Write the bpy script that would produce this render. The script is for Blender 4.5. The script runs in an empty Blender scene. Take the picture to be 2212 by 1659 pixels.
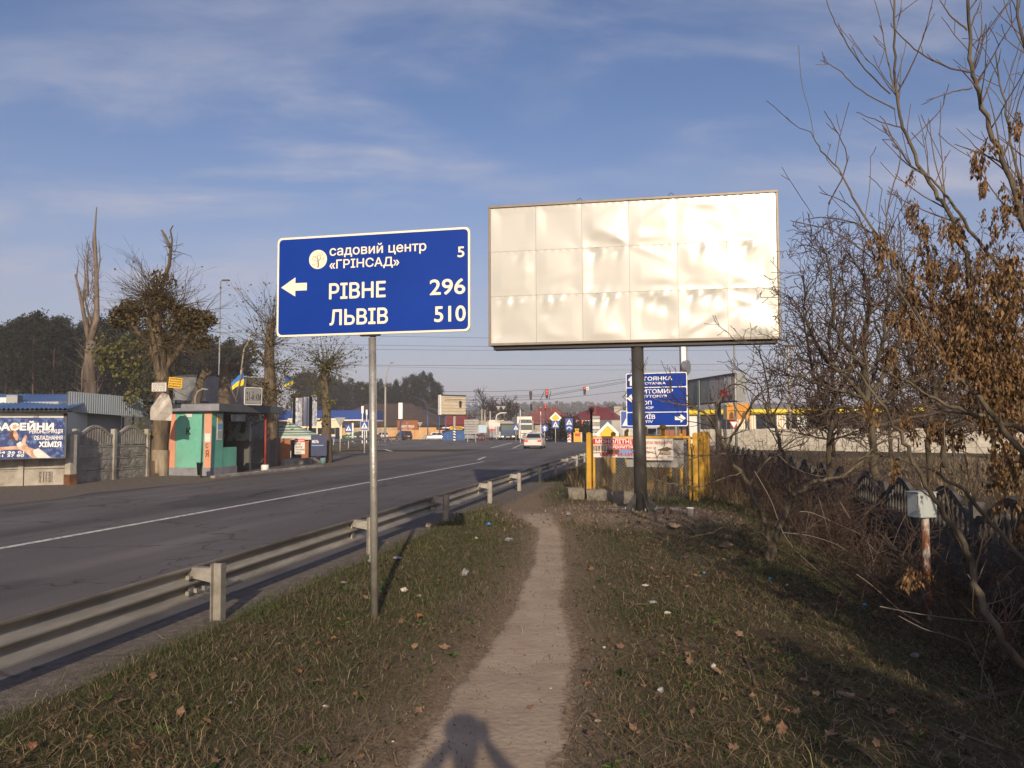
import bpy, math, random
import numpy as np
from mathutils import Vector, Matrix
from mathutils.geometry import delaunay_2d_cdt, interpolate_bezier
random.seed(7); rng = np.random.default_rng(11)
rad = math.radians; PI = math.pi
sc = bpy.context.scene; COL = sc.collection

# ------------------------------------------------------------------ camera
FPX, CX, CY, CAMH = 1661.0, 1106.0, 829.5, 1.65
PITCH = math.atan((930 - 829.5) / 1661); ROLL = rad(-0.3)
CR = Matrix.Rotation(PI/2 + PITCH, 3, 'X') @ Matrix.Rotation(ROLL, 3, 'Z')
CAM = Vector((0, 0, CAMH))
cd = bpy.data.cameras.new('camera'); cam = bpy.data.objects.new('camera', cd); COL.objects.link(cam)
cd.sensor_width = 36.0; cd.lens = 36.0*FPX/2212.0; cd.clip_start = 0.05; cd.clip_end = 6000
cam.matrix_world = Matrix.Translation(CAM) @ CR.to_4x4()
sc.camera = cam
def ray(px, py): return CR @ Vector(((px-CX)/FPX, (CY-py)/FPX, -1.0))
def W(px, py, d):
    r = ray(px, py); return CAM + r*(d/r.y)
def G(px, py, z=0.0):
    r = ray(px, py); return CAM + r*((z-CAMH)/r.z)

# ------------------------------------------------------------------ world, sun, exposure
SUN_AZ, SUN_EL = rad(176.0), rad(20.5)      # clockwise from +Y
w = bpy.data.worlds.new('World'); sc.world = w; w.use_nodes = True
nt = w.node_tree; nd, lk = nt.nodes, nt.links
nd.clear()
wo = nd.new('ShaderNodeOutputWorld'); bg = nd.new('ShaderNodeBackground'); bg.inputs[1].default_value = 0.098
sky = nd.new('ShaderNodeTexSky'); sky.sky_type = 'NISHITA'; sky.sun_disc = False
sky.sun_elevation = SUN_EL; sky.sun_rotation = SUN_AZ
sky.altitude = 150; sky.air_density = 1.0; sky.dust_density = 2.2; sky.ozone_density = 1.5
tc = nd.new('ShaderNodeTexCoord'); sep = nd.new('ShaderNodeSeparateXYZ'); lk.new(tc.outputs['Generated'], sep.inputs[0])
def wmath(op, a, b=None, c=None):
    n = nd.new('ShaderNodeMath'); n.operation = op
    for i, v in enumerate((a, b, c)):
        if v is None: continue
        if isinstance(v, (int, float)): n.inputs[i].default_value = v
        else: lk.new(v, n.inputs[i])
    return n.outputs[0]
zc = wmath('MAXIMUM', wmath('ADD', sep.outputs[2], 0.16), 0.05)          # project directions on a high cloud layer
cmb = nd.new('ShaderNodeCombineXYZ')
lk.new(wmath('DIVIDE', sep.outputs[0], zc), cmb.inputs[0]); lk.new(wmath('DIVIDE', sep.outputs[1], zc), cmb.inputs[1])
mp = nd.new('ShaderNodeMapping'); mp.inputs['Rotation'].default_value = (0, 0, rad(-14)); mp.inputs['Scale'].default_value = (1.25, 2.3, 1); mp.inputs['Location'].default_value = (3.3, 1.2, 0)
lk.new(cmb.outputs[0], mp.inputs[0])
def wnoise(scale, detail, rough, dist):
    n = nd.new('ShaderNodeTexNoise'); n.inputs['Scale'].default_value = scale; n.inputs['Detail'].default_value = detail
    n.inputs['Roughness'].default_value = rough; n.inputs['Distortion'].default_value = dist; lk.new(mp.outputs[0], n.inputs[0]); return n.outputs[0]
n1, n2, n3 = wnoise(1.0, 9, 0.56, 0.35), wnoise(0.42, 3, 0.5, 0.1), wnoise(3.6, 8, 0.62, 0.5)
def wrange(v, a, b, c=0.0, d=1.0):
    n = nd.new('ShaderNodeMapRange'); n.interpolation_type = 'SMOOTHSTEP'; lk.new(v, n.inputs[0])
    for i, q in zip((1, 2, 3, 4), (a, b, c, d)): n.inputs[i].default_value = q
    return n.outputs[0]
cl = wmath('MULTIPLY', wrange(n1, 0.42, 0.72), wrange(n2, 0.34, 0.58))
cl = wmath('MULTIPLY', cl, wmath('ADD', wmath('MULTIPLY', n3, 1.3), 0.2))
cl = wmath('MULTIPLY', cl, wrange(sep.outputs[2], 0.02, 0.16))
cl = wmath('MINIMUM', wmath('MULTIPLY', cl, 0.72), 0.75)
mx = nd.new('ShaderNodeMix'); mx.data_type = 'RGBA'; lk.new(cl, mx.inputs[0]); 
hs = nd.new('ShaderNodeHueSaturation'); hs.inputs['Saturation'].default_value = 1.12; hs.inputs['Value'].default_value = 1.0; lk.new(sky.outputs[0], hs.inputs['Color'])
tn = nd.new('ShaderNodeMix'); tn.data_type = 'RGBA'; tn.blend_type = 'MULTIPLY'; tn.inputs[0].default_value = 1.0; tn.inputs[7].default_value = (1.0, .92, 1.04, 1); lk.new(hs.outputs[0], tn.inputs[6]); lk.new(tn.outputs[2], mx.inputs[6]); mx.inputs[7].default_value = (5.0, 4.85, 5.5, 1)
vl = nd.new('ShaderNodeMix'); vl.data_type = 'RGBA'; lk.new(wrange(sep.outputs[2], 0.0, 0.42, 0.62, 0.0), vl.inputs[0]); lk.new(mx.outputs[2], vl.inputs[6]); vl.inputs[7].default_value = (3.75, 3.6, 4.35, 1)      # thin veil low in the sky, all round
lk.new(vl.outputs[2], bg.inputs[0]); lk.new(bg.outputs[0], wo.inputs[0])

sl = bpy.data.lights.new('sun', 'SUN'); sl.energy = 4.3; sl.angle = rad(0.6); sl.color = (1.0, 0.83, 0.62)
so = bpy.data.objects.new('sun', sl); COL.objects.link(so)
sd = Vector((math.sin(SUN_AZ)*math.cos(SUN_EL), math.cos(SUN_AZ)*math.cos(SUN_EL), math.sin(SUN_EL)))
so.rotation_euler = sd.to_track_quat('Z', 'Y').to_euler(); so.location = (0, -8, 12)
vs = sc.view_settings; vs.view_transform = 'Standard'; vs.look = 'None'; vs.gamma = 1.0; vs.use_curve_mapping = False
vs.exposure = 0.22
sc.cycles.max_bounces = 5; sc.cycles.diffuse_bounces = 2; sc.cycles.glossy_bounces = 2; sc.cycles.transparent_max_bounces = 6
sc.cycles.volume_bounces = 0; sc.cycles.use_denoising = True

# ------------------------------------------------------------------ materials
def mat(name, col, rough=0.7, metal=0.0, var=0.18, vscale=3.0, col2=None, thr=(0.42, 0.62), bump=0.0, bscale=25.0, spec=0.4,
        coat=0.0, emit=0.0, stretch=(1, 1, 1), grime=0.0, world=False):
    m = bpy.data.materials.new(name); m.use_nodes = True
    t = m.node_tree; N, L = t.nodes, t.links; b = N['Principled BSDF']
    b.inputs['Roughness'].default_value = rough; b.inputs['Metallic'].default_value = metal
    b.inputs['Specular IOR Level'].default_value = spec; b.inputs['Coat Weight'].default_value = coat
    c = N.new('ShaderNodeTexCoord'); mpn = N.new('ShaderNodeMapping'); mpn.inputs['Scale'].default_value = stretch
    if world:
        g = N.new('ShaderNodeNewGeometry'); L.new(g.outputs['Position'], mpn.inputs[0])
    else: L.new(c.outputs['Object'], mpn.inputs[0])
    nz = N.new('ShaderNodeTexNoise'); nz.inputs['Scale'].default_value = vscale; nz.inputs['Detail'].default_value = 8; nz.inputs['Roughness'].default_value = 0.62
    L.new(mpn.outputs[0], nz.inputs[0])
    rp = N.new('ShaderNodeValToRGB'); e = rp.color_ramp.elements
    ca = [x*(1-var) for x in col[:3]]; cb = [min(1, x*(1+var)) for x in col[:3]]
    if col2: ca, cb = col[:3], col2[:3]
    e[0].position = thr[0] if col2 else 0.3; e[1].position = thr[1] if col2 else 0.7
    e[0].color = (*ca, 1); e[1].color = (*cb, 1)
    L.new(nz.outputs[0], rp.inputs[0]); out = rp.outputs[0]
    if grime > 0:
        n2 = N.new('ShaderNodeTexNoise'); n2.inputs['Scale'].default_value = vscale*0.35; n2.inputs['Detail'].default_value = 10; n2.inputs['Roughness'].default_value = 0.7
        L.new(mpn.outputs[0], n2.inputs[0])
        r2 = N.new('ShaderNodeMapRange'); r2.inputs[1].default_value = 0.42; r2.inputs[2].default_value = 0.7; r2.inputs[3].default_value = 0; r2.inputs[4].default_value = grime
        L.new(n2.outputs[0], r2.inputs[0])
        mm = N.new('ShaderNodeMix'); mm.data_type = 'RGBA'; L.new(r2.outputs[0], mm.inputs[0]); L.new(out, mm.inputs[6]); mm.inputs[7].default_value = (0.09, 0.07, 0.05, 1)
        out = mm.outputs[2]
    L.new(out, b.inputs['Base Color'])
    if bump > 0:
        nb = N.new('ShaderNodeTexNoise'); nb.inputs['Scale'].default_value = bscale; nb.inputs['Detail'].default_value = 6
        L.new(mpn.outputs[0], nb.inputs[0]); bp = N.new('ShaderNodeBump'); bp.inputs['Strength'].default_value = bump; bp.inputs['Distance'].default_value = 0.03
        L.new(nb.outputs[0], bp.inputs['Height']); L.new(bp.outputs[0], b.inputs['Normal'])
    if emit > 0:
        b.inputs['Emission Color'].default_value = (*col[:3], 1); b.inputs['Emission Strength'].default_value = emit
    return m
def ramp_mat(name, cols, rough=0.8, spec=0.2, trans=0.0):
    """one colour per loose piece (leaf, blade, twig)"""
    m = bpy.data.materials.new(name); m.use_nodes = True
    t = m.node_tree; N, L = t.nodes, t.links; b = N['Principled BSDF']
    g = N.new('ShaderNodeNewGeometry'); rp = N.new('ShaderNodeValToRGB'); cr = rp.color_ramp; cr.interpolation = 'LINEAR'
    while len(cr.elements) < len(cols): cr.elements.new(0.5)
    for i, c in enumerate(cols): cr.elements[i].position = i/(len(cols)-1); cr.elements[i].color = (*c, 1)
    L.new(g.outputs['Random Per Island'], rp.inputs[0]); L.new(rp.outputs[0], b.inputs['Base Color'])
    b.inputs['Roughness'].default_value = rough; b.inputs['Specular IOR Level'].default_value = spec
    if trans > 0:
        tr = N.new('ShaderNodeBsdfTranslucent'); L.new(rp.outputs[0], tr.inputs[0])
        ms = N.new('ShaderNodeMixShader'); ms.inputs[0].default_value = trans
        L.new(b.outputs[0], ms.inputs[1]); L.new(tr.outputs[0], ms.inputs[2]); L.new(ms.outputs[0], N['Material Output'].inputs[0])
    return m
def glass_mat(name, col=(0.02, 0.025, 0.03), rough=0.06):
    return mat(name, col, rough, 0, 0.1, 1.0, spec=0.8)

# ------------------------------------------------------------------ mesh helpers
class MB:
    def __init__(s): s.v = []; s.f = []; s.mi = []; s.sm = []; s.cur = 0
    def add(s, vs, fs, smooth=False):
        o = len(s.v); s.v.extend([tuple(p) for p in vs]); s.f.extend([tuple(i+o for i in f) for f in fs])
        s.mi.extend([s.cur]*len(fs)); s.sm.extend([smooth]*len(fs)); return s
    def mat(s, i): s.cur = i; return s
    def box(s, x0, x1, y0, y1, z0, z1, M=None):
        vs = [(x, y, z) for z in (z0, z1) for y in (y0, y1) for x in (x0, x1)]
        if M is not None: vs = [M @ Vector(p) for p in vs]
        return s.add(vs, [(0, 2, 3, 1), (4, 5, 7, 6), (0, 1, 5, 4), (2, 6, 7, 3), (0, 4, 6, 2), (1, 3, 7, 5)])
    def beam(s, p0, p1, a, b, up=(0, 0, 1)):
        p0, p1 = Vector(p0), Vector(p1); d = (p1-p0).normalized(); u = Vector(up)
        if abs(d.dot(u)) > 0.98: u = Vector((0, 1, 0))
        x = d.cross(u).normalized(); y = x.cross(d)
        c = [(-a/2, -b/2), (a/2, -b/2), (a/2, b/2), (-a/2, b/2)]
        vs = [p+x*i+y*j for p in (p0, p1) for i, j in c]
        return s.add(vs, [(3, 2, 1, 0), (4, 5, 6, 7), (0, 1, 5, 4), (1, 2, 6, 5), (2, 3, 7, 6), (3, 0, 4, 7)])
    def tube(s, pts, r, n=8, cap=True, smooth=True):
        pts = [Vector(p) for p in pts]; k = len(pts); rs = r if isinstance(r, (list, tuple)) else [r]*k
        vs = []; ref = None
        for i, p in enumerate(pts):
            d = (pts[min(i+1, k-1)] - pts[max(i-1, 0)]).normalized()
            if ref is None: ref = Vector((1, 0, 0)) if abs(d.x) < 0.8 else Vector((0, 1, 0))
            x = (ref - d*ref.dot(d)).normalized(); ref = x; y = d.cross(x)
            vs += [p + (x*math.cos(2*PI*j/n) + y*math.sin(2*PI*j/n))*rs[i] for j in range(n)]
        fs = [(i*n+j, i*n+(j+1) % n, (i+1)*n+(j+1) % n, (i+1)*n+j) for i in range(k-1) for j in range(n)]
        s.add(vs, fs, smooth)
        if cap:
            o = len(s.v)-k*n; s.f += [tuple(o+j for j in reversed(range(n))), tuple(o+(k-1)*n+j for j in range(n))]; s.mi += [s.cur]*2; s.sm += [False]*2
        return s
    def prism(s, poly, y0, y1, M=None):
        """polygon given in x,z (counter-clockwise seen from -y), extruded from y0 (front) to y1"""
        n = len(poly); vs = [(x, y0, z) for x, z in poly] + [(x, y1, z) for x, z in poly]
        if M is not None: vs = [M @ Vector(p) for p in vs]
        return s.add(vs, [tuple(range(n)), tuple(reversed(range(n, 2*n)))] + [(i, i+n, (i+1) % n+n, (i+1) % n) for i in range(n)])
    def quad(s, a, b, c, d): return s.add([a, b, c, d], [(0, 1, 2, 3)])
    def grid(s, P, smooth=True):
        """P: rows x cols of points"""
        r, c = len(P), len(P[0])
        return s.add([p for row in P for p in row], [(i*c+j, i*c+j+1, (i+1)*c+j+1, (i+1)*c+j) for i in range(r-1) for j in range(c-1)], smooth)
    def lathe(s, prof, n=12, c=(0, 0, 0), smooth=True):
        vs = [(c[0]+r*math.cos(2*PI*j/n), c[1]+r*math.sin(2*PI*j/n), c[2]+z) for r, z in prof for j in range(n)]; k = len(prof)
        fs = [(i*n+j, i*n+(j+1) % n, (i+1)*n+(j+1) % n, (i+1)*n+j) for i in range(k-1) for j in range(n)]
        fs += [tuple(reversed(range(n))), tuple((k-1)*n+j for j in range(n))]
        return s.add(vs, fs, smooth)
    def mesh(s, name, mats):
        me = bpy.data.meshes.new(name); me.from_pydata(s.v, [], s.f)
        for m in (mats if isinstance(mats, (list, tuple)) else [mats]): me.materials.append(m)
        me.polygons.foreach_set('material_index', s.mi); me.polygons.foreach_set('use_smooth', s.sm); me.update(); return me
    def build(s, name, mats, parent=None, loc=None, rz=0.0, bevel=0.0):
        return put(s.mesh(name, mats), name, parent, loc, rz, bevel)
def put(me, name, parent=None, loc=None, rz=0.0, bevel=0.0):
    o = bpy.data.objects.new(name, me); COL.objects.link(o)
    if parent is not None: o.parent = parent
    if loc is not None: o.location = loc
    o.rotation_euler[2] = rz
    if bevel > 0:
        bv = o.modifiers.new('bevel', 'BEVEL'); bv.width = bevel; bv.segments = 2; bv.limit_method = 'ANGLE'; bv.angle_limit = rad(40)
    return o
def thing(name, label, cat, loc=(0, 0, 0), rz=0.0, group=None):
    o = bpy.data.objects.new(name, None); COL.objects.link(o); o.empty_display_size = 0.2
    o.location = loc; o.rotation_euler[2] = rz; return tag(o, label, cat, group)
def tag(o, label, cat, group=None):
    o['label'] = label; o['category'] = cat
    if group: o['group'] = group
    return o
def struct(o, kind='structure', label=None):
    o['kind'] = kind
    if label: o['label'] = label
    return o
def children(o): return [c for c in ALLC.get(o.name, [])]
def copy_tree(o, loc=None, rz=None, label=None, scale=None):
    kids = list(o.children); r = o.copy(); COL.objects.link(r)
    if loc is not None: r.location = loc
    if rz is not None: r.rotation_euler[2] = rz
    if label: r['label'] = label
    if scale: r.scale = scale if hasattr(scale, '__len__') else (scale,)*3
    for k in kids:
        c = k.copy(); COL.objects.link(c); c.parent = r
        for q in list(k.children):
            e = q.copy(); COL.objects.link(e); e.parent = c
    return r
def span(pl, dl, pr, dr, z=0.0):
    """left and right end of a front seen at pixel columns pl, pr and depths dl, dr -> base point, turn, width"""
    a, b = W(pl, 930, dl), W(pr, 930, dr); a.z = b.z = z
    return a, math.atan2(b.y-a.y, b.x-a.x), (b-a).length
def zt(px, py, d): return W(px, py, d).z
def rrect(x0, z0, x1, z1, r, n=4):
    P = []
    for cx, cz, a in ((x1-r, z0+r, -90), (x1-r, z1-r, 0), (x0+r, z1-r, 90), (x0+r, z0+r, 180)):
        P += [(cx+r*math.cos(rad(a+90*i/n)), cz+r*math.sin(rad(a+90*i/n))) for i in range(n+1)]
    return P
def disc(cx, cz, r, n=24): return [(cx+r*math.cos(2*PI*i/n), cz+r*math.sin(2*PI*i/n)) for i in range(n)]
TXT = {}
def text(s, x0, z0, x1, z1, y, m, parent, bold=0.0, name='lettering', shear=0.0, keep=False):
    """flat print fitted into the box x0..x1, z0..z1 of the parent's front plane, facing -y"""
    k = (s, shear)
    if k not in TXT:
        c = bpy.data.curves.new('t', 'FONT'); c.body = s; c.resolution_u = 3; c.shear = shear
        o = bpy.data.objects.new('t', c); COL.objects.link(o)
        dg = bpy.context.evaluated_depsgraph_get(); cu = o.evaluated_get(dg).to_curve(dg); V, Ed, LP = [], [], []
        for sp in cu.splines:
            b = sp.bezier_points; P = []
            for i in range(len(b)):
                p, q = b[i], b[(i+1) % len(b)]; P += [v.to_2d() for v in interpolate_bezier(p.co, p.handle_right, q.handle_left, q.co, 5)[:-1]]
            Q = [v for i, v in enumerate(P) if (v-P[i-1]).length > 1e-5]
            if len(Q) > 2: k0 = len(V); V += Q; Ed += [(k0+i, k0+(i+1) % len(Q)) for i in range(len(Q))]; LP.append(np.array([tuple(v) for v in Q]))
        ov, oe, of, *_ = delaunay_2d_cdt(V, Ed, [], 1, 1e-6); co = np.array([tuple(v) for v in ov]); fs = [tuple(f) for f in of]
        cen = np.array([co[list(f)].mean(0) for f in fs]); wn = np.zeros(len(fs))
        for L_ in LP:                                            # winding number of every triangle's middle
            A, B = L_, np.roll(L_, -1, 0); x, y_ = cen[:, :1], cen[:, 1:]; up = (A[:, 1] <= y_) & (B[:, 1] > y_); dn = (A[:, 1] > y_) & (B[:, 1] <= y_); cr = (B[:, 0]-A[:, 0])*(y_-A[:, 1])-(x-A[:, 0])*(B[:, 1]-A[:, 1])
            wn += (up & (cr > 0)).sum(1)-(dn & (cr < 0)).sum(1)
        TXT[k] = (co, [f for f, w_ in zip(fs, wn) if w_ != 0]); bpy.data.objects.remove(o)
    co, fs = TXT[k]; lo, hi = co[:, :2].min(0), co[:, :2].max(0)
    P = (co[:, :2]-lo)/np.maximum(hi-lo, 1e-6)
    mb = MB(); e = bold*min((x1-x0)/max(hi[0]-lo[0], 1e-6), (z1-z0)/max(hi[1]-lo[1], 1e-6))    # emboldened by offset copies, each a hair prouder
    for q, (dx, dz) in enumerate(((0, 0),) if e <= 0 else ((0, 0), (1, 0), (-1, 0), (0, 1), (0, -1), (.7, .7), (-.7, .7), (.7, -.7), (-.7, -.7))):
        mb.add([(x0+e+(x1-x0-2*e)*a+dx*e, y-q*.00012, z0+e+(z1-z0-2*e)*b+dz*e) for a, b in P], fs)
    return mb.build(name, m, parent)

# batch of tapered twigs: many polylines, one mesh
class Tw:
    def __init__(s): s.L = {}
    def line(s, pts, rs, k=4): s.L.setdefault((len(pts), k), []).append((pts, rs))
    def mesh(s, name, m):
        V, F = [], []; off = 0
        for (n, k), ls in s.L.items():
            P = np.array([[tuple(p) for p in l[0]] for l in ls], dtype=np.float64); R = np.array([l[1] for l in ls])
            T = np.empty_like(P); T[:, 1:-1] = P[:, 2:]-P[:, :-2]; T[:, 0] = P[:, 1]-P[:, 0]; T[:, -1] = P[:, -1]-P[:, -2]
            T /= np.maximum(np.linalg.norm(T, axis=2, keepdims=True), 1e-9)
            ref = np.zeros((len(ls), 1, 3)); ax = np.abs(T.mean(1)).argmin(1); ref[np.arange(len(ls)), 0, ax] = 1
            X = np.cross(T, np.broadcast_to(ref, T.shape)); X /= np.maximum(np.linalg.norm(X, axis=2, keepdims=True), 1e-9); Y = np.cross(T, X)
            a = 2*PI*np.arange(k)/k
            Q = P[:, :, None]+(X[:, :, None]*np.cos(a)[None, None, :, None]+Y[:, :, None]*np.sin(a)[None, None, :, None])*R[:, :, None, None]
            V.append(Q.reshape(-1, 3)); B = len(ls)
            i, j = np.meshgrid(np.arange(n-1), np.arange(k), indexing='ij'); i, j = i.ravel(), j.ravel()
            f = np.stack([i*k+j, i*k+(j+1) % k, (i+1)*k+(j+1) % k, (i+1)*k+j], 1)
            F.append((f[None]+(np.arange(B)*n*k)[:, None, None]).reshape(-1, 4)+off); off += B*n*k
        return np_mesh(name, np.concatenate(V), np.concatenate(F), m, True)
    def build(s, name, m, parent=None): return put(s.mesh(name, m), name, parent)
def np_mesh(name, V, F, m, smooth=False):
    """F: (n,3) or (n,4) array"""
    me = bpy.data.meshes.new(name); k = F.shape[1]
    me.vertices.add(len(V)); me.vertices.foreach_set('co', np.ascontiguousarray(V, dtype=np.float32).ravel())
    me.loops.add(F.size); me.loops.foreach_set('vertex_index', np.ascontiguousarray(F, dtype=np.int32).ravel())
    me.polygons.add(len(F)); me.polygons.foreach_set('loop_start', np.arange(0, F.size, k, dtype=np.int32)); me.polygons.foreach_set('loop_total', np.full(len(F), k, dtype=np.int32))
    if smooth: me.polygons.foreach_set('use_smooth', np.ones(len(F), dtype=bool))
    for q in (m if isinstance(m, (list, tuple)) else [m]): me.materials.append(q)
    me.update(calc_edges=True); return me
def rv(): return Vector((random.gauss(0, 1), random.gauss(0, 1), random.gauss(0, 1)))
def grow(tb, p, d, L, r, lvl, S, tips=None):
    """one limb with side shoots. S: dict seg, wob, up, kids (per metre by level), ratio, ang, max"""
    n = max(3, min(8, int(L/S['seg'])+2)); p = Vector(p); d = Vector(d).normalized(); pts = [p.copy()]; ds = [d.copy()]
    for i in range(n-1):
        d = (d + rv()*S['wob'] + Vector((0, 0, S['up']))).normalized(); p = p + d*(L/(n-1)); pts.append(p.copy()); ds.append(d.copy())
    e = S.get('tip', 0.35); rs = [max(S.get('rmin', 0.0015), r*(1-(1-e)*i/(n-1))) for i in range(n)]
    tb.line(pts, rs, 6 if r > 0.02 else (4 if r > 0.006 else 3))
    if tips is not None and lvl >= S['max']-1: tips.append((pts[-1], ds[-1])); tips.append((pts[n//2], ds[n//2]))
    if lvl < S['max']:
        k = S['kids'][lvl]*L*random.uniform(0.7, 1.3); k = int(k)+(random.random() < k-int(k))
        for _ in range(k):
            t = random.uniform(S.get('t0', 0.2), 1.0)*(n-1); i = min(int(t), n-2); q = pts[i].lerp(pts[i+1], t-i)
            ax = ds[i].cross(rv()).normalized(); a = rad(random.uniform(*S['ang'])); dd = ds[i]*math.cos(a)+ax*math.sin(a)
            grow(tb, q, dd, L*S['ratio']*random.uniform(0.55, 1.25), max(S.get('rmin', 0.0015), rs[i]*0.55), lvl+1, S, tips)
def leaf_mesh(name, C, D, size, m, wid=0.5, bend=0.25):
    """leaf-sized bent quads at points C (n,3), along directions D (n,3)"""
    n = len(C); C = np.asarray(C, float); D = np.asarray(D, float); D = D/np.maximum(np.linalg.norm(D, axis=1, keepdims=True), 1e-9)
    s = np.asarray(size, float).reshape(-1, 1)*np.ones((n, 1)); X = np.cross(D, rng.normal(size=(n, 3))); X /= np.maximum(np.linalg.norm(X, axis=1, keepdims=True), 1e-9)
    Z = np.cross(X, D); mid = C+D*s*0.5+Z*s*bend
    V = np.stack([C, mid-X*s*wid*0.5, C+D*s, mid+X*s*wid*0.5, C+D*s*0.45], 1)
    V = V.reshape(-1, 3); o = np.arange(n)*5
    F = np.concatenate([np.stack([o, o+1, o+4], 1), np.stack([o+1, o+2, o+4], 1), np.stack([o+2, o+3, o+4], 1), np.stack([o+3, o, o+4], 1)])
    return np_mesh(name, V, F, m)

# ================================================================== SETTING
TH = rad(11.0); TC, TS = math.cos(TH), math.sin(TH)
def UV(u, v): return (u*TC+v*TS, -u*TS+v*TC)          # road coordinates: u across (right), v along
def sstep(a, b, x): t = np.clip((np.asarray(x, float)-a)/(b-a), 0, 1); return t*t*(3-2*t)
_ph = rng.uniform(0, 6.28, (14, 2)); _k = rng.normal(size=(14, 2)); _k = _k/np.linalg.norm(_k, axis=1, keepdims=True)*np.geomspace(0.5, 9, 14)[:, None]
def nz2(x, y): return sum(np.sin(_k[i, 0]*x+_k[i, 1]*y+_ph[i, 0])*(1.6/(1+i*0.55)) for i in range(14))/5.0
PATHC = [(-2.0, -0.75, 1.0), (2.0, -.40, .95), (3.7, -.23, .80), (4.8, -0.05, .84), (5.8, .13, .74), (7.4, .25, .54), (10.1, .47, .45), (13.0, .60, .46), (14.5, .45, .8), (16.5, .15, .9), (20, 0.3, .8), (24, 0.9, .6)]
_py = np.array([p[0] for p in PATHC]); _px = np.array([p[1] for p in PATHC]); _pw = np.array([p[2] for p in PATHC])
def path_d(x, y):
    """signed distance outside the path edge (metres)"""
    c = np.interp(y, _py, _px); h = np.interp(y, _py, _pw)/2
    sd = np.sign(x-c); return np.abs(x-c)-h+.05*h*np.sin(y*2.3+sd*1.9)-.028*nz2(sd*9+x*.0, y*1.6)-.026*nz2(sd*5, y*6.5)-.022*nz2(sd*3+x*6, y*19)
def H(x, y, raw=False):
    x = np.asarray(x, float); y = np.asarray(y, float)
    u = x*TC-y*TS; xs = x-0.18*y; far = 1-sstep(45, 70, y)
    z = -0.42*sstep(1.0, 3.4, xs)*far+0.30*sstep(4.6, 9.0, xs)*far
    z = z+0.028*nz2(x, y)*sstep(-3.7, -2.9, u)*(1-sstep(30, 60, y))
    z = z+0.10*np.exp(-(((x-2.5)/2.2)**2+((y-14.6)/1.5)**2))                     # spoil heap at the billboard foot
    z = z+0.05*np.exp(-((u+3.3)/0.5)**2)*(u > -4.2)*(y < 60)
    z = z-0.035*(1-sstep(-0.05, 0.18, path_d(x, y)))*(y < 24)
    if raw: return z
    return np.where(u < -4.28, -0.035, z)
def axis(a, b, fine0, fine1, fs, ratio=1.25):
    v = list(np.arange(fine0, fine1+1e-6, fs)); s = fs
    while v[-1] < b: s *= ratio; v.append(v[-1]+s)
    s = fs
    while v[0] > a: s *= ratio; v.insert(0, v[0]-s)
    return np.array(v)
gx, gy = axis(-1500, 1500, -6, 9, 0.09), axis(-300, 2500, 2.0, 24, 0.10)
X, Y = np.meshgrid(gx, gy); Z = H(X, Y); nr, ncl = X.shape
i, j = np.meshgrid(np.arange(nr-1), np.arange(ncl-1), indexing='ij'); i, j = i.ravel(), j.ravel()
GF = np.stack([i*ncl+j, i*ncl+j+1, (i+1)*ncl+j+1, (i+1)*ncl+j], 1)
def ground_mat():
    m = bpy.data.materials.new('verge_soil'); m.use_nodes = True; t = m.node_tree; N, L = t.nodes, t.links; b = N['Principled BSDF']
    g = N.new('ShaderNodeNewGeometry')
    def noise(s, d=8, r=.65):
        n = N.new('ShaderNodeTexNoise'); n.inputs['Scale'].default_value = s; n.inputs['Detail'].default_value = d; n.inputs['Roughness'].default_value = r; L.new(g.outputs['Position'], n.inputs[0]); return n.outputs[0]
    def ramp(v, *st):
        r = N.new('ShaderNodeValToRGB'); e = r.color_ramp.elements
        while len(e) < len(st): e.new(0.5)
        for q, (p, c) in enumerate(st): e[q].position = p; e[q].color = (*c, 1)
        L.new(v, r.inputs[0]); return r.outputs[0]
    def mix(f, a, c):
        q = N.new('ShaderNodeMix'); q.data_type = 'RGBA'; L.new(f, q.inputs[0]); L.new(a, q.inputs[6]); L.new(c, q.inputs[7]); return q.outputs[2]
    soil = ramp(noise(9), (.3, (.045, .032, .020)), (.5, (.085, .060, .038)), (.72, (.15, .115, .075)))
    moss = ramp(noise(26), (.3, (.025, .030, .010)), (.55, (.065, .060, .022)), (.75, (.15, .115, .05)))
    dirt = ramp(noise(30), (.3, (.12, .085, .056)), (.5, (.20, .148, .100)), (.72, (.33, .255, .185)))
    f1 = N.new('ShaderNodeMapRange'); L.new(noise(0.8, 5), f1.inputs[0]); f1.inputs[1].default_value = .42; f1.inputs[2].default_value = .60
    at = N.new('ShaderNodeAttribute'); at.attribute_name = 'bare'
    L.new(mix(at.outputs['Fac'], mix(f1.outputs[0], soil, moss), dirt), b.inputs['Base Color'])
    b.inputs['Roughness'].default_value = .95; b.inputs['Specular IOR Level'].default_value = .15
    bp = N.new('ShaderNodeBump'); bp.inputs['Strength'].default_value = .8; bp.inputs['Distance'].default_value = .02; L.new(noise(60, 6), bp.inputs['Height']); L.new(bp.outputs[0], b.inputs['Normal'])
    return m
def bare(x, y):
    """trodden or dug soil without grass: 0..1"""
    pd = path_d(x, y); n = nz2(x*2.1, y*2.1)
    b = np.exp(-np.maximum(pd, 0)/(0.20+0.34*np.clip(n+.5, 0, 1)))*(y < 24)*0.95; b = np.maximum(b,   .5*sstep(.4, .9, nz2(x*1.3+20, y*1.3)))
    mound = np.exp(-(((x-2.1)/2.3)**2+((y-15.0)/2.2)**2)**1.5)
    return np.clip(np.maximum(b, mound*1.4+0.15*n*mound), 0, 1)
me = np_mesh('ground', np.stack([X, Y, Z], 2).reshape(-1, 3), GF, ground_mat(), True)
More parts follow.
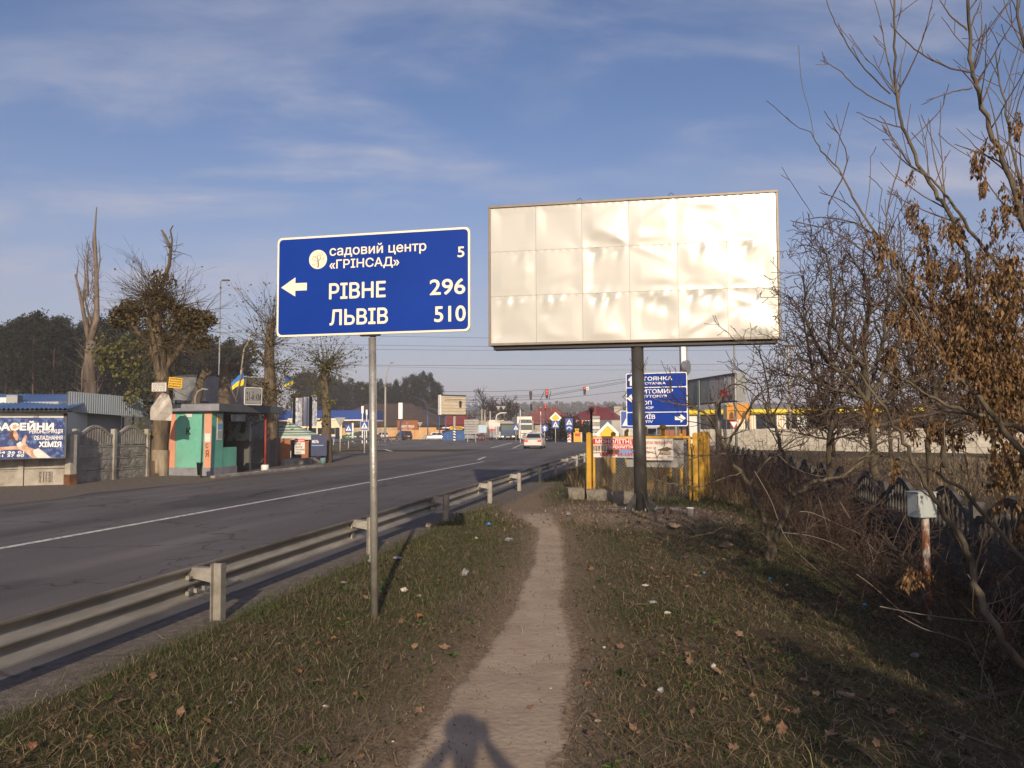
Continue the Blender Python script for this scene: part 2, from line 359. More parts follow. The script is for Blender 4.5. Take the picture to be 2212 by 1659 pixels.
at = me.attributes.new('bare', 'FLOAT', 'POINT'); at.data.foreach_set('value', bare(X, Y).ravel().astype(np.float32))
struct(put(me, 'ground'))

M = {}
# asphalt with tyre lanes, patches and aggregate
def asphalt(name, c0, c1):
    m = bpy.data.materials.new(name); m.use_nodes = True; t = m.node_tree; N, L = t.nodes, t.links; b = N['Principled BSDF']
    g = N.new('ShaderNodeNewGeometry'); mp2 = N.new('ShaderNodeMapping'); mp2.inputs['Rotation'].default_value = (0, 0, TH); L.new(g.outputs['Position'], mp2.inputs[0])
    def noise(s, st, d=6):
        q = N.new('ShaderNodeMapping'); q.inputs['Scale'].default_value = st; L.new(mp2.outputs[0], q.inputs[0])
        n = N.new('ShaderNodeTexNoise'); n.inputs['Scale'].default_value = s; n.inputs['Detail'].default_value = d; n.inputs['Roughness'].default_value = .6; L.new(q.outputs[0], n.inputs[0]); return n.outputs[0]
    r = N.new('ShaderNodeValToRGB'); e = r.color_ramp.elements; e[0].position = .36; e[1].position = .66; e[0].color = (*c0, 1); e[1].color = (*c1, 1); L.new(noise(.5, (1.3, .06, 1)), r.inputs[0])
    r2 = N.new('ShaderNodeMapRange'); L.new(noise(70, (1, 1, 1), 3), r2.inputs[0]); r2.inputs[1].default_value = .3; r2.inputs[2].default_value = .7; r2.inputs[3].default_value = .72; r2.inputs[4].default_value = 1.3
    r3 = N.new('ShaderNodeMapRange'); L.new(noise(.35, (1, .5, 1), 8), r3.inputs[0]); r3.inputs[1].default_value = .35; r3.inputs[2].default_value = .65; r3.inputs[3].default_value = .8; r3.inputs[4].default_value = 1.2
    v = N.new('ShaderNodeMath'); v.operation = 'MULTIPLY'; L.new(r2.outputs[0], v.inputs[0]); L.new(r3.outputs[0], v.inputs[1])
    mm = N.new('ShaderNodeVectorMath'); mm.operation = 'SCALE'; L.new(r.outputs[0], mm.inputs[0]); L.new(v.outputs[0], mm.inputs['Scale']); L.new(mm.outputs[0], b.inputs['Base Color'])
    vo = N.new('ShaderNodeTexVoronoi'); vo.feature = 'DISTANCE_TO_EDGE'; vo.inputs['Scale'].default_value = .32
    wv = N.new('ShaderNodeTexNoise'); wv.inputs['Scale'].default_value = 1.7; wv.inputs['Detail'].default_value = 6; L.new(mp2.outputs[0], wv.inputs[0])
    ad_ = N.new('ShaderNodeVectorMath'); ad_.operation = 'MULTIPLY_ADD'; L.new(wv.outputs[1], ad_.inputs[0]); ad_.inputs[1].default_value = (1.6, 1.6, 0); L.new(mp2.outputs[0], ad_.inputs[2]); L.new(ad_.outputs[0], vo.inputs['Vector'])
    ck = N.new('ShaderNodeMapRange'); L.new(vo.outputs['Distance'], ck.inputs[0]); ck.inputs[1].default_value = .002; ck.inputs[2].default_value = .012; ck.inputs[3].default_value = .45; ck.inputs[4].default_value = 1.0
    pt = N.new('ShaderNodeMapRange'); L.new(noise(.22, (1, .45, 1), 3), pt.inputs[0]); pt.inputs[1].default_value = .60; pt.inputs[2].default_value = .615; pt.inputs[3].default_value = 1.0; pt.inputs[4].default_value = .72
    m1_ = N.new('ShaderNodeMath'); m1_.operation = 'MULTIPLY'; L.new(ck.outputs[0], m1_.inputs[0]); L.new(pt.outputs[0], m1_.inputs[1]); m2_ = N.new('ShaderNodeMath'); m2_.operation = 'MULTIPLY'; L.new(m1_.outputs[0], m2_.inputs[0]); L.new(v.outputs[0], m2_.inputs[1]); L.new(m2_.outputs[0], mm.inputs['Scale'])
    b.inputs['Roughness'].default_value = .85; b.inputs['Specular IOR Level'].default_value = .25
    bp = N.new('ShaderNodeBump'); bp.inputs['Strength'].default_value = .5; bp.inputs['Distance'].default_value = .008; L.new(noise(90, (1, 1, 1), 3), bp.inputs['Height']); L.new(bp.outputs[0], b.inputs['Normal'])
    return m
M['asphalt'] = asphalt('asphalt', (.070, .064, .065), (.126, .113, .112))
M['asphalt2'] = asphalt('old_asphalt', (.098, .090, .088), (.155, .140, .132))
M['paint'] = mat('road_paint', (.13, .12, .115), .8, 0, .2, 11, col2=(.60, .59, .56), thr=(.37, .47), grime=.35, world=True)
M['gravel'] = mat('trodden_gravel', (.10, .083, .068), .95, 0, .3, 14, col2=(.175, .145, .118), bump=.7, bscale=60, world=True, grime=.5)
M['dirt'] = mat('trodden_dirt', (.28, .215, .155), .95, 0, .2, 2.2, col2=(.37, .295, .22), thr=(.35, .65), bump=.3, bscale=22, world=True, spec=.15)
def worn_path(m):        # pale where feet pass, brown loose soil towards the rim
    t = m.node_tree; N, L = t.nodes, t.links; b = N['Principled BSDF']; src = b.inputs['Base Color'].links[0].from_socket
    g = N.new('ShaderNodeNewGeometry'); n = N.new('ShaderNodeTexNoise'); n.inputs['Scale'].default_value = 30; n.inputs['Detail'].default_value = 8; L.new(g.outputs['Position'], n.inputs[0])
    rp = N.new('ShaderNodeValToRGB'); e = rp.color_ramp.elements; e[0].position = .3; e[0].color = (.12, .085, .056, 1); e[1].position = .72; e[1].color = (.30, .23, .165, 1); L.new(n.outputs[0], rp.inputs[0])
    n2 = N.new('ShaderNodeTexNoise'); n2.inputs['Scale'].default_value = 15; n2.inputs['Detail'].default_value = 10; n2.inputs['Roughness'].default_value = .7; L.new(g.outputs['Position'], n2.inputs[0])
    a = N.new('ShaderNodeAttribute'); a.attribute_name = 'trodden'; ad = N.new('ShaderNodeMath'); ad.operation = 'ADD'; L.new(a.outputs['Fac'], ad.inputs[0]); L.new(n2.outputs[0], ad.inputs[1])
    mr = N.new('ShaderNodeMapRange'); L.new(ad.outputs[0], mr.inputs[0]); mr.inputs[1].default_value = .62; mr.inputs[2].default_value = .92
    q = N.new('ShaderNodeMix'); q.data_type = 'RGBA'; L.new(mr.outputs[0], q.inputs[0]); L.new(rp.outputs[0], q.inputs[6]); L.new(src, q.inputs[7]); L.new(q.outputs[2], b.inputs['Base Color'])
worn_path(M['dirt'])
M['kerb'] = mat('kerb_concrete', (.30, .28, .25), .9, 0, .25, 5, bump=.5, grime=.6, world=True)

def sheet(name, pts, z, m, kind='structure'):
    mb = MB(); mb.add([(x, y, z) for x, y in pts], [tuple(range(len(pts)))]); return struct(mb.build(name, m), kind)
# side road we stand beside, and the highway crossing beyond it
vN = np.linspace(-30, 66, 49)
mb = MB(); mb.grid([[(*UV(u, v), 0.0) for u in np.linspace(-15.4, -4.3, 12)] for v in vN], False); struct(mb.build('road', M['asphalt']))
mb = MB(); a = UV(-15.4, 66); b = UV(-4.3, 66)
flare = [(-60, 80), (-34, 70), (-22, 67)] + [a, b] + [(11, 67), (18, 70), (30, 76), (150, 92), (520, 150), (520, 196), (150, 160), (80, 156), (20, 153), (-60, 151), (-420, 150), (-420, 82)]
sheet('highway', flare, 0.0, M['asphalt2'])
# roadside strip under the guardrail and the trodden shoulder across the road
mb = MB(); mb.grid([[(*UV(u, v), z) for u, z in ((-4.30, .002), (-4.1, .012), (-3.75, .03), (-3.4, .02))] for v in np.linspace(-20, 60, 60)]); struct(mb.build('roadside_strip', M['gravel']))
left_edge = [UV(-15.4, v) for v in np.linspace(-30, 62, 40)]
mb = MB(); mb.grid([[(*UV(u + (0.25*math.sin(v*.9)+.15*math.sin(v*2.3) if u > -15.8 else 0), v), z) for u, z in ((-15.0, .006), (-16.5, .02), (-19, .03), (-27, .03))] for v in np.linspace(-30, 58, 90)]); struct(mb.build('pavement', M['gravel']))
# kerb in front of the bus stop
k = thing('kerb', 'low worn concrete kerb along the road in front of the bus shelter', 'kerb', (*UV(-15.75, 25), 0), -TH)
for q in range(9): MB().box(-.09, .09, q*1.0, q*1.0+.975, -.02, .10+.012*math.sin(q*2.1)).build('kerb_stone', M['kerb'], k, bevel=.015)

# markings
def stripe(name, P, wd, m=M['paint'], z=.006):
    mb = MB(); rows = []
    for q, (x, y) in enumerate(P):
        a, b = P[max(q-1, 0)], P[min(q+1, len(P)-1)]; dx, dy = b[0]-a[0], b[1]-a[1]; l = math.hypot(dx, dy); rows.append([(x-dy/l*wd/2, y+dx/l*wd/2, z), (x+dy/l*wd/2, y-dx/l*wd/2, z)])
    mb.grid(rows, False); return mb
def mark(px, wd, name='road_marking'): P = [G(*p)[:2] for p in px]; struct(stripe(name, P, wd).build(name, M['paint']))
ln = [UV(-9.32, v) for v in np.linspace(-12, 40, 30)]
struct(stripe('road_marking', ln, .14).build('road_marking', M['paint']))
mark([(1108, 968.5), (1130, 958.5)], .22); mark([(1032, 993.5), (1048, 987)], .18)
for x0, x1 in ((844, 878), (914, 928), (949, 967), (983, 999), (1016, 1031), (1049, 1065), (1084, 1097)): mark([(x0, 958.3-(x0-850)*.002), (x1, 957.4)], .28)
mark([(912, 961.8), (976, 961), (1090, 964)], .22); mark([(930, 963.6), (1086, 966.4)], .16); mark([(1061, 967.5), (1107, 956.4)], .28)
mark([(788, 957.5), (838, 962)], .28); mark([(813, 970), (832, 971), (846, 975)], .3); mark([(706, 953), (728, 957)], .3)
mark([(628, 1000), (700, 988), (745, 984)], .25); mark([(680, 1000.5), (748, 993), (762, 993)], .25)
# grass islands on the far left of the junction
def island(px, n):
    P = [G(*p)[:2] for p in px]; mb = MB(); mb.add([(x, y, .10) for x, y in P]+[(x, y, -.05) for x, y in P], [tuple(range(len(P)))]+[(q, (q+1) % len(P), (q+1) % len(P)+len(P), q+len(P)) for q in range(len(P))]); struct(mb.build('traffic_island', M['turf'])); return P
M['turf'] = mat('worn_turf', (.050, .047, .020), .95, 0, .3, 1.4, col2=(.13, .10, .05), bump=.8, bscale=8, world=True)
isl = [island([(700, 974), (752, 972.5), (805, 970), (815, 966), (803, 962.5), (776, 960.5), (735, 960), (700, 963)], 0)]
mb = MB(); mb.grid([[(*p[:2], .012) for p in (G(560, y0), G(700, y1), G(775, y2))] for y0, y1, y2 in ((1004, 991, 985), (996, 984, 980), (985, 978, 975))], False); struct(mb.build('pavement', M['gravel']))

# the foot path
rows = []
for y in np.concatenate([np.arange(-2, 9, .05), np.arange(9, 17.2, .1)]):
    c = np.interp(y, _py, _px); h = np.interp(y, _py, _pw)/2+.24; xs = np.linspace(c-h, c+h, 29); pdv = path_d(xs, np.full(29, y))
    zz = H(xs, np.full(29, y), True)+.016-.07*sstep(-.04, .10, pdv)-.05*sstep(15.2, 17.0, y+.35*nz2(xs*4, y*4))+.006*nz2(xs*5, y*5)+.004*nz2(xs*13, y*13); rows.append([(xs[q], y, zz[q]) for q in range(29)])
mb = MB(); mb.grid(rows); me = mb.mesh('path', M['dirt']); PV = np.array(mb.v)
edge = sstep(.02, -.20, path_d(PV[:, 0], PV[:, 1])-.05*nz2(PV[:, 0]*7, PV[:, 1]*7))*(1-sstep(12.2, 16.2, PV[:, 1]+.5*nz2(PV[:, 0]*4, PV[:, 1]*3)))
at = me.attributes.new('trodden', 'FLOAT', 'POINT'); at.data.foreach_set('value', edge.astype(np.float32)); struct(put(me, 'path'))

# ------------------------------------------------------------------ grass, straw, leaf litter
M['grass'] = ramp_mat('grass_blades', [(.020, .040, .010), (.032, .058, .014), (.045, .070, .019), (.062, .080, .024), (.085, .088, .033), (.115, .098, .045), (.20, .155, .082)], .7, .25, .25)
M['green'] = ramp_mat('green_tufts', [(.028, .056, .012), (.048, .084, .020), (.074, .108, .030), (.105, .12, .042)], .7, .25, .25)
M['straw'] = ramp_mat('dry_stalks', [(.07, .047, .026), (.13, .092, .050), (.20, .148, .082), (.31, .24, .14)], .75, .2)
M['litter'] = ramp_mat('leaf_litter', [(.028, .018, .011), (.055, .032, .018), (.09, .052, .028), (.15, .095, .058)], .8, .2)
def scatter(n, x0, x1, y0, y1, ypow=1.0):
    x = rng.uniform(x0, x1, n); y = y0+(y1-y0)*rng.random(n)**ypow; x = x+.18*y; return x, y
def keep(x, y, p): q = rng.random(len(x)) < p; return x[q], y[q]
def blades(name, x, y, h, wd, lean, m, curl=.5, lift=0.0):
    n = len(x); z = H(x, y)-.008+lift; a = rng.uniform(0, 2*PI, n); b = rng.uniform(0, 2*PI, n)
    d = np.stack([np.cos(a), np.sin(a)], 1); s = np.stack([-np.sin(b), np.cos(b)], 1)*wd[:, None]; ln_ = lean*h
    B = np.stack([x, y, z], 1); o3 = lambda v2, zz: np.concatenate([v2, zz[:, None]], 1)
    m1 = B+o3(d*(ln_*.35)[:, None], h*.6); t1 = B+o3(d*(ln_)[:, None], h*np.clip(1-curl*lean*.5, .05, 1)); S = o3(s, np.zeros(n))
    V = np.stack([B-S, B+S, m1+S*.8, m1-S*.8, t1], 1).reshape(-1, 3); o = np.arange(n)*5
    F = np.concatenate([np.stack([o, o+1, o+2], 1), np.stack([o, o+2, o+3], 1), np.stack([o+3, o+2, o+4], 1)])
    return struct(put(np_mesh(name, V, F, m), name), 'stuff')
def verge(n, y0, y1, yp=1.0, xl=-3.95, xr=4.9):
    x, y = scatter(n, xl-.3, xr, y0, y1, yp); u = x*TC-y*TS; q = (u > -3.95+.25*rng.random(n)); x, y = x[q], y[q]
    cover = np.clip(.66+.55*nz2(x*.9+4, y*.9)+.45*nz2(x*2.6, y*2.6+9), .05, 1)*(1-bare(x, y))**1.6
    shade = 1-.25*sstep(1.9, 3.4, x-.18*y)
    return keep(x, y, cover*shade)
for args, hm, wm in (((270000, 2.4, 7.0, 1.0), .034, .0016), ((190000, 6.8, 13.5, 1.0), .042, .0025), ((90000, 13, 34, 1.2), .075, .006)):
    x, y = verge(*args); n = len(x); h = hm*rng.lognormal(0, .45, n)*(1+.5*np.clip(nz2(x*1.7, y*1.7), -.6, 1.2)); blades('grass', x, y, h, np.full(n, wm)*rng.uniform(.7, 1.4, n), rng.uniform(.2, 1.6, n), M['grass'])
for n_, y0, y1, hm, wm in ((90000, 2.4, 8, .050, .0020), (70000, 8, 20, .060, .0036)):     # lusher green tufts in patches
    x, y = verge(n_, y0, y1); q = nz2(x*1.25-7, y*1.25+3) > .02+.25*rng.random(len(x)); x, y = x[q], y[q]; n = len(x); blades('green_grass', x, y, hm*rng.lognormal(0, .45, n), np.full(n, wm), rng.uniform(.2, 1.3, n), M['green'])
x, y = verge(34000, 2.4, 20, 1.3); q = nz2(x*.8+9, y*.8) > -.25; x, y = x[q], y[q]; n = len(x)
blades('dry_grass', x, y, .062*rng.lognormal(0, .45, n), np.full(n, .0020), rng.uniform(.1, 1.8, n), M['straw'], .7)
# flattened straw and stalks lying about, thickest along the path edge
def lying(name, x, y, l, r, m):
    n = len(x); a = rng.uniform(0, PI, n); l = l*rng.lognormal(0, .5, n); dx, dy = np.cos(a)*l/2, np.sin(a)*l/2; P = []
    A = np.stack([x-dx, y-dy, H(x-dx, y-dy)+rng.uniform(.004, .03, n)], 1); C = np.stack([x+dx, y+dy, H(x+dx, y+dy)+rng.uniform(.004, .045, n)], 1); B_ = (A+C)/2+np.stack([rng.normal(0, .12, n)*l, rng.normal(0, .12, n)*l, rng.uniform(.002, .03, n)], 1)
    S = np.stack([-np.sin(a), np.cos(a), np.zeros(n)], 1)*r; V = np.stack([A-S, A+S, B_+S, B_-S, C], 1).reshape(-1, 3); o = np.arange(n)*5
    F = np.concatenate([np.stack([o, o+1, o+2], 1), np.stack([o, o+2, o+3], 1), np.stack([o+3, o+2, o+4], 1)])
    return struct(put(np_mesh(name, V, F, m), name), 'stuff')
x, y = scatter(42000, -3.4, 4.0, 2.4, 18, 1.5); u = x*TC-y*TS; pd = path_d(x, y); q = (u > -3.5) & (pd > -.10+.16*rng.random(len(x))); x, y = x[q], y[q]; x, y = keep(x, y, 1-.5*bare(x, y)); lying('dry_straw', x, y, .11, .0016, M['straw'])
x, y = scatter(48000, -3.4, 4.6, 2.4, 16, 1.3); u = x*TC-y*TS; pd = path_d(x, y); q = (u > -3.45) & (pd > .05); x, y = x[q], y[q]
x2, y2 = scatter(9000, 1.2, 5.2, 4, 22, 1.2); x, y = np.concatenate([x, x2]), np.concatenate([y, y2]); x, y = keep(x, y, (1-.85*bare(x, y))*np.clip(.35+1.3*nz2(x*1.6+30, y*1.6), .06, 1)); n = len(x)
D = rng.normal(size=(n, 3)); D[:, 2] *= .35
o = put(leaf_mesh('leaf_litter', np.stack([x, y, H(x, y)+rng.uniform(0, .03, n)], 1), D, rng.uniform(.015, .045, n), M['litter'], .6, .3), 'leaf_litter'); struct(o, 'stuff')
# broad leaved weeds in rosettes
random.seed(14); C, D, S2 = [], [], []
for _ in range(420):
    y_ = 2.6+13*random.random()**1.5; x_ = random.uniform(-3.5, 3.4)+.18*y_
    if x_*TC-y_*TS < -3.6 or float(path_d(np.array([x_]), np.array([y_]))[0]) < .15: continue
    z_ = float(H(x_, y_)); s_ = random.uniform(.025, .06)
    for q in range(random.randint(5, 9)): a_ = random.uniform(0, 6.28); C.append((x_, y_, z_+.01)); D.append((math.cos(a_), math.sin(a_), random.uniform(.15, .7))); S2.append(s_*random.uniform(.7, 1.3))
struct(put(leaf_mesh('weeds', C, D, S2, M['green'], .42, .25), 'weeds'), 'stuff')
# crumbs and pebbles on the path and the heap
x = rng.uniform(-.9, 1.4, 9000); y = 2.4+12*rng.random(9000)**1.4; q = path_d(x, y) < .05+.30*rng.random(9000)**2; x, y = x[q], y[q]
x2, y2 = rng.normal(2.0, 1.5, 3500), rng.normal(14.6, 1.2, 3500); x, y = np.concatenate([x, x2]), np.concatenate([y, y2]); n = len(x)
s = np.where(np.arange(n) < n-3500, rng.lognormal(-5.35, .45, n), rng.lognormal(-4.3, .6, n)); C = np.stack([x, y, H(x, y, True)+np.where(np.arange(n) < n-3500, .016, .0)+s*.3], 1)
T4 = np.array([(1, 0, -.6), (-.6, .9, -.6), (-.5, -.9, -.6), (.1, .1, .8)]); V = (C[:, None]+T4[None]*s[:, None, None]*rng.uniform(.6, 1.4, (n, 4, 1))).reshape(-1, 3); o = np.arange(n)*4
F = np.concatenate([np.stack([o, o+1, o+3], 1), np.stack([o+1, o+2, o+3], 1), np.stack([o+2, o, o+3], 1), np.stack([o, o+2, o+1], 1)])
M['crumb'] = ramp_mat('soil_crumbs', [(.10, .07, .045), (.17, .125, .085), (.24, .19, .14)], .95, .15)
struct(put(np_mesh('soil_crumbs', V, F, M['crumb']), 'soil_crumbs'), 'stuff')

# ------------------------------------------------------------------ far hill and its woods
M['hill'] = mat('far_woodland_floor', (.035, .042, .024), .95, 0, .3, .02, world=True)
M['hillwood'] = ramp_mat('far_woodland', [(.018, .028, .016), (.030, .042, .022), (.055, .050, .030)], .95, .1)
hx = np.linspace(-420, 900, 67); hy = np.linspace(480, 900, 16); HX, HY = np.meshgrid(hx, hy)
def hz(x, y): return 17*sstep(470, 800, y)*(1+.10*np.sin(x*.011+1.2)+.06*np.sin(x*.031))*(1-.35*sstep(250, 800, x))-.5
mb = MB(); mb.grid([[(HX[a, b], HY[a, b], float(hz(HX[a, b], HY[a, b]))) for b in range(67)] for a in range(16)]); struct(mb.build('hill', M['hill']))
n = 16000; x = rng.uniform(-400, 880, n); y = 485+400*rng.random(n); z = hz(x, y); s = rng.uniform(2.5, 6, n)
C = np.stack([x, y, z+rng.uniform(0, 9, n)], 1); D = rng.normal(size=(n, 3)); D[:, 2] = np.abs(D[:, 2])+.5
struct(put(leaf_mesh('distant_woods', C, D, s, M['hillwood'], .9, .5), 'distant_woods'), 'stuff')
# air
# ------------------------------------------------------------------ pines
M['bark_pine'] = mat('pine_bark', (.055, .038, .028), .95, 0, .35, 1.2, col2=(.12, .075, .05), stretch=(1, 1, .2))
M['needles'] = ramp_mat('pine_needles', [(.004, .009, .006), (.008, .014, .008), (.014, .021, .010), (.026, .031, .015)], .8, .2)
def pine_proto(h, seed, crown0, spread, pointed):
    rr = np.random.default_rng(seed); random.seed(seed)
    tb = MB(); tb.tube([(0, 0, -.3), (.05, .05, h*.4), (-.1, .05, h*.75), (0, 0, h*.97)], [.17, .14, .09, .03], 6)
    C, D, S = [], [], []; nb = 42
    for b in range(nb):
        t = (b+.5)/nb; z = h*(crown0+(1-crown0)*t); rmax = spread*((1-t)**(.8 if pointed else .45)*(.75+.5*rr.random())+.10); a = rr.uniform(0, 2*PI); up = .05+.35*t
        e = np.array([math.cos(a)*rmax, math.sin(a)*rmax, rmax*up]); p0 = np.array([0, 0, z])
        tb.tube([p0, p0+e*.9], [.035, .012], 3, False)
        for c in range(max(3, int(4+rmax*2.2))):
            q = p0+e*rr.uniform(.35, 1.0)+rr.normal(0, .18+.10*rmax, 3)
            for _ in range(9): C.append(q+rr.normal(0, .19, 3)); d = rr.normal(0, 1, 3)+np.array([0, 0, .5])+e*.4/max(rmax, .3); D.append(d); S.append(rr.uniform(.28, .6))
    random.seed(seed+99)
    return tb.mesh('trunk', M['bark_pine']), leaf_mesh('crown', C, D, S, M['needles'], .38, .25)
PP = [pine_proto(17, 31, .38, 2.3, True), pine_proto(18, 32, .50, 2.6, False), pine_proto(15.5, 33, .30, 2.2, True), pine_proto(18.5, 34, .55, 2.9, False)]
def pine(px, ptop, d, label, group, k):
    p = W(px, 930, d); h = zt(px, ptop, d); t, c = PP[k % 4]; hp = (17, 18, 15.5, 18.5)[k % 4]
    o = thing('pine_tree', label, 'pine tree', (p.x, p.y, 0), random.uniform(0, 6.28), group); s = h/hp; o.scale = (s*random.uniform(.9, 1.15),)*2+(s,)
    put(t, 'trunk', o); put(c, 'crown', o)
random.seed(21)
lt = 'dark green pine in the forest wall behind the roadside kiosks'
for row, (d, off) in enumerate(((92, 0), (104, 12), (118, -6), (132, 9))):
    for q in range(17):
        px = -30+q*34+off+random.uniform(-9, 9); base = np.interp(px, [-40, 0, 60, 150, 250, 330, 430, 560, 640], [706, 704, 688, 696, 706, 718, 738, 762, 784])
        pine(px, base+random.uniform(-8, 26)-(row < 2)*6, d+random.uniform(-5, 5), lt, 'pines of the forest on the left', q*3+row)
ct = 'dark pine in the wood behind the brown roofed restaurant'
for row, d in enumerate((196, 214, 232)):
    for q in range(15):
        px = 640+q*21+row*7+random.uniform(-6, 6)
        if px > 950: continue
        base = np.interp(px, [620, 700, 780, 850, 900, 925, 945, 960], [800, 812, 828, 826, 816, 808, 822, 850])
        pine(px, base+random.uniform(-6, 14), d+random.uniform(-6, 6), ct, 'pines behind the restaurant', q+row)
M['shrub'] = ramp_mat('brown_brush', [(.035, .026, .016), (.06, .042, .026), (.05, .05, .022), (.09, .065, .04)], .9, .1)
# brown underbrush at the foot of the forest
n = 9000; px = rng.uniform(-30, 620, n); d = rng.uniform(66, 86, n); P = np.array([tuple(W(a, 930, b)) for a, b in zip(px, d)]); P[:, 2] = rng.random(n)**1.5*5.2*(.6+.4*np.sin(px*.05)); D = rng.normal(size=(n, 3)); D[:, 2] = np.abs(D[:, 2])+.4
struct(put(leaf_mesh('underbrush', P, D, rng.uniform(.3, .8, n), M['shrub'], .35, .3), 'underbrush'), 'stuff')
# bare brown bush beside the red roofed house
def bush(name, px, d, wd, h, label, n=1500, mt='shrub', z0=0.0, sz=.5):
    p = W(px, 930, d); o = thing(name, label, 'bush', (p.x, p.y, z0)); C = rng.normal(size=(n, 3)); C /= np.linalg.norm(C, axis=1, keepdims=True); C *= (rng.random((n, 1))**.45)
    C *= (1+.18*np.sin(C[:, :1]*9)+.15*np.sin(C[:, 2:]*11+C[:, 1:2]*7)); C = C*np.array([wd/2, wd/2, h/2])+np.array([0, 0, h/2])
    put(leaf_mesh('foliage', C, rng.normal(size=(n, 3))+np.array([0, 0, .6]), rng.uniform(.5, 1.2, n)*sz, M[mt], .35, .3), 'foliage', o)
    t = MB(); t.tube([(0, 0, -.1), (0, 0, h*.5)], [.06, .03], 5); t.tube([(0, 0, .1), (wd*.2, 0, h*.6)], [.04, .02], 5); t.build('stem', M['bark_pine'], o); return o
bush('brown_bush', 918, 190, 13, 9, 'bare brown bush between the orange restaurant sign and the red roof', 2600, sz=.8)
bush('green_bush', 1226, 118, 6.5, 4.0, 'dark evergreen bush under the orange excavator arm', 1500, 'needles')
bush('green_bush', 1205, 112, 4.5, 3.0, 'low dark evergreen bush behind the yellow diamond sign', 900, 'needles')
bush('green_bush', 1252, 112, 5.5, 2.8, 'dark bush right of the yellow roadside machine', 900, 'needles')

# ------------------------------------------------------------------ pollarded roadside trees
M['bark'] = mat('poplar_bark', (.060, .045, .030), .95, 0, .3, 4, col2=(.17, .130, .085), thr=(.35, .68), bump=1.0, bscale=9, stretch=(1, 1, .22))
M['limewash'] = mat('lime_washed_bark', (.15, .115, .075), .95, 0, .3, 5, col2=(.36, .30, .22), thr=(.38, .66), bump=1.0, bscale=9, stretch=(1, 1, .22))
M['whip'] = ramp_mat('young_shoots', [(.045, .035, .020), (.09, .068, .035), (.14, .10, .05)], .8, .2)
M['leaf_olive'] = ramp_mat('withered_leaves', [(.030, .024, .010), (.070, .052, .018), (.11, .080, .026), (.15, .105, .04)], .8, .2, .2)
M['leaf_yg'] = ramp_mat('late_green_leaves', [(.045, .055, .014), (.09, .10, .028), (.15, .145, .045), (.19, .155, .06)], .75, .25, .25)
def knob_whips(tw, p, n, L, r, ud, tips):
    for _ in range(n):
        d = rv(); d.z = d.z*.7+ud; S = dict(seg=.35, wob=.10, up=.05, kids=[1.1, .8, 0], ratio=.35, ang=(20, 50), max=1, rmin=.004)
        grow(tw, p+rv()*.12, d, L*random.uniform(.45, 1.15), r*random.uniform(.6, 1.1), 0, S, tips)
def poll(px, base, label, d, trunk_px, limbs, whips, cl_specs, leaf_n, group=None, lower=None, name='pollarded_tree', lime=0, w0=.33):
    b = G(px, base); d = b.y; o = thing(name, label, 'tree', (b.x, b.y, 0), 0, group); B = Vector((b.x, b.y, 0))
    P = [W(x, y, d)-B for x, y in trunk_px]; P[0].z = -.15; k = len(P)
    mb = MB(); mb.tube([q+rv()*.02 for q in P], [w0*(1.12 if i == 0 else 1)*(1-.5*i/(k-1)) for i in range(k)], 14); mb.build('trunk', M['bark'], o)
    if lime: 
        q = P[0].lerp(P[1], .98); mb = MB(); mb.tube([P[0], P[0].lerp(P[1], .5), q], [w0*1.13, w0*1.03, w0*.975], 14, False); mb.build('limewash_coat', M['limewash'], o)
    lb = MB()
    for pts, r in limbs: lb.tube([W(x, y, d+dy)-B for x, y, dy in pts], [r*(1-.55*i/(len(pts)-1)) for i in range(len(pts))], 8)
    if limbs: lb.build('limb', M['bark'], o)
    tw = Tw(); tips = []
    for x, y, dy, n, L, ud in whips: knob_whips(tw, W(x, y, d+dy)-B, n, L, .016, ud, tips)
    tw.build('shoots', M['whip'], o)
    C, D, S = [], [], []
    for x, y, dy, r, n in cl_specs:
        c = W(x, y, d+dy)-B
        for _ in range(n): q = rv(); q = q*(random.random()**.4/max(q.length, .1))*r; C.append(c+Vector((q.x, q.y, q.z*.8))); D.append(rv()); S.append(random.uniform(.07, .16))
    if C: put(leaf_mesh('foliage', C, D, S, M['leaf_olive'], .7, .3), 'foliage', o)
    if leaf_n and tips:
        C = [random.choice(tips)[0]+rv()*.05 for _ in range(leaf_n)]; put(leaf_mesh('leaves', C, [rv()-Vector((0, 0, .6)) for _ in C], [random.uniform(.06, .13)*max(1, d/32) for _ in C], M['leaf_yg'], .75, .3), 'leaves', o)
    if lower:
        C, D = [], []
        for x, y, dy, r, n in lower:
            c = W(x, y, d+dy)-B
            for _ in range(n): C.append(c+rv()*r); D.append(rv()-Vector((0, 0, .5)))
        put(leaf_mesh('green_leaves', C, D, [random.uniform(.10, .19) for _ in C], M['leaf_yg'], .75, .3), 'green_leaves', o)
    return o
random.seed(5)
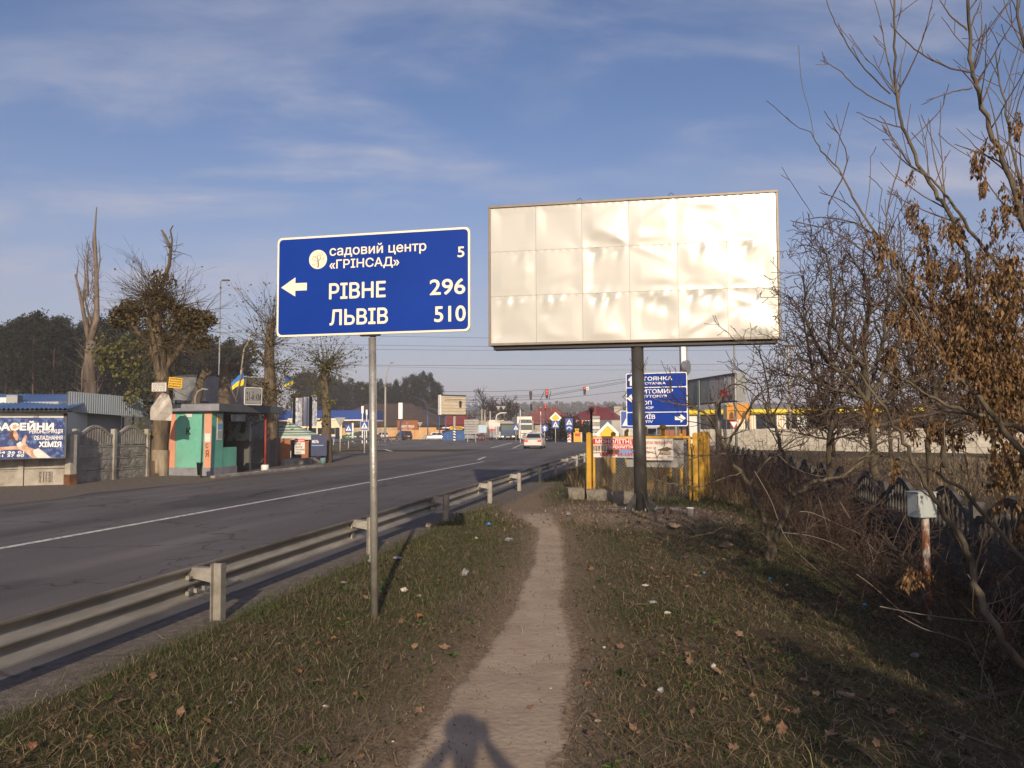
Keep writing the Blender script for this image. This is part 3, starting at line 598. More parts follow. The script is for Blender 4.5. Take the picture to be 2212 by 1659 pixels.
poll(341, 1029, 'large gnarled pollarded tree with lime washed trunk and brown leaf clumps', 28,
     [(339, 1029), (344, 970), (350, 900), (350, 810), (343, 745), (336, 690), (341, 640)],
     [([(349, 800, 0), (320, 745, -.2), (290, 705, -.3), (272, 680, -.4)], .13), ([(350, 805, 0), (385, 760, .2), (412, 715, .3), (430, 690, .3)], .14), ([(340, 665, 0), (352, 610, 0), (366, 570, 0), (369, 538, 0), (357, 510, 0), (349, 497, 0)], .09), ([(366, 560, 0), (372, 520, 0), (368, 497, 0), (374, 487, 0)], .05), ([(352, 830, 0), (340, 780, -.3), (322, 690, -.3), (318, 640, -.2)], .12), ([(351, 820, 0), (372, 740, .2), (384, 670, .2)], .10)],
     [(341, 645, 0, 130, 1.9, .25), (350, 735, 0, 150, 2.1, -.05), (318, 645, -.2, 60, 1.4, .4), (384, 668, .2, 80, 1.7, .3), (430, 690, .3, 55, 1.3, .2), (272, 680, -.4, 40, 1.0, .2), (368, 545, 0, 12, .8, .5), (350, 830, 0, 30, 1.1, -.7)],
     [(266, 688, -.4, .55, 800), (285, 668, -.3, .5, 600), (344, 650, 0, .6, 500), (420, 695, .3, .65, 1000), (445, 690, .3, .4, 350), (395, 690, .2, .7, 700), (350, 605, 0, .5, 260), (330, 690, 0, .9, 500), (430, 735, .2, .5, 300)],
     160, lower=[(228, 745, -.3, .25, 60), (245, 770, -.3, .35, 90), (265, 800, -.3, .4, 110), (285, 760, -.2, .5, 90), (300, 830, -.2, .4, 70), (222, 770, -.3, .2, 40), (300, 725, -.2, .4, 70), (262, 866, -.6, .16, 36), (290, 860, -.5, .16, 30), (300, 930, -.4, .28, 70), (284, 780, -.4, .5, 60)], lime=1, w0=.36)
poll(590, 1003, 'tall pollarded tree behind the bus shelter left of the white advertising board', 45,
     [(586, 1003), (585, 900), (582, 820), (580, 752), (585, 700)], [([(583, 800, 0), (568, 770, 0), (560, 760, 0)], .12)],
     [(583, 745, 0, 90, 3.0, .6), (584, 790, 0, 60, 2.4, .0), (583, 840, 0, 40, 2.2, -.1), (586, 700, 0, 40, 2.6, .9)], [(590, 790, 0, .9, 60), (560, 850, 0, 1.2, 420), (600, 850, 0, 1.2, 380), (545, 890, 1, .9, 260), (620, 800, 0, .8, 100)], 650, w0=.38)
poll(706, 1000, 'thick pollarded trunk with a round head of shoots beside the road', 38,
     [(706, 1000), (705, 940), (704, 880), (703, 830), (703, 800)], [],
     [(703, 792, 0, 150, 1.9, .25), (703, 800, 0, 40, 1.2, -.5)], [(704, 800, 0, .35, 120)], 620, lower=[(690, 850, -.3, .22, 60), (716, 870, -.3, .2, 50), (700, 905, -.3, .15, 30)], w0=.30)
# cut poplar trunks behind the shelter
def stump(px, d, ytop, ybot, r, label, lean=0):
    b = W(px, 930, d); o = thing('cut_trunk', label, 'tree trunk', (b.x, b.y, 0)); h = zt(px, ytop, d)
    mb = MB(); mb.tube([(-lean, 0, -.1), (-lean*.4, 0, h*.5), (0, 0, h)], [r*1.25, r, r*.85], 10); mb.tube([(0, 0, h*.93), (r*1.8, 0, h*.99)], [r*.5, r*.45], 8); mb.build('trunk', M['bark'], o)
    mb = MB(); mb.lathe([(r*.84, h), (r*.5, h+.02), (0.01, h+.03)], 10); mb.build('cut_end', M['cutwood'], o)
M['cutwood'] = mat('sawn_wood', (.30, .21, .12), .9, 0, .2, 9)
stump(484, 33, 786, 900, .28, 'sawn off tree trunk standing behind the flag on the shelter roof')
stump(436, 31.5, 800, 900, .2, 'leaning lopped trunk between the big tree and the grey shed', 1.0)
# tall dead poplar, two ragged stems
M['dead'] = mat('dead_wood', (.055, .042, .032), .95, 0, .3, 1.5, col2=(.19, .15, .12), thr=(.35, .6), bump=.9, bscale=6, stretch=(1, 1, .2))
b = W(195, 930, 44); o = thing('dead_tree', 'tall dead forked poplar with bare broken tops rising above the kiosk', 'tree', (b.x, b.y, 0)); B = Vector((b.x, b.y, 0))
def dead(pts, r0, r1):
    mb = MB(); P = [W(x, y, 44)-B for x, y in pts]; n = len(P); mb.tube([p+rv()*.03 for p in P], [r0+(r1-r0)*i/(n-1) for i in range(n)], 9); return mb
mb = dead([(196, 985), (196, 860), (194, 790), (196, 735)], .40, .26); mb.build('trunk', M['dead'], o)
mb = dead([(196, 740), (206, 690), (209, 630), (207, 560), (205, 500), (208, 447)], .20, .03); mb.build('stem', M['dead'], o)
mb = dead([(194, 740), (183, 690), (176, 655), (168, 620), (160, 592)], .15, .04); mb.build('stem', M['dead'], o)
tw = Tw(); S = dict(seg=.4, wob=.16, up=.12, kids=[1.0, .5, 0], ratio=.5, ang=(25, 60), max=2, rmin=.006)
for pts in ([(190, 640), (188, 560), (193, 525)], [(206, 620), (216, 560), (213, 517)], [(178, 660), (184, 600), (181, 560)], [(206, 560), (200, 530), (201, 500)], [(196, 700), (182, 640), (186, 600)], [(190, 760), (178, 800), (176, 850)], [(170, 625), (165, 600), (170, 560)]):
    tw.line([W(x, y, 44)-B for x, y in pts], [.07, .045, .012], 5)
for _ in range(170): q = random.uniform(0, 1); p = W(196+random.uniform(-12, 12), 860-q*330, 44)-B; grow(tw, p, Vector((random.uniform(-1, 1), random.uniform(-1, 1), .9)), random.uniform(.4, 1.5), .02, 0, S)
tw.build('branches', M['dead'], o)

# winter trees far off
M['twig_far'] = ramp_mat('far_twigs', [(.03, .024, .02), (.055, .042, .034)], .9, .1)
def bare_tree(px, d, ytop, label, spread=.8, name='bare_tree', rm=.02, n0=5, seed=1):
    random.seed(seed); b = W(px, 930, d); h = zt(px, ytop, d); o = thing(name, label, 'tree', (b.x, b.y, 0)); tw = Tw(); r = h*.022
    tb = MB(); tb.tube([(0, 0, -.2), (.1, 0, h*.2), (0, .1, h*.38)], [r*1.3, r, r*.8], 8); tb.build('trunk', M['twig_far'], o)
    S = dict(seg=h*.06, wob=.16, up=.07, kids=[7/h*2.2, 9/h*2.2, 9/h*2.2, 0], ratio=.55, ang=(25, 60), max=3, rmin=rm)
    for _ in range(n0): d0 = Vector((random.uniform(-1, 1)*spread, random.uniform(-1, 1)*spread, 1)); grow(tw, (0, 0, h*random.uniform(.25, .38)), d0, h*random.uniform(.45, .62), r*.6, 0, S)
    tw.build('crown', M['twig_far'], o); return o
bare_tree(1058+5, 160, 862, 'big bare winter tree behind the white truck', .9, rm=.03, n0=7, seed=3)
bare_tree(1012, 200, 900, 'small dark bare tree right of the grey sign back', .9, rm=.035, n0=6, seed=4)
bare_tree(1320, 190, 884, 'pale thin birch behind the priority road sign', .4, rm=.03, n0=6, seed=5)
bare_tree(1094, 150, 875, 'slender bare tree right of the white truck', .6, rm=.03, n0=5, seed=6)

# ================================================================== FOREGROUND
M['galv'] = mat('galvanised_steel', (.30, .29, .27), .45, .55, .2, 6, col2=(.44, .43, .39), thr=(.35, .65), bump=.15, bscale=40, grime=.35)
M['rail'] = mat('weathered_guardrail', (.25, .238, .212), .5, .4, .2, 5, col2=(.385, .365, .325), thr=(.35, .65), bump=.2, bscale=30, stretch=(1, .25, 1), grime=.5)
M['cream'] = mat('cream_reflective_film', (.80, .72, .55), .45, 0, .04, 2, spec=.5)
M['blue'] = mat('blue_reflective_film', (.005, .036, .265), .45, 0, .10, 1.2, grime=.03, spec=.12, bump=.04, bscale=300)
M['white'] = mat('white_paint', (.78, .77, .74), .5, 0, .06, 3, grime=.12)
M['black'] = mat('black_paint', (.015, .015, .017), .5, 0, .2, 3)
M['darkgrey'] = mat('dark_grey_paint', (.058, .057, .055), .42, .1, .2, 3, bump=.08, bscale=60, grime=.25)
M['steelback'] = mat('bare_sheet_back', (.26, .265, .26), .6, .3, .15, 3, grime=.25)
M['twigdark'] = mat('logo_brown', (.10, .075, .05), .6)

# --- the near blue direction sign
post = G(810, 1338); loc, rz, wd = span(594.5, 6.78, 1016, 6.42); z0 = zt(594, 728.5, 6.78); z1 = zt(594, 515, 6.78); hh = z1-z0
sg = thing('direction_sign', 'nearest blue road sign with a left arrow and distances on a thin grey pole', 'road sign', (post.x, post.y, float(H(post.x, post.y))))
Mi = Matrix.Translation(Vector(loc)-sg.location) @ Matrix.Rotation(rz, 4, 'Z')
pl = MB(); pl.prism(rrect(0, 0, wd, hh, .042), 0, .022); pl.build('panel', [M['cream']], sg); panel = sg.children[0] if len(sg.children) else None
panel = [o for o in COL.objects if o.parent == sg and o.name.startswith('panel')][0]; panel.matrix_basis = Matrix.Translation(Vector((0, 0, z0))) @ Mi
bw = .0175
fp = MB(); fp.prism(rrect(bw, bw, wd-bw, hh-bw, .035), -.0016, .0004); fp.build('blue_field', M['blue'], panel)
def S_(s): return s*wd
def T_(t): return t*hh
yl = -.0030
for s_, a, b0, c, d0, bo in (('садовий центр', .282, .765, .783, .894, .012), ('«ГРІНСАД»', .282, .643, .646, .752, .014), ('РІВНЕ', .281, .357, .577, .517, .020), ('ЛЬВІВ', .285, .098, .589, .256, .020), ('5', .939, .709, .973, .813, .016), ('296', .800, .355, .977, .508, .016), ('510', .823, .094, .979, .248, .016)):
    text(s_, S_(a), T_(b0), S_(c), T_(d0), yl, M['cream'], panel, bo)
ar = MB(); ar.add([(S_(a), yl, T_(b0)) for a, b0 in ((.023, .497), (.100, .401), (.100, .459), (.162, .459), (.162, .535), (.100, .535), (.100, .594))], [(0, 1, 2, 3, 4, 5, 6)]); ar.build('arrow', M['cream'], panel)
lg = MB(); cx_, cz_ = S_(.2205), T_(.763); lg.add([(x, yl, z) for x, z in disc(cx_, cz_, .085, 32)], [tuple(range(32))]); lg.build('logo', M['cream'], panel)
def flat_line(mb, pts, w0, w1, y):
    for q in range(len(pts)-1):
        (xa, za), (xb, zb) = pts[q], pts[q+1]; l = math.hypot(xb-xa, zb-za) or 1; nx, nz = -(zb-za)/l, (xb-xa)/l
        a, b = w0+(w1-w0)*q/(len(pts)-1), w0+(w1-w0)*(q+1)/(len(pts)-1); mb.add([(xa-nx*a, y, za-nz*a), (xb-nx*b, y, zb-nz*b), (xb+nx*b, y, zb+nz*b), (xa+nx*a, y, za+nz*a)], [(0, 1, 2, 3)])
lt_ = MB(); k = .085
for pts, a, b0 in (([(.0, -.85), (.06, -.5), (.02, -.2), (-.06, .1), (-.12, .35)], .07, .02), ([(.03, -.25), (-.2, -.15), (-.45, -.1), (-.6, .05)], .03, .012), ([(.02, -.15), (.25, .05), (.3, .3), (.2, .5)], .035, .012), ([(.25, .05), (.5, .0), (.62, .1)], .02, .01), ([(-.04, .05), (-.3, .25), (-.5, .3)], .022, .01), ([(-.08, .25), (.0, .5), (-.05, .7)], .02, .01), ([(.04, -.45), (-.2, -.45), (-.4, -.55)], .02, .01), ([(.3, .3), (.45, .45)], .015, .008)):
    flat_line(lt_, [(cx_+x*k, cz_+z*k) for x, z in pts], a*k, b0*k, yl-.0012)
for x, z in ((-.65, .1), (-.55, .32), (-.1, .75), (.22, .55), (.5, .5), (.42, .72), (.66, .12), (.6, -.1), (-.45, -.58), (-.62, -.5), (-.3, .3), (.1, .4)): lt_.add([(cx_+(x+a)*k, yl-.0012, cz_+(z+b0)*k) for a, b0 in ((-.07, 0), (0, -.04), (.07, .02), (.0, .05))], [(0, 1, 2, 3)])
lt_.build('emblem', M['twigdark'], panel)
top = W(803, 726, 6.62); pz = Vector(top)-sg.location
up = pz+Vector((0, .03, .7)); mb = MB(); mb.tube([(0, 0, -.12), pz+Vector((0, .03, -.01))], .033, 16); mb.build('pole', M['galv'], sg)
mb = MB(); mb.box(.20*wd, .86*wd, .023, .05, .03, .055).box(.2*wd, .86*wd, .023, .05, hh*.72, hh*.75).box(.44*wd, .54*wd, .023, .055, -.012, .028); br = mb.build('bracket', M['darkgrey'], sg); br.matrix_basis = panel.matrix_basis.copy()
mb = MB(); mb.tube([pz+Vector((0, .055, 0)), pz+Vector((0, .055, hh*.85))], .03, 12); mb.build('upper_pole', M['galv'], sg)

# --- guardrail
gr = thing('guardrail', 'long weathered steel guardrail on stub posts between road and grass verge', 'guardrail', (0, 0, 0))
gr.location = (*UV(-3.79, 4), 0.0); gr.rotation_euler[2] = -TH
prof = [(-.030, .035), (-.034, .07), (.012, .105), (.030, .145), (.012, .185), (-.034, .215), (-.040, .235), (-.034, .255), (.012, .285), (.030, .325), (.012, .365), (-.034, .40), (-.030, .435)]   # x toward us, z up from lower edge
prof = [(-x*.9, z*.74) for x, z in prof]
ZR = .165
# W beam: faces the road, so from behind we see the hollow side
posts_px = [(480, 1335), (813, 1168), (977, 1128), (1073, 1090), (1139, 1063), (1187, 1040), (1214, 1026), (1234, 1016), (1249, 1006), (1258, 1000), (1264, 995)]
pv = []
for px, py in posts_px:
    g_ = G(px, py, .05); pv.append(g_.x*TS+g_.y*TC)
v_ = [pv[0]]
step = (pv[5]-pv[0])/5
pv = [pv[0]+step*q for q in range(-2, 17)]
ends = [pv[0]-1.2]+[pv[0]+step*2*q for q in range(9)]
for a, b in zip(ends[:-1], ends[1:]):
    mb = MB(); rows = []
    for v, dx in ((a-.0, 0), ((a+b)/2, .004*random.uniform(-1, 1)), (b+.16, .006)): rows.append([(-.27+x+dx, v-4, ZR+z) for x, z in prof])
    mb.grid(rows)
    rows = [[(p[0]-.006, p[1], p[2]) for p in r] for r in rows]; mb.grid([list(reversed(r)) for r in rows]); mb.build('rail', M['rail'], gr)
    mb = MB()
    for v in (b+.03, b+.10):
        for z in (.08, .145, .325, .39): mb.lathe([(.012, 0), (.012, .01), (.006, .018)], 8, (0, 0, 0))
    mb = MB()
    for v in (b-.1, b+.02, b+.14):
        for z in (.145, .325): mb.box(-.238, -.208, v-4-.017, v-4+.017, ZR+z*.74-.017, ZR+z*.74+.017)
    mb.build('bolt', M['galv'], gr)
pm_ = MB()
for x0, x1, y0, y1 in ((-.042, .042, -.004, .004), (-.05, -.043, -.04, .04), (.043, .05, -.04, .04)): pm_.box(x0, x1, y0, y1, -.25, .515)
post_me = pm_.mesh('post', M['rail'])
bq = [(-.25, .39), (-.05, .355), (-.05, .478), (-.25, .462)]; bk = MB(); bk.prism(bq, -.035, -.028); bk.prism(bq, .028, .035); bk.box(-.25, -.05, -.035, .035, .464, .478); bk.box(-.275, -.252, -.04, .04, ZR+.05, ZR+.31); br_me = bk.mesh('bracket', M['rail'])
for v in pv:
    p = put(post_me, 'post', gr, (0, v-4, 0)); p.rotation_euler[0] = random.uniform(-.012, .012); q = put(br_me, 'bracket', gr, (0, v-4, 0))

# --- the blank billboard
DB = 15.35; loc, rz, wd = span(1057.5, 15.83, 1693, 14.83); zb = zt(1062, 747, 15.9); ztp = zt(1058, 449, 15.9); hb = ztp-zb
pb = G(1385, 1106, .06); bb = thing('billboard', 'big blank white sheet metal billboard with dented panels on one dark steel post', 'billboard', (pb.x, pb.y, .06))
M['sheet'] = mat('white_sheet_metal', (.465, .465, .425), .30, 0, .03, 1.2, spec=.55, coat=0.0, bump=.02, bscale=4, grime=.04)
M['frame'] = mat('billboard_frame', (.20, .175, .15), .5, .2, .12, 4, grime=.2)
Bm = Matrix.Translation(Vector(loc)+Vector((0, 0, zb))-bb.location) @ Matrix.Rotation(rz, 4, 'Z')
def placed(mb, name, m, bevel=0.0):
    o = mb.build(name, m, bb, bevel=bevel); o.matrix_basis = Bm.copy(); return o
fr = .040
bs_ = M['sheet'].node_tree.nodes['Principled BSDF']; bs_.inputs['Coat Weight'].default_value = .8; bs_.inputs['Coat Roughness'].default_value = .22; bs_.inputs['Coat IOR'].default_value = 1.7
placed(MB().box(0, wd, .06, .36, .0, hb), 'case', M['darkgrey'])
placed(MB().box(-.01, wd+.01, -.035, .058, hb-fr, hb+.012), 'frame', M['frame'], .006); placed(MB().box(-.01, wd+.01, -.035, .058, -.012, fr), 'frame', M['frame'], .006)
placed(MB().box(-.01, fr, -.034, .058, fr+.001, hb-fr-.001), 'frame', M['frame'], .006); placed(MB().box(wd-fr, wd+.01, -.034, .058, fr+.001, hb-fr-.001), 'frame', M['frame'], .006)
placed(MB().box(.08, wd-.06, .05, .34, -.085, -.013), 'bottom_beam', M['black'])
r2 = np.random.default_rng(5)
cxs = np.linspace(fr, wd-fr, 7); czs = np.linspace(fr, hb-fr, 4); czs[1] += .03; czs[2] += .02
# dents: smooth buckles between fixings, and puckers that hang on the seams
DN = [(r2.uniform(0, wd), r2.uniform(0, hb), r2.uniform(.25, .8), r2.uniform(.08, .22), r2.uniform(-.5, .6), r2.uniform(-1, 1)) for _ in range(46)]
PK = [(.30, czs[1], 1), (.55, czs[1], 1.0), (1.15, czs[1], 1.3), (1.38, czs[1], 1.1), (2.25, czs[1], 1.6), (2.5, czs[1], 1.4), (3.2, czs[1], .9), (3.45, czs[1], 1.0), (4.15, czs[1], 1.5), (4.5, czs[1], 1.0), (4.3, czs[2], 1.1), (5.2, czs[2], 1.3), (2.25, czs[2], 1.2), (4.75, czs[2], 1.0), (2.7, czs[2], .8), (.65, czs[2], .6)]
def dent(x, z):
    h = np.zeros_like(x)
    for a, b, sx, sz, an, am in DN:
        c, s = math.cos(an), math.sin(an); u = (x-a)*c+(z-b)*s; v = -(x-a)*s+(z-b)*c; h += am*.021*np.exp(-(u/sx)**2-(v/sz)**2)*(.55+.75*(a/wd))
    for a, b, am in PK:
        dz = z-b; h += am*.020*np.exp(-((x-a-.25*dz)/.09)**2)*np.exp(-np.abs(dz+.09)/.10)*np.where(dz < 0, 1, .45)
        h -= am*.015*np.exp(-((x-a-.12-.3*dz)/.08)**2)*np.exp(-np.abs(dz+.11)/.12)*np.where(dz < 0, 1, .4)
    h += .013*np.sin(x*1.9+.8*np.sin(z*2.1)+.6)*np.sin(z*2.6+1)+.0035*np.sin(x*4.3+z*3.1)
    return h
for a in range(6):
    for b in range(3):
        x = np.linspace(cxs[a]+.002, cxs[a+1]-.002, 30); z = np.linspace(czs[b]+.002, czs[b+1]-.002, 30); XX, ZZ = np.meshgrid(x, z)
        ed = np.minimum(np.minimum(XX-cxs[a], cxs[a+1]-XX)/.22, np.minimum(ZZ-czs[b]+.05, czs[b+1]-ZZ+.05)/.20); D = dent(XX, ZZ)*np.clip(ed, .12, 1)
        # little scallops between the rivets of each edge
        D = D+.0025*np.sin(XX*40)*np.exp(-(czs[b+1]-ZZ)/.03)
        mb = MB(); mb.grid([[(XX[q, t], -.006+D[q, t], ZZ[q, t]) for t in range(30)] for q in range(30)]); placed(mb, 'panel', M['sheet'])
M['rivet'] = mat('rivet_heads', (.34, .325, .29), .4, .2)
rvt = MB()
for a in cxs:
    for z in np.arange(fr+.09, hb-fr, .17): rvt.box(a-.006, a+.006, -.016, .01, z-.006, z+.006)
for b in czs:
    for x in np.arange(fr+.1, wd-fr, .21): rvt.box(x-.007, x+.007, -.016, .01, b-.006, b+.006)
struct(placed(rvt, 'rivet', M['rivet']), 'stuff')
for x in (1.89, 3.74):
    mb = MB(); mb.tube([(x-.05, .1, hb), (x-.045, .1, hb+.07), (x, .1, hb+.11), (x+.045, .1, hb+.07), (x+.05, .1, hb)], .007, 6); placed(mb, 'lifting_hook', M['darkgrey'])
pt = W(1376.5, 746, DB+.17)-bb.location; pt = Vector((pt.x, pt.y, pt.z))
mb = MB(); mb.tube([(0, 0, 0), pt], [.128, .124], 28); mb.build('post', M['darkgrey'], bb)
mb = MB(); mb.box(-.36, .36, -.36, .36, 0, .025)
for a in range(4):
    R_ = Matrix.Rotation(a*PI/2+PI/4*0+.25, 4, 'Z'); mb.prism([(.10, .025), (.36, .025), (.33, .06), (.13, .36), (.10, .36)], -.008, .008, R_)
mb.build('base_plate', M['darkgrey'], bb)
mb = MB()
for a in range(8): mb.lathe([(.02, 0), (.02, .05), (.01, .08)], 8, (.31*math.cos(a*PI/4+.1), .31*math.sin(a*PI/4+.1), .025))
mb.build('anchor_bolt', M['galv'], bb)
M['concrete'] = mat('concrete', (.27, .25, .22), .9, 0, .2, 3, col2=(.40, .375, .33), thr=(.35, .65), bump=.6, bscale=18, grime=.5)
pd_ = MB(); pd_.prism([(-.95, -.3), (1.05, -.3), (1.05, .0), (-.95, .0)], -.7, .75); o = pd_.build('foundation_pad', M['concrete'], None, (pb.x, pb.y+.1, .058)); o.rotation_euler[2] = .12; tag(o, 'pale concrete pad in the soil under the billboard post', 'concrete pad')

# --- concrete blocks and bucket beside the heap
def block(px0, px1, ytop, ybot, label, dep, rz, seed):
    a = G((px0+px1)/2, ybot, .02); wdt = (px1-px0)/FPX*a.y; h = (ybot-ytop)/FPX*a.y; r3 = np.random.default_rng(seed); bm = MB(); n = 5
    P = lambda x, y, z: (x*wdt/2+r3.normal(0, .022), y+r3.normal(0, .022), z*h+r3.normal(0, .016))
    xs = np.linspace(-1, 1, 7); G_ = {}
    rows = [[P(x, 0, 0) for x in xs], [P(x, 0, .5) for x in xs], [P(x, .02, .97) for x in xs], [P(x, dep*.5, 1) for x in xs], [P(x, dep, .95) for x in xs], [P(x, dep, 0) for x in xs]]; bm.grid(rows, False)
    m = len(xs)-1; bm.add([r[0] for r in rows], [(0, 1, 2, 3, 4, 5)]); bm.add([r[m] for r in rows], [(5, 4, 3, 2, 1, 0)])
    M.setdefault('roughblock', mat('rough_old_concrete', (.13, .115, .092), .95, 0, .3, 5, col2=(.25, .225, .185), thr=(.35, .65), bump=.9, bscale=16, grime=.6)); o = bm.build('concrete_block', M['roughblock'], None, (a.x, a.y, -.02), rz, .012); return tag(o, label, 'concrete block')
block(1228, 1263, 1050, 1079, 'short squat concrete block at the left corner of the yellow cage', .45, .1, 1)
block(1268, 1320, 1055, 1081, 'concrete block in the shadow between the short block and the billboard post', .4, -.05, 2)
block(1322, 1378, 1058, 1087, 'long concrete block half hidden behind the billboard post', .4, -.08, 3)
a = G(1491, 1115, .06); bk_ = thing('bucket', 'small white plastic paint bucket by the billboard foot', 'bucket', (a.x, a.y, .05)); mb = MB(); mb.lathe([(.055, 0), (.066, .155), (.070, .156), (.070, .165), (.060, .165), (.05, .03)], 18); mb.build('pail', M['white'], bk_)
mb = MB(); mb.tube([(.07*math.cos(t), -.02-.03*math.sin(t), .15-.05*math.sin(t)) for t in np.linspace(0, PI, 9)], .003, 5); mb.build('handle', M['darkgrey'], bk_)
bk_.rotation_euler[0] = .06

# --- yellow gas cage
M['yellow'] = mat('yellow_paint', (.50, .27, .020), .55, 0, .15, 4, col2=(.62, .36, .035), thr=(.35, .65), grime=.35, bump=.1, bscale=30)
M['rust'] = mat('rust', (.10, .045, .022), .9, 0, .3, 5, col2=(.20, .09, .04))
cgl = W(1272, 930, 18.9); cgr = W(1501, 930, 18.0); cg = thing('gas_cage', 'rusty yellow steel cage of mesh gates round gas pipes behind the billboard post', 'cage', (cgl.x, cgl.y, 0)); ev = Vector((cgr.x-cgl.x, cgr.y-cgl.y, 0)); Wc = ev.length; ca = math.atan2(ev.y, ev.x); cg.rotation_euler[2] = ca
HC = 1.58
def cpost(x, y, h, r=.055, sq=True):
    mb = MB(); mb.box(x-r, x+r, y-r, y+r, -.25, h); mb.box(x-r*.55, x+r*.55, y-r*.55, y+r*.55, h, h+.02); return mb.build('post', M['yellow'], cg, bevel=.006)
DC = 2.6
for x, y, h in ((0, 0, HC), (Wc, 0, HC-.02), (Wc+.03, .9, HC), (Wc+.01, 1.8, HC), (Wc-.02, DC, HC), (0, DC, HC), (Wc*.5, DC, HC-.1), (Wc*.25, DC, HC)): cpost(x, y, h)
def gate(x0, x1, z0, z1, y):
    mb = MB(); t = .025
    mb.box(x0, x1, y-t, y+t, z1-2*t, z1); mb.box(x0, x1, y-t, y+t, z0, z0+2*t); mb.box(x0, x0+2*t, y-t, y+t, z0+2*t, z1-2*t); mb.box(x1-2*t, x1, y-t, y+t, z0+2*t, z1-2*t); g = mb.build('gate_frame', M['yellow'], cg)
    ms = MB(); s = .075; n = int((x1-x0+z1-z0)/s)
    for q in range(1, n):
        c = q*s
        for sgn in (1, -1):
            a = max(0, c-(z1-z0)); b = min(c, x1-x0)
            if b <= a: continue
            xa, xb = (x0+a, x0+b) if sgn > 0 else (x1-a, x1-b); ms.beam((xa, y, z0+(c-a)), (xb, y, z0+(c-b)), .0035, .0035)
    o = ms.build('wire_mesh', M['galv'], g); struct(o, 'stuff'); return g
gx1 = Wc*.50
gate(.10, gx1, .02, 1.50, 0); gate(gx1+.05, Wc-.10, -.08, 1.50, 0)
mb = MB(); mb.beam((0, DC, 1.42), (Wc-.02, DC, 1.42), .05, .05); mb.beam((0, 0, 1.42), (0, DC, 1.42), .05, .05); mb.beam((Wc+.02, .05, 1.42), (Wc-.02, DC, 1.42), .05, .05); mb.beam((Wc+.02, .05, .2), (Wc-.02, DC, .2), .05, .05); mb.beam((0, 0, .2), (0, DC, .2), .05, .05); mb.build('side_rail', M['yellow'], cg)
mb = MB()
for t in np.linspace(.04, .96, 16): mb.beam((0, DC*t, .2), (0, DC*t, 1.42), .012, .012)
struct(mb.build('side_bars', M['yellow'], cg), 'stuff')
hg = MB()
for z in (.25, 1.2): hg.tube([(Wc-.085, -.02, z), (Wc-.085, -.02, z+.1)], .018, 8)
hg.build('hinge', M['yellow'], cg)
gp = thing('gas_pipes', 'yellow gas valve pipes with a round regulator standing inside the cage', 'pipes', (*(W(1420, 1000, 19.6).xy), -.1), ca)
mb = MB(); mb.tube([(-.15, 0, 0), (-.15, 0, 1.0), (-.10, 0, 1.12), (.12, 0, 1.12), (.18, 0, 1.02), (.18, 0, 0)], .05, 10); mb.tube([(.55, .3, 0), (.55, .3, 1.65)], .045, 10); mb.tube([(-.9, .5, 0), (-.9, .5, 1.72), (-.84, .5, 1.74)], .05, 10); mb.build('pipe', M['yellow'], gp)
mb = MB(); mb.lathe([(.02, 0), (.16, .03), (.19, .12), (.19, .36), (.15, .48), (.06, .54)], 16, (.18, 0, .48)); mb.build('regulator', M['yellow'], gp)
mb = MB(); mb.box(-.27, -.07, -.12, .02, .25, .75); mb.build('valve_box', M['yellow'], gp, bevel=.01)
for x, h in ((-.5, 1.72), (.0, 1.76)):
    mb = MB(); mb.tube([(x, .9, 0), (x, .9, h)], .05, 10); mb.lathe([(.085, 0), (.085, .09), (.05, .12)], 12, (x, .9, h)); mb.build('vent_pipe', M['yellow'], gp)

M['red'] = mat('red_print', (.55, .035, .03), .55, 0, .06, 2)
M['banner_white'] = mat('white_banner_vinyl', (.70, .66, .60), .6, 0, .05, 2, bump=.2, bscale=5, grime=.12)
M['banner_photo'] = mat('banner_photo_print', (.16, .10, .07), .55, 0, .2, 3, col2=(.45, .35, .26), thr=(.4, .6))
M['print_blue'] = mat('print_sky_blue', (.16, .28, .52), .55, 0, .1, 2)
M['print_grey'] = mat('print_grey', (.33, .33, .32), .55, 0, .15, 3)
def wavy(x0, x1, z0, z1, y, amp=.012, ph=0, n=14):
    mb = MB(); mb.grid([[(x0+(x1-x0)*q/n, y+amp*math.sin(q*.9+t*1.1+ph)*math.sin(PI*t/6+.3), z0+(z1-z0)*t/6) for q in range(n+1)] for t in range(7)]); return mb
cb_ = thing('banner', 'red and white banner with phone number hung on the left gate of the yellow cage', 'banner', (cgl.x, cgl.y, 0), ca)
bx0, bx1, bz0, bz1 = .12, 1.12, .99, 1.465; kb = (bz1-bz0)/.68
wavy(bx0, bx1, bz0, bz1, -.045, .004).build('sheet', M['banner_white'], cb_)
def flatq(x0, x1, z0, z1, y, m, name, par): mb = MB(); mb.add([(x0, y, z0), (x1, y, z0), (x1, y, z1), (x0, y, z1)], [(0, 1, 2, 3)]); return mb.build(name, m, par)
bw_ = bx1-bx0
flatq(bx0, bx1, bz1-.23*kb, bz1-.03*kb, -.056, M['red'], 'red_band', cb_); flatq(bx0+.34*bw_, bx1, bz1-.40*kb, bz1-.255*kb, -.056, M['red'], 'red_band', cb_)
flatq(bx0, bx0+.33*bw_, bz0+.14*kb, bz1-.27*kb, -.056, M['banner_photo'], 'photo_print', cb_); flatq(bx0+.33*bw_, bx0+.64*bw_, bz0+.1*kb, bz1-.41*kb, -.0565, M['twigdark'], 'photo_print', cb_); flatq(bx0+.60*bw_, bx1-.02, bz0+.03*kb, bz1-.41*kb, -.0562, M['print_blue'], 'sky_print', cb_)
mb = MB()
for q in range(5): mb.box(bx0+.04+q*.07, bx0+.05+q*.07, -.058, -.057, bz0+.14*kb, bz1-.29*kb)
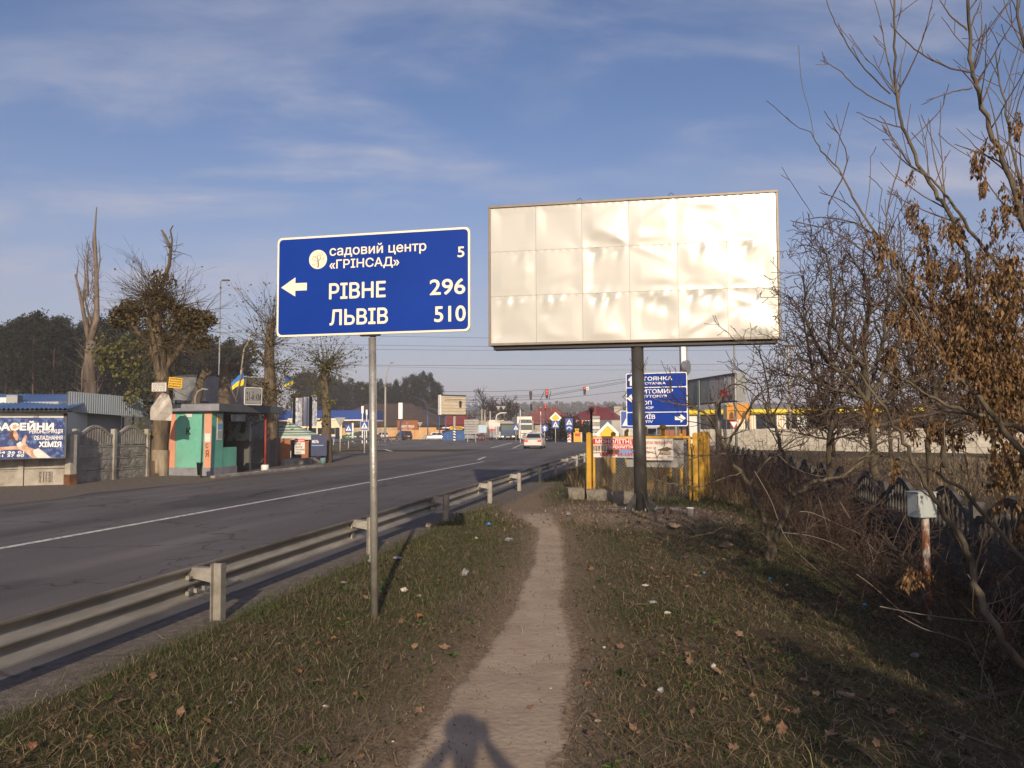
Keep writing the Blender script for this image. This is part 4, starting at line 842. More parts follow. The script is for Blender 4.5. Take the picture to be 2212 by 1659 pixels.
mb.box(bx0, bx0+.35, -.0585, -.0575, bz0+.13, bz0+.145); mb.build('balustrade_print', M['white'], cb_)
text('МОНОЛІТНІ', bx0+.06*bw_, bz1-.205*kb, bx1-.04*bw_, bz1-.055*kb, -.060, M['white'], cb_, .03); text('ПЕРЕКРИТТЯ', bx0+.36*bw_, bz1-.375*kb, bx1-.03*bw_, bz1-.275*kb, -.060, M['white'], cb_, .03)
text('068 32 34 169', bx0+.17*bw_, bz0+.045*kb, bx1-.03*bw_, bz0+.17*kb, -.060, M['red'], cb_, .035)
c2 = thing('banner', 'pale banner with faded red lettering behind the billboard post', 'banner', (cgl.x, cgl.y, 0), ca)
b0, b1 = 1.15, Wc-.50; wavy(b0, b1, .93, 1.44, -.045, .006, 1).build('sheet', M['banner_white'], c2); M['faded'] = mat('faded_red_print', (.42, .12, .09), .6); bw_ = b1-b0
text('МОНОЛІТНІ ПЕРЕКРИТТЯ', b0+.03, 1.31, b1-.03, 1.375, -.058, M['faded'], c2, .02); text('068 669 01 18', b0+.1*bw_, 1.20, b0+.55*bw_, 1.245, -.058, M['faded'], c2, .01); text('ЕЛЕМЕНТИ', b0+.08*bw_, 1.10, b0+.5*bw_, 1.14, -.058, M['faded'], c2, .01, shear=.3); text('СХОДОВІ МАРШІ', b0+.06*bw_, .97, b0+.72*bw_, 1.01, -.058, M['faded'], c2, .02, shear=.3)
mb = MB(); mb.add([(b0+.60*bw_, -.058, 1.16), (b0+.86*bw_, -.058, 1.145), (b0+.98*bw_, -.058, 1.20), (b0+.84*bw_, -.058, 1.25), (b0+.62*bw_, -.058, 1.19)], [(0, 1, 2, 3, 4)]); mb.build('slab_print', M['twigdark'], c2); flatq(b0+.64*bw_, b0+.94*bw_, 1.06, 1.14, -.0575, M['banner_photo'], 'slab_print', c2)
c3 = thing('tarp', 'grey white cloth hung inside the cage behind the wire mesh', 'cloth', (cgl.x, cgl.y, 0), ca); wavy(.9, Wc-.28, .76, 1.45, .09, .02, 2).build('sheet', M['print_grey'], c3)

# --- diamond priority sign and the big junction sign
M['signyellow'] = mat('yellow_reflective_film', (.72, .44, .02), .4, 0, .05, 2)
def diamond(px, py, d, s, label, base_z=0.0, lean=0.0, post_r=.03):
    p = W(px, py, d); o = thing('priority_sign', label, 'road sign', (p.x, p.y+.06, base_z)); z = p.z-base_z
    h = s/math.sqrt(2); dm = lambda k: [(0, z-k), (k, z), (0, z+k), (-k, z)]
    MB().prism(dm(h), -.08, -.06).build('plate', M['white'], o); mb = MB(); mb.add([(x, -.082, zz) for x, zz in dm(h*.68)], [(0, 1, 2, 3)]); mb.build('rim', M['black'], o); mb = MB(); mb.add([(x, -.084, zz) for x, zz in dm(h*.65)], [(0, 1, 2, 3)]); mb.build('field', M['signyellow'], o)
    MB().tube([(0, 0, -.1), (0, 0, z+h*.5)], post_r, 8).build('pole', M['galv'], o); return o
diamond(1313, 938, 34, .78, 'large white and yellow diamond sign sticking up behind the yellow cage')
DS = 32.0; loc, rz, wd = span(1353.5, 32.4, 1486.5, 31.6); o = thing('junction_sign', 'tall blue junction sign with four place names half hidden by the billboard post', 'road sign', loc, rz)
zb_, zt_ = zt(1360, 921, DS), zt(1353, 805.5, DS); hs_ = zt_-zb_
MB().prism(rrect(0, zb_, wd, zt_, .08), 0, .04).build('panel', M['white'], o)
secs = [(0.0, .262), (.262, .728), (.728, 1.0)]
for a, b in secs: mb = MB(); mb.prism(rrect(.035, zb_+a*hs_+(.035 if a == 0 else .018), wd-.035, zb_+b*hs_-(.035 if b == 1 else .018), .06), -.004, .002); mb.build('blue_field', M['blue'], o)
def jt(s, x0, x1, z, h, b=.02): text(s, x0*wd, zb_+z*hs_, x1*wd, zb_+z*hs_+h*hs_, -.008, M['white'], o, b*.7)
jt('СТОЯНКА', .20, .76, .855, .075, .03); jt('STOYANKA', .23, .655, .778, .05); jt('ЖИТОМИР', .16, .77, .612, .082, .03); jt('ZHYTOMYR', .20, .68, .535, .052); jt('ЧОП', .22, .42, .405, .072, .03); jt('CHOP', .24, .45, .32, .052); jt('КИЇВ', .22, .475, .138, .1, .03); jt('KYIV', .25, .44, .062, .052)
def arrow(par, cx, cz, s, a, y, m):
    P = [(0, .5), (.42, .02), (.17, .02), (.17, -.5), (-.17, -.5), (-.17, .02), (-.42, .02)]; c, q = math.cos(a), math.sin(a); mb = MB(); mb.add([(cx+(x*c-z*q)*s, y, cz+(x*q+z*c)*s) for x, z in P], [tuple(range(7))]); return mb.build('arrow', m, par)
arrow(o, .095*wd, zb_+.86*hs_, .42, 0, -.008, M['white']); arrow(o, .095*wd, zb_+.53*hs_, .42, PI/2, -.008, M['white']); arrow(o, .88*wd, zb_+.145*hs_, .44, -PI/2, -.008, M['white'])
for x in (.22, .80): MB().tube([(x*wd, .10, -.3), (x*wd, .10, zt_-.2)], .06, 10).build('leg', M['galv'], o)

# --- meter box on its rusty post, right edge
p = G(2004, 1322, -.30); mbx = thing('meter_box', 'pale grey metal box on a rusty pipe among the bare branches', 'meter box', (p.x, p.y, -.35), rad(14)); d = p.y
M['boxpaint'] = mat('chalky_blue_grey_paint', (.38, .42, .41), .6, .1, .08, 5, grime=.18, bump=.1, bscale=20); M['rustpole'] = mat('rusty_flaking_paint', (.16, .062, .026), .85, 0, .2, 7, col2=(.40, .37, .32), thr=(.50, .60), bump=.6, bscale=16, stretch=(1, 1, .5))
zb2, zt2 = zt(1990, 1117, d)+.35, zt(1990, 1064, d)+.35; MB().box(-.125, .105, -.07, .10, zb2, zt2).build('box', M['boxpaint'], mbx, bevel=.006); MB().box(-.132, .112, -.078, .108, zt2+.001, zt2+.012).build('lid', M['boxpaint'], mbx, bevel=.003); MB().box(-.075, .098, -.0725, -.0705, zb2+.012, zt2-.012).build('door', M['boxpaint'], mbx)
MB().tube([(0, 0, -.3), (.01, 0, zb2)], .040, 14).build('pole', M['rustpole'], mbx)

# --- dark concrete panel fence on the right
M['oldconc'] = mat('mossy_concrete', (.040, .038, .036), .95, 0, .3, 3, col2=(.105, .10, .092), thr=(.38, .66), bump=.8, bscale=12)
ft = math.atan(.18); fz = -.62
cf = thing('concrete_fence', 'dark mossy concrete panel fence with arched baluster tops running back on the right', 'fence', (4.12, 0, fz), -ft)
pmb = MB().box(-.07, .07, -.07, .07, -.2, 1.34); fence_post = pmb.mesh('post', M['oldconc'])
def panel_lower(z0, z1, seed):
    r3 = np.random.default_rng(seed); mb = MB(); mb.box(-.025, .02, .08, 1.92, z0, z1-.03); mb.box(-.035, .03, .08, 1.92, z1-.028, z1)
    for row in range(3):
        zz = z0+.01+row*(z1-z0-.05)/3; hgt = (z1-z0-.05)/3-.012; y = .1+(row % 2)*.12
        while y < 1.86:
            l = min(r3.uniform(.16, .30), 1.9-y); mb.box(-.04-r3.uniform(0, .012), -.026, y, y+l-.012, zz, zz+hgt); y += l
    return mb.mesh('panel', M['oldconc'])
pl1, pl2 = panel_lower(.0, .42, 1), panel_lower(.425, .84, 2)
tp = MB(); nseg = 14; arch = [(.08+1.84*q/nseg, 1.17+.30*max(0, math.cos((q/nseg-.5)*PI*1.15))**1.3) for q in range(nseg+1)]
for (ya, za), (yb, zb3) in zip(arch[:-1], arch[1:]): tp.add([(-.03, ya, za-.09), (-.03, yb, zb3-.09), (-.03, yb, zb3), (-.03, ya, za), (.03, ya, za-.09), (.03, yb, zb3-.09), (.03, yb, zb3), (.03, ya, za)], [(0, 3, 2, 1), (4, 5, 6, 7), (3, 7, 6, 2), (0, 1, 5, 4)])
tp.box(-.03, .03, .08, 1.92, .845, .89); arch_me = tp.mesh('arch_panel', M['oldconc'])
bl = MB()
for q in range(11):
    y = .2+q*.16; zt3 = np.interp(y, [a for a, b in arch], [b for a, b in arch])-.09; bl.lathe([(.026, .89), (.032, .93), (.018, .99), (.036, (1.0+zt3)/2), (.018, zt3-.08), (.03, zt3-.02), (.026, zt3)], 8, (0, y, 0))
bal_me = bl.mesh('baluster', M['oldconc'])
for q in range(2, 24):
    put(fence_post, 'post', cf, (0, q*2, 0))
    if q < 23:
        for me_ in (pl1, pl2): put(me_, 'panel', cf, (0, q*2, 0))
        a_ = put(arch_me, 'arch_panel', cf, (0, q*2, 0)); put(bal_me, 'baluster', a_)

# ================================================================== BARE TREES ON THE RIGHT
M['maplebark'] = mat('maple_bark', (.050, .040, .026), .9, 0, .3, 8, col2=(.145, .118, .08), thr=(.35, .65), bump=.7, bscale=30, stretch=(1, 1, .3))
M['mapletwig'] = ramp_mat('maple_twigs', [(.055, .036, .026), (.10, .070, .045), (.15, .115, .075), (.085, .045, .035)], .75, .25)
M['darktwig'] = ramp_mat('dark_twigs', [(.034, .025, .020), (.065, .045, .034), (.11, .076, .054), (.062, .034, .030)], .8, .2)
M['seed'] = ramp_mat('dry_maple_seeds', [(.065, .034, .014), (.115, .062, .024), (.19, .108, .044), (.29, .18, .085)], .7, .25, .3)
M['palecane'] = ramp_mat('pale_canes', [(.10, .08, .065), (.19, .16, .13), (.14, .105, .08)], .7, .2)
def smooth(P, R, n=5):
    """Catmull-Rom through P"""
    out, rr = [], []
    for i in range(len(P)-1):
        p0, p1, p2, p3 = P[max(i-1, 0)], P[i], P[i+1], P[min(i+2, len(P)-1)]
        for q in range(n):
            t = q/n; out.append(.5*((2*p1)+(p2-p0)*t+(2*p0-5*p1+4*p2-p3)*t*t+(3*p1-p0-3*p2+p3)*t*t*t)); rr.append(R[i]+(R[i+1]-R[i])*t)
    return out+[P[-1]], rr+[R[-1]]
M['darkbark'] = mat('dark_fruit_bark', (.035, .028, .020), .9, 0, .3, 8, col2=(.095, .078, .048), thr=(.35, .65), bump=.6, bscale=30, stretch=(1, 1, .3))
class Bare:
    def __init__(s, name, label, base, mt, mtw): s.o = thing(name, label, 'tree', base); s.B = Vector(base); s.tw = Tw(); s.mt, s.mtw = M[mt], M[mtw]; s.tips = []; s.axes = []
    def px(s, pts): return [W(x, y, d)-s.B for x, y, d in pts]
    def stem(s, pts, r0, r1, part=True, jit=.012):
        P = s.px(pts) if len(pts[0]) == 3 and not isinstance(pts[0], Vector) else pts
        n = len(P); R = [r0+(r1-r0)*i/(n-1) for i in range(n)]; Q, R2 = smooth(P, R); Q = [q+rv()*jit*min(1, R2[i]*40+.2) for i, q in enumerate(Q)]; s.axes.append((Q, R2))
        if part: MB().tube(Q, R2, 9).build('stem', s.mt, s.o)
        else: s.tw.line(Q, R2, 6)
        return Q, R2
    def shoots(s, Q, R2, per_m, L, S, t0=.1, t1=1.0, up=.2, rmax=.008, bias=None):
        ln_ = sum((Q[i+1]-Q[i]).length for i in range(len(Q)-1))*(t1-t0); n = int(per_m*ln_)
        for _ in range(n):
            t = random.uniform(t0, t1)*(len(Q)-1); i = min(int(t), len(Q)-2); p = Q[i].lerp(Q[i+1], t-i); ax = (Q[i+1]-Q[i]).normalized(); side = ax.cross(rv()).normalized(); a = rad(random.uniform(25, 65)); d = ax*math.cos(a)+side*math.sin(a)+Vector((0, 0, up))
            if bias: d += Vector(bias)
            grow(s.tw, p, d, L*random.uniform(.35, 1.2), min(rmax, R2[i]*.6)*random.uniform(.6, 1), 0, S, s.tips)
    def done(s): s.tw.build('twigs', s.mtw, s.o)

random.seed(17)
SM = dict(seg=.12, wob=.09, up=.10, kids=[1.5, .7, 0], ratio=.40, ang=(25, 55), max=2, rmin=.0030, tip=.45)
bx = Bare('maple_tree', 'leafless young maple hung with dry brown seed clusters at the right edge', (4.35, 5.6, -.5), 'maplebark', 'mapletwig')
stems = [
 ([(2420, 1480, 5.6), (2330, 1200, 5.7), (2255, 1050, 5.75), (2208, 975, 5.8), (2150, 860, 5.85), (2110, 720, 5.9), (2085, 549, 5.9), (2052, 463, 5.9), (2009, 394, 5.95), (1957, 291, 6.0), (1937, 218, 6.0), (1932, 99, 6.0), (1931, -30, 6.0)], .034, .006, 5.0, .75),
 ([(2430, 1470, 5.6), (2370, 1100, 5.6), (2310, 820, 5.6), (2260, 600, 5.6), (2212, 470, 5.6), (2161, 341, 5.65), (2125, 231, 5.7), (2102, 159, 5.7), (2094, 66, 5.7), (2090, -60, 5.7)], .034, .009, 5.5, .75),
 ([(2440, 1480, 5.6), (2400, 1560, 5.4), (2212, 1433, 5.0), (2130, 1320, 5.05), (2103, 1228, 5.1), (2059, 1135, 5.15), (2010, 1064, 5.2), (1959, 966, 5.3), (1935, 921, 5.35), (1890, 850, 5.4), (1828, 770, 5.5)], .036, .006, 3.5, .5),
 ([(2300, 1010, 5.2), (2188, 921, 5.2), (2120, 898, 5.25), (2054, 880, 5.3), (1970, 830, 5.4), (1880, 790, 5.5), (1800, 755, 5.6)], .024, .005, 5.0, .5),
 ([(2300, 1090, 5.0), (2212, 981, 5.05), (2150, 905, 5.1), (2100, 850, 5.15), (2069, 814, 5.2), (2010, 730, 5.3), (1960, 640, 5.4), (1925, 560, 5.5), (1900, 516, 5.6), (1851, 443, 5.7), (1811, 364, 5.8), (1768, 317, 5.9), (1751, 284, 6.0)], .024, .003, 3.5, .6),
 ([(2330, 800, 6.0), (2240, 690, 6.0), (2170, 670, 6.0), (2090, 694, 6.05), (2031, 672, 6.1), (1977, 657, 6.2)], .022, .008, 5.0, .5),
 ([(2120, 720, 6.2), (2060, 680, 6.2), (2006, 646, 6.2), (1958, 595, 6.3), (1920, 540, 6.3), (1880, 500, 6.4), (1800, 470, 6.5), (1745, 474, 6.6)], .022, .003, 5.0, .5),
 ([(2400, 1000, 6.1), (2290, 700, 6.1), (2230, 480, 6.1), (2190, 330, 6.1), (2165, 200, 6.1), (2150, 110, 6.1)], .020, .004, 4.5, .6),
 ([(2420, 900, 5.4), (2330, 560, 5.4), (2260, 300, 5.4), (2215, 100, 5.4), (2190, -40, 5.4)], .024, .006, 5.0, .7),
 ([(2300, 900, 5.9), (2200, 820, 5.9), (2110, 770, 5.9), (2030, 745, 6.0), (1960, 700, 6.0), (1880, 660, 6.1), (1800, 655, 6.2)], .022, .003, 5.0, .5),
 ([(2250, 1250, 5.4), (2160, 1150, 5.4), (2080, 1060, 5.4), (1990, 1010, 5.5), (1900, 985, 5.6), (1830, 1000, 5.7)], .022, .003, 4.0, .45),
 ([(2212, 620, 5.5), (2110, 520, 5.5), (2050, 430, 5.6), (2000, 380, 5.7), (1960, 350, 5.8), (1900, 250, 5.9)], .016, .003, 4.0, .5)]
for pts, r0, r1, pm, L in stems:
    Q, R2 = bx.stem(pts, r0*.85, r1*1.15); bx.shoots(Q, R2, pm*1.35, L, SM, .15, 1.0, .35)
# long bare whips at the crown edge against the sky, as in the photograph
for pts, r in (([(1924, 203, 6), (1870, 150, 6), (1830, 95, 6), (1800, 40, 6), (1785, 0, 6)], .006), ([(1935, 236, 6), (1860, 195, 6), (1810, 150, 6), (1772, 130, 6)], .006), ([(1930, 190, 6), (1915, 120, 6), (1905, 60, 6), (1890, 0, 6)], .006), ([(1938, 202, 6), (1970, 140, 6), (1995, 80, 6), (2015, 0, 6)], .006), ([(1945, 275, 6), (1900, 262, 6), (1850, 242, 6)], .005), ([(2098, 157, 5.7), (2040, 142, 5.7), (1975, 105, 5.75), (1930, 60, 5.8), (1925, 50, 5.8)], .007), ([(2100, 190, 5.7), (2060, 198, 5.7), (2000, 217, 5.7)], .006), ([(1790, 440, 5.9), (1830, 350, 5.9), (1805, 280, 5.9), (1780, 240, 5.9)], .005), ([(1890, 560, 5.7), (1860, 480, 5.75), (1830, 440, 5.8), (1770, 415, 5.9)], .006), ([(1905, 580, 5.6), (1920, 440, 5.6), (1945, 340, 5.6), (1925, 300, 5.6)], .005), ([(2090, 65, 5.7), (2050, 30, 5.7), (2030, 0, 5.7)], .007), ([(2095, 60, 5.7), (2120, 0, 5.7)], .007), ([(1960, 310, 6), (2030, 240, 6), (2040, 200, 6)], .004), ([(1890, 560, 5.7), (1800, 500, 5.8), (1713, 478, 5.9)], .005)):
    Q, R2 = bx.stem(pts, r*1.1, .0032, False, .006); bx.shoots(Q, R2, 5, .14, dict(SM, max=0), .1, 1, .3, .003)
random.seed(3)
bx.done()
# seed clusters
def seed_proto(seed):
    r3 = np.random.default_rng(seed); C, D, S = [], [], []
    for _ in range(26):
        z = -r3.random()*.13; C.append((r3.normal(0, .012)+.02*z/.13*r3.normal(), r3.normal(0, .012), z)); D.append((r3.normal(0, .28), r3.normal(0, .28), -1)); S.append(r3.uniform(.032, .048))
    return leaf_mesh('seed_cluster', C, D, S, M['seed'], .38, .12)
SP = [seed_proto(q) for q in range(6)]
dens = [(2115, 330, 16, 40, 8), (2175, 400, 22, 50, 12), (2060, 470, 26, 40, 12), (2195, 260, 14, 60, 8), (1975, 420, 18, 60, 6), (2080, 700, 95, 60, 70), (2130, 790, 80, 70, 60), (2000, 690, 40, 55, 26), (1990, 590, 45, 70, 22), (2060, 560, 60, 80, 26), (1985, 500, 30, 35, 9), (1905, 520, 22, 30, 9), (2130, 300, 14, 22, 4), (2150, 480, 40, 60, 16), (2180, 560, 40, 60, 18), (1960, 905, 14, 22, 6), (2010, 915, 22, 20, 8), (1935, 990, 10, 12, 3), (1880, 870, 14, 12, 4), (2060, 920, 30, 20, 7), (1958, 1222, 12, 25, 5), (2170, 960, 30, 40, 10), (1925, 760, 16, 40, 6), (2110, 880, 50, 40, 14), (1990, 1230, 25, 20, 4), (2200, 1120, 15, 40, 5), (2190, 680, 30, 90, 24)]
random.seed(8); pts = []
for x, y, sx, sy, n in dens:
    for _ in range(n): pts.append((random.gauss(x, sx*.6), random.gauss(y, sy*.6), random.uniform(4.9, 6.1)))
random.shuffle(pts)
axp = [(q, bx) for Q, _ in bx.axes for q in Q]
for q, (x, y, d) in enumerate(pts[:290]):
    p = W(x, y, d)-bx.B; o = put(SP[q % 6], 'seed_cluster', bx.o, p, random.uniform(0, 6.28)); s = random.uniform(.7, 1.25); o.scale = (s*1.05, s*1.05, s); o.rotation_euler[0] = random.gauss(0, .18)
# thick hanging mass where clusters can no longer be told apart
C, D, S = [], [], []
for x, y, sx, sy, n in ((2110, 740, 70, 80, 240), (2170, 830, 50, 90, 230), (2060, 660, 60, 40, 90), (2150, 600, 60, 60, 80), (2170, 1000, 45, 70, 70)):
    for _ in range(n):
        c = W(random.gauss(x, sx*.62), random.gauss(y, sy*.62), random.uniform(5.4, 6.8))-bx.B
        for _ in range(7): C.append(c+Vector((random.gauss(0, .02), random.gauss(0, .02), -random.random()*.10))); D.append((random.gauss(0, .3), random.gauss(0, .3), -1)); S.append(random.uniform(.035, .06))
struct(put(leaf_mesh('seed_mass', C, D, S, M['seed'], .42, .15), 'seed_mass', bx.o), 'stuff')

# the twin stemmed little tree before the fence
random.seed(29)
t3 = Bare('small_tree', 'small bare tree with two leaning stems whose twigs cross the junction sign', tuple(G(1665, 1222, -.12)), 'maplebark', 'darktwig')
d0 = t3.B.y
ST = dict(seg=.10, wob=.15, up=.08, kids=[4.2, 3.2, 0], ratio=.45, ang=(30, 65), max=2, rmin=.0040, tip=.45)
for pts, r0, r1, pm, L in (
 ([(1661, 1222, d0), (1661, 1159, d0), (1634, 1085, d0-.05), (1597, 1017, d0-.1), (1563, 966, d0-.2), (1543, 915, d0-.25), (1500, 880, d0-.3), (1440, 868, d0-.4), (1405, 858, d0-.5)], .040, .004, 5.5, .5),
 ([(1664, 1222, d0), (1672, 1180, d0), (1709, 1079, d0+.1), (1722, 1066, d0+.1), (1765, 1040, d0+.2), (1831, 1020, d0+.3), (1900, 960, d0+.4), (1960, 930, d0+.5)], .052, .006, 5.0, .6),
 ([(1712, 1077, d0+.1), (1694, 996, d0), (1673, 921, d0-.1), (1655, 880, d0-.2), (1640, 830, d0-.3), (1600, 800, d0-.4)], .026, .004, 5.5, .5),
 ([(1565, 968, d0-.2), (1610, 900, d0-.2), (1640, 850, d0-.1), (1700, 828, d0), (1760, 800, d0+.1)], .018, .004, 6.0, .5),
 ([(1600, 1020, d0-.1), (1560, 1035, d0-.3), (1500, 1052, d0-.5), (1430, 1040, d0-.7), (1395, 1030, d0-.8)], .013, .003, 4.5, .35),
 ([(1661, 1165, d0), (1590, 1130, d0-.4), (1540, 1150, d0-.6), (1490, 1160, d0-.8)], .013, .003, 4.0, .3),
 ([(1540, 915, d0-.25), (1560, 850, d0-.3), (1600, 830, d0-.3), (1650, 870, d0-.1), (1720, 870, d0)], .014, .003, 5.0, .45),
 ([(1620, 1050, d0-.1), (1650, 1000, d0), (1700, 960, d0+.1), (1760, 930, d0+.2), (1830, 905, d0+.3)], .016, .003, 6.0, .5),
 ([(1640, 985, d0-.1), (1560, 980, d0-.2), (1500, 990, d0-.3), (1450, 1020, d0-.4), (1410, 1050, d0-.5)], .012, .003, 4.0, .35),
 ([(1672, 921, d0-.1), (1640, 760, d0-.1), (1590, 735, d0-.1), (1575, 720, d0-.1)], .010, .003, 3.0, .25)):
    Q, R2 = t3.stem(pts, r0, r1); t3.shoots(Q, R2, pm*1.9, L*1.15, ST, .22, 1.0, .28, .009)
t3.done()

# dark dense fruit tree behind, its twigs against the sky
SD = dict(seg=.12, wob=.20, up=.07, kids=[5.5, 6.0, 5.0, 0], ratio=.52, ang=(30, 70), max=3, rmin=.0046, tip=.5)
def orchard(base, label, mains, seed, pm=6, L=.7, S=SD):
    random.seed(seed); t = Bare('fruit_tree', label, base, 'darkbark', 'darktwig')
    for pts, r0, r1 in mains: Q, R2 = t.stem(pts, r0*.8, r1, True, .012); t.shoots(Q, R2, pm*2.8, L*.85, S, .12, 1.0, .25, .016)
    t.done(); return t
d2 = 11.2; b2 = W(1890, 930, d2); b2.z = -.35
orchard(tuple(b2), 'dark densely twigged fruit tree between the billboard and the maple with dry seeds', [
 ([(1890, 1040, d2), (1885, 960, d2), (1880, 880, d2), (1868, 800, d2), (1870, 720, d2), (1878, 650, d2), (1860, 590, d2), (1830, 545, d2)], .075, .010),
 ([(1880, 880, d2), (1830, 820, d2-.1), (1780, 770, d2-.2), (1745, 700, d2-.3), (1740, 640, d2-.4), (1735, 595, d2-.5)], .045, .006),
 ([(1878, 830, d2), (1850, 770, d2-.2), (1810, 720, d2-.4), (1800, 640, d2-.5), (1790, 570, d2-.6), (1775, 530, d2-.6)], .04, .006),
 ([(1884, 850, d2), (1925, 780, d2+.2), (1950, 700, d2+.3), (1945, 620, d2+.4), (1960, 560, d2+.5), (1990, 520, d2+.5)], .045, .006),
 ([(1884, 820, d2), (1905, 740, d2), (1915, 660, d2), (1920, 590, d2), (1910, 530, d2)], .04, .006),
 ([(1872, 860, d2), (1800, 840, d2-.2), (1740, 820, d2-.3), (1700, 810, d2-.4), (1680, 806, d2-.5)], .035, .005),
 ([(1876, 900, d2), (1810, 880, d2-.2), (1760, 900, d2-.3), (1700, 890, d2-.5)], .03, .005),
 ([(1890, 880, d2), (1960, 830, d2+.2), (2040, 800, d2+.4), (2100, 760, d2+.5)], .04, .006),
 ([(1890, 920, d2), (1980, 900, d2+.2), (2070, 880, d2+.4), (2130, 850, d2+.5)], .04, .006),
 ([(1868, 780, d2), (1810, 800, d2-.2), (1765, 740, d2-.3), (1755, 740, d2-.4), (1738, 715, d2-.4)], .03, .005)], 41)
d4 = 15.5; b4 = W(2040, 930, d4); b4.z = -.3
orchard(tuple(b4), 'dark fruit tree further back behind the brown seed clusters', [
 ([(2040, 1010, d4), (2036, 930, d4), (2030, 850, d4), (2040, 760, d4), (2030, 690, d4)], .08, .01), ([(2034, 880, d4), (1980, 820, d4), (1950, 760, d4), (1940, 690, d4)], .05, .007), ([(2034, 870, d4), (2090, 820, d4), (2130, 750, d4), (2150, 680, d4)], .05, .007), ([(2036, 920, d4), (1960, 890, d4), (1900, 880, d4), (1860, 860, d4)], .04, .006), ([(2038, 930, d4), (2110, 900, d4), (2190, 870, d4)], .04, .006)], 43, 6, .8)
d5 = 21; b5 = W(1800, 930, d5); b5.z = -.2
orchard(tuple(b5), 'low bare tree beyond the concrete fence below the yellow shop roof', [
 ([(1800, 985, d5), (1798, 930, d5), (1790, 880, d5), (1780, 830, d5)], .07, .01), ([(1798, 935, d5), (1760, 900, d5), (1730, 870, d5)], .04, .007), ([(1798, 930, d5), (1840, 890, d5), (1870, 850, d5)], .04, .007), ([(1798, 950, d5), (1740, 940, d5), (1700, 930, d5)], .04, .006), ([(1800, 950, d5), (1860, 930, d5), (1920, 920, d5)], .04, .006)], 47, 6, .9, dict(SD, rmin=.008))

for d6, pxs, sd_ in ((27, 1925, 48), (32, 2060, 49), (24, 2190, 50)):
    b6 = W(pxs, 930, d6); b6.z = -.1; random.seed(sd_+100); up = lambda *a: [(pxs+x, y, d6) for x, y in a]
    orchard(tuple(b6), {48: 'bare fruit tree beyond the fence left of the brown seed mass', 49: 'bare fruit tree beyond the fence behind the meter box', 50: 'bare fruit tree beyond the fence at the right edge'}[sd_], [(up((0, 985), (-3, 920), (4, 860), (0, 800)), .09, .012), (up((-2, 925), (-45, 880), (-80, 830)), .05, .009), (up((0, 920), (48, 880), (90, 830)), .05, .009), (up((0, 940), (-60, 925), (-110, 905)), .04, .008), (up((0, 935), (60, 920), (105, 900)), .04, .008)], sd_, 4, 1.0, dict(SD, rmin=.010))
for d7, pxs, sd_, lb in ((13.2, 1795, 81, 'thin bare fruit tree just right of the billboard edge'), (12.4, 2010, 82, 'bare fruit tree between the dark one and the seed hung maple'), (14.5, 2150, 83, 'bare fruit tree behind the seed hung maple')):
    b7 = W(pxs, 930, d7); b7.z = -.3; up = lambda *a: [(pxs+x, y, d7+random.uniform(-.2, .2)) for x, y in a]
    random.seed(sd_+100); orchard(tuple(b7), lb, [(up((0, 1040), (-4, 940), (5, 840), (-5, 740), (4, 650), (0, 575)), .06, .008), (up((0, 900), (-30, 830), (-50, 750), (-58, 670), (-48, 610)), .04, .006), (up((2, 870), (40, 800), (70, 720), (85, 640), (80, 580)), .04, .006), (up((0, 930), (-50, 900), (-85, 870)), .03, .006), (up((0, 940), (60, 900), (110, 870), (130, 830)), .03, .006), (up((3, 800), (25, 720), (30, 640), (20, 560)), .03, .006)], sd_, 5, .75)
# scrub along the ditch and the fence: canes, brambles, suckers
random.seed(61); tb = Tw(); tp = Tw(); SB = dict(seg=.12, wob=.16, up=-.02, kids=[4, 2.4, 0], ratio=.45, ang=(25, 70), max=2, rmin=.0028, tip=.45)
def clump(x, y, n, L, r, spread, tw_=tb, S=SB):
    z = float(H(x, y))
    for _ in range(n):
        a = random.uniform(0, 6.28); p = Vector((x+random.gauss(0, .18), y+random.gauss(0, .18), z-.03)); d = Vector((math.cos(a)*spread, math.sin(a)*spread, random.uniform(.35, 1.1))); grow(tw_, p, d, L*random.uniform(.4, 1.2), r*random.uniform(.6, 1.1), 0, S)
for _ in range(270):
    y = random.uniform(6.0, 30)**1.0; x = .18*y+random.uniform(2.35, 4.0) if random.random() < .75 else .18*y+random.uniform(4.3, 6.5)
    clump(x, y, random.randint(5, 9), random.uniform(.5, 1.6), .0068, .75)
for _ in range(16):
    y = random.uniform(22, 44); clump(.18*y+random.uniform(2.2, 6.5), y, 8, 1.6, .008, .5, S=dict(SB, rmin=.004))
tb.line([W(x, y, 6.6) for x, y in ((1650, 1030), (1700, 1110), (1760, 1210), (1860, 1290))], [.004, .005, .006, .007], 4)
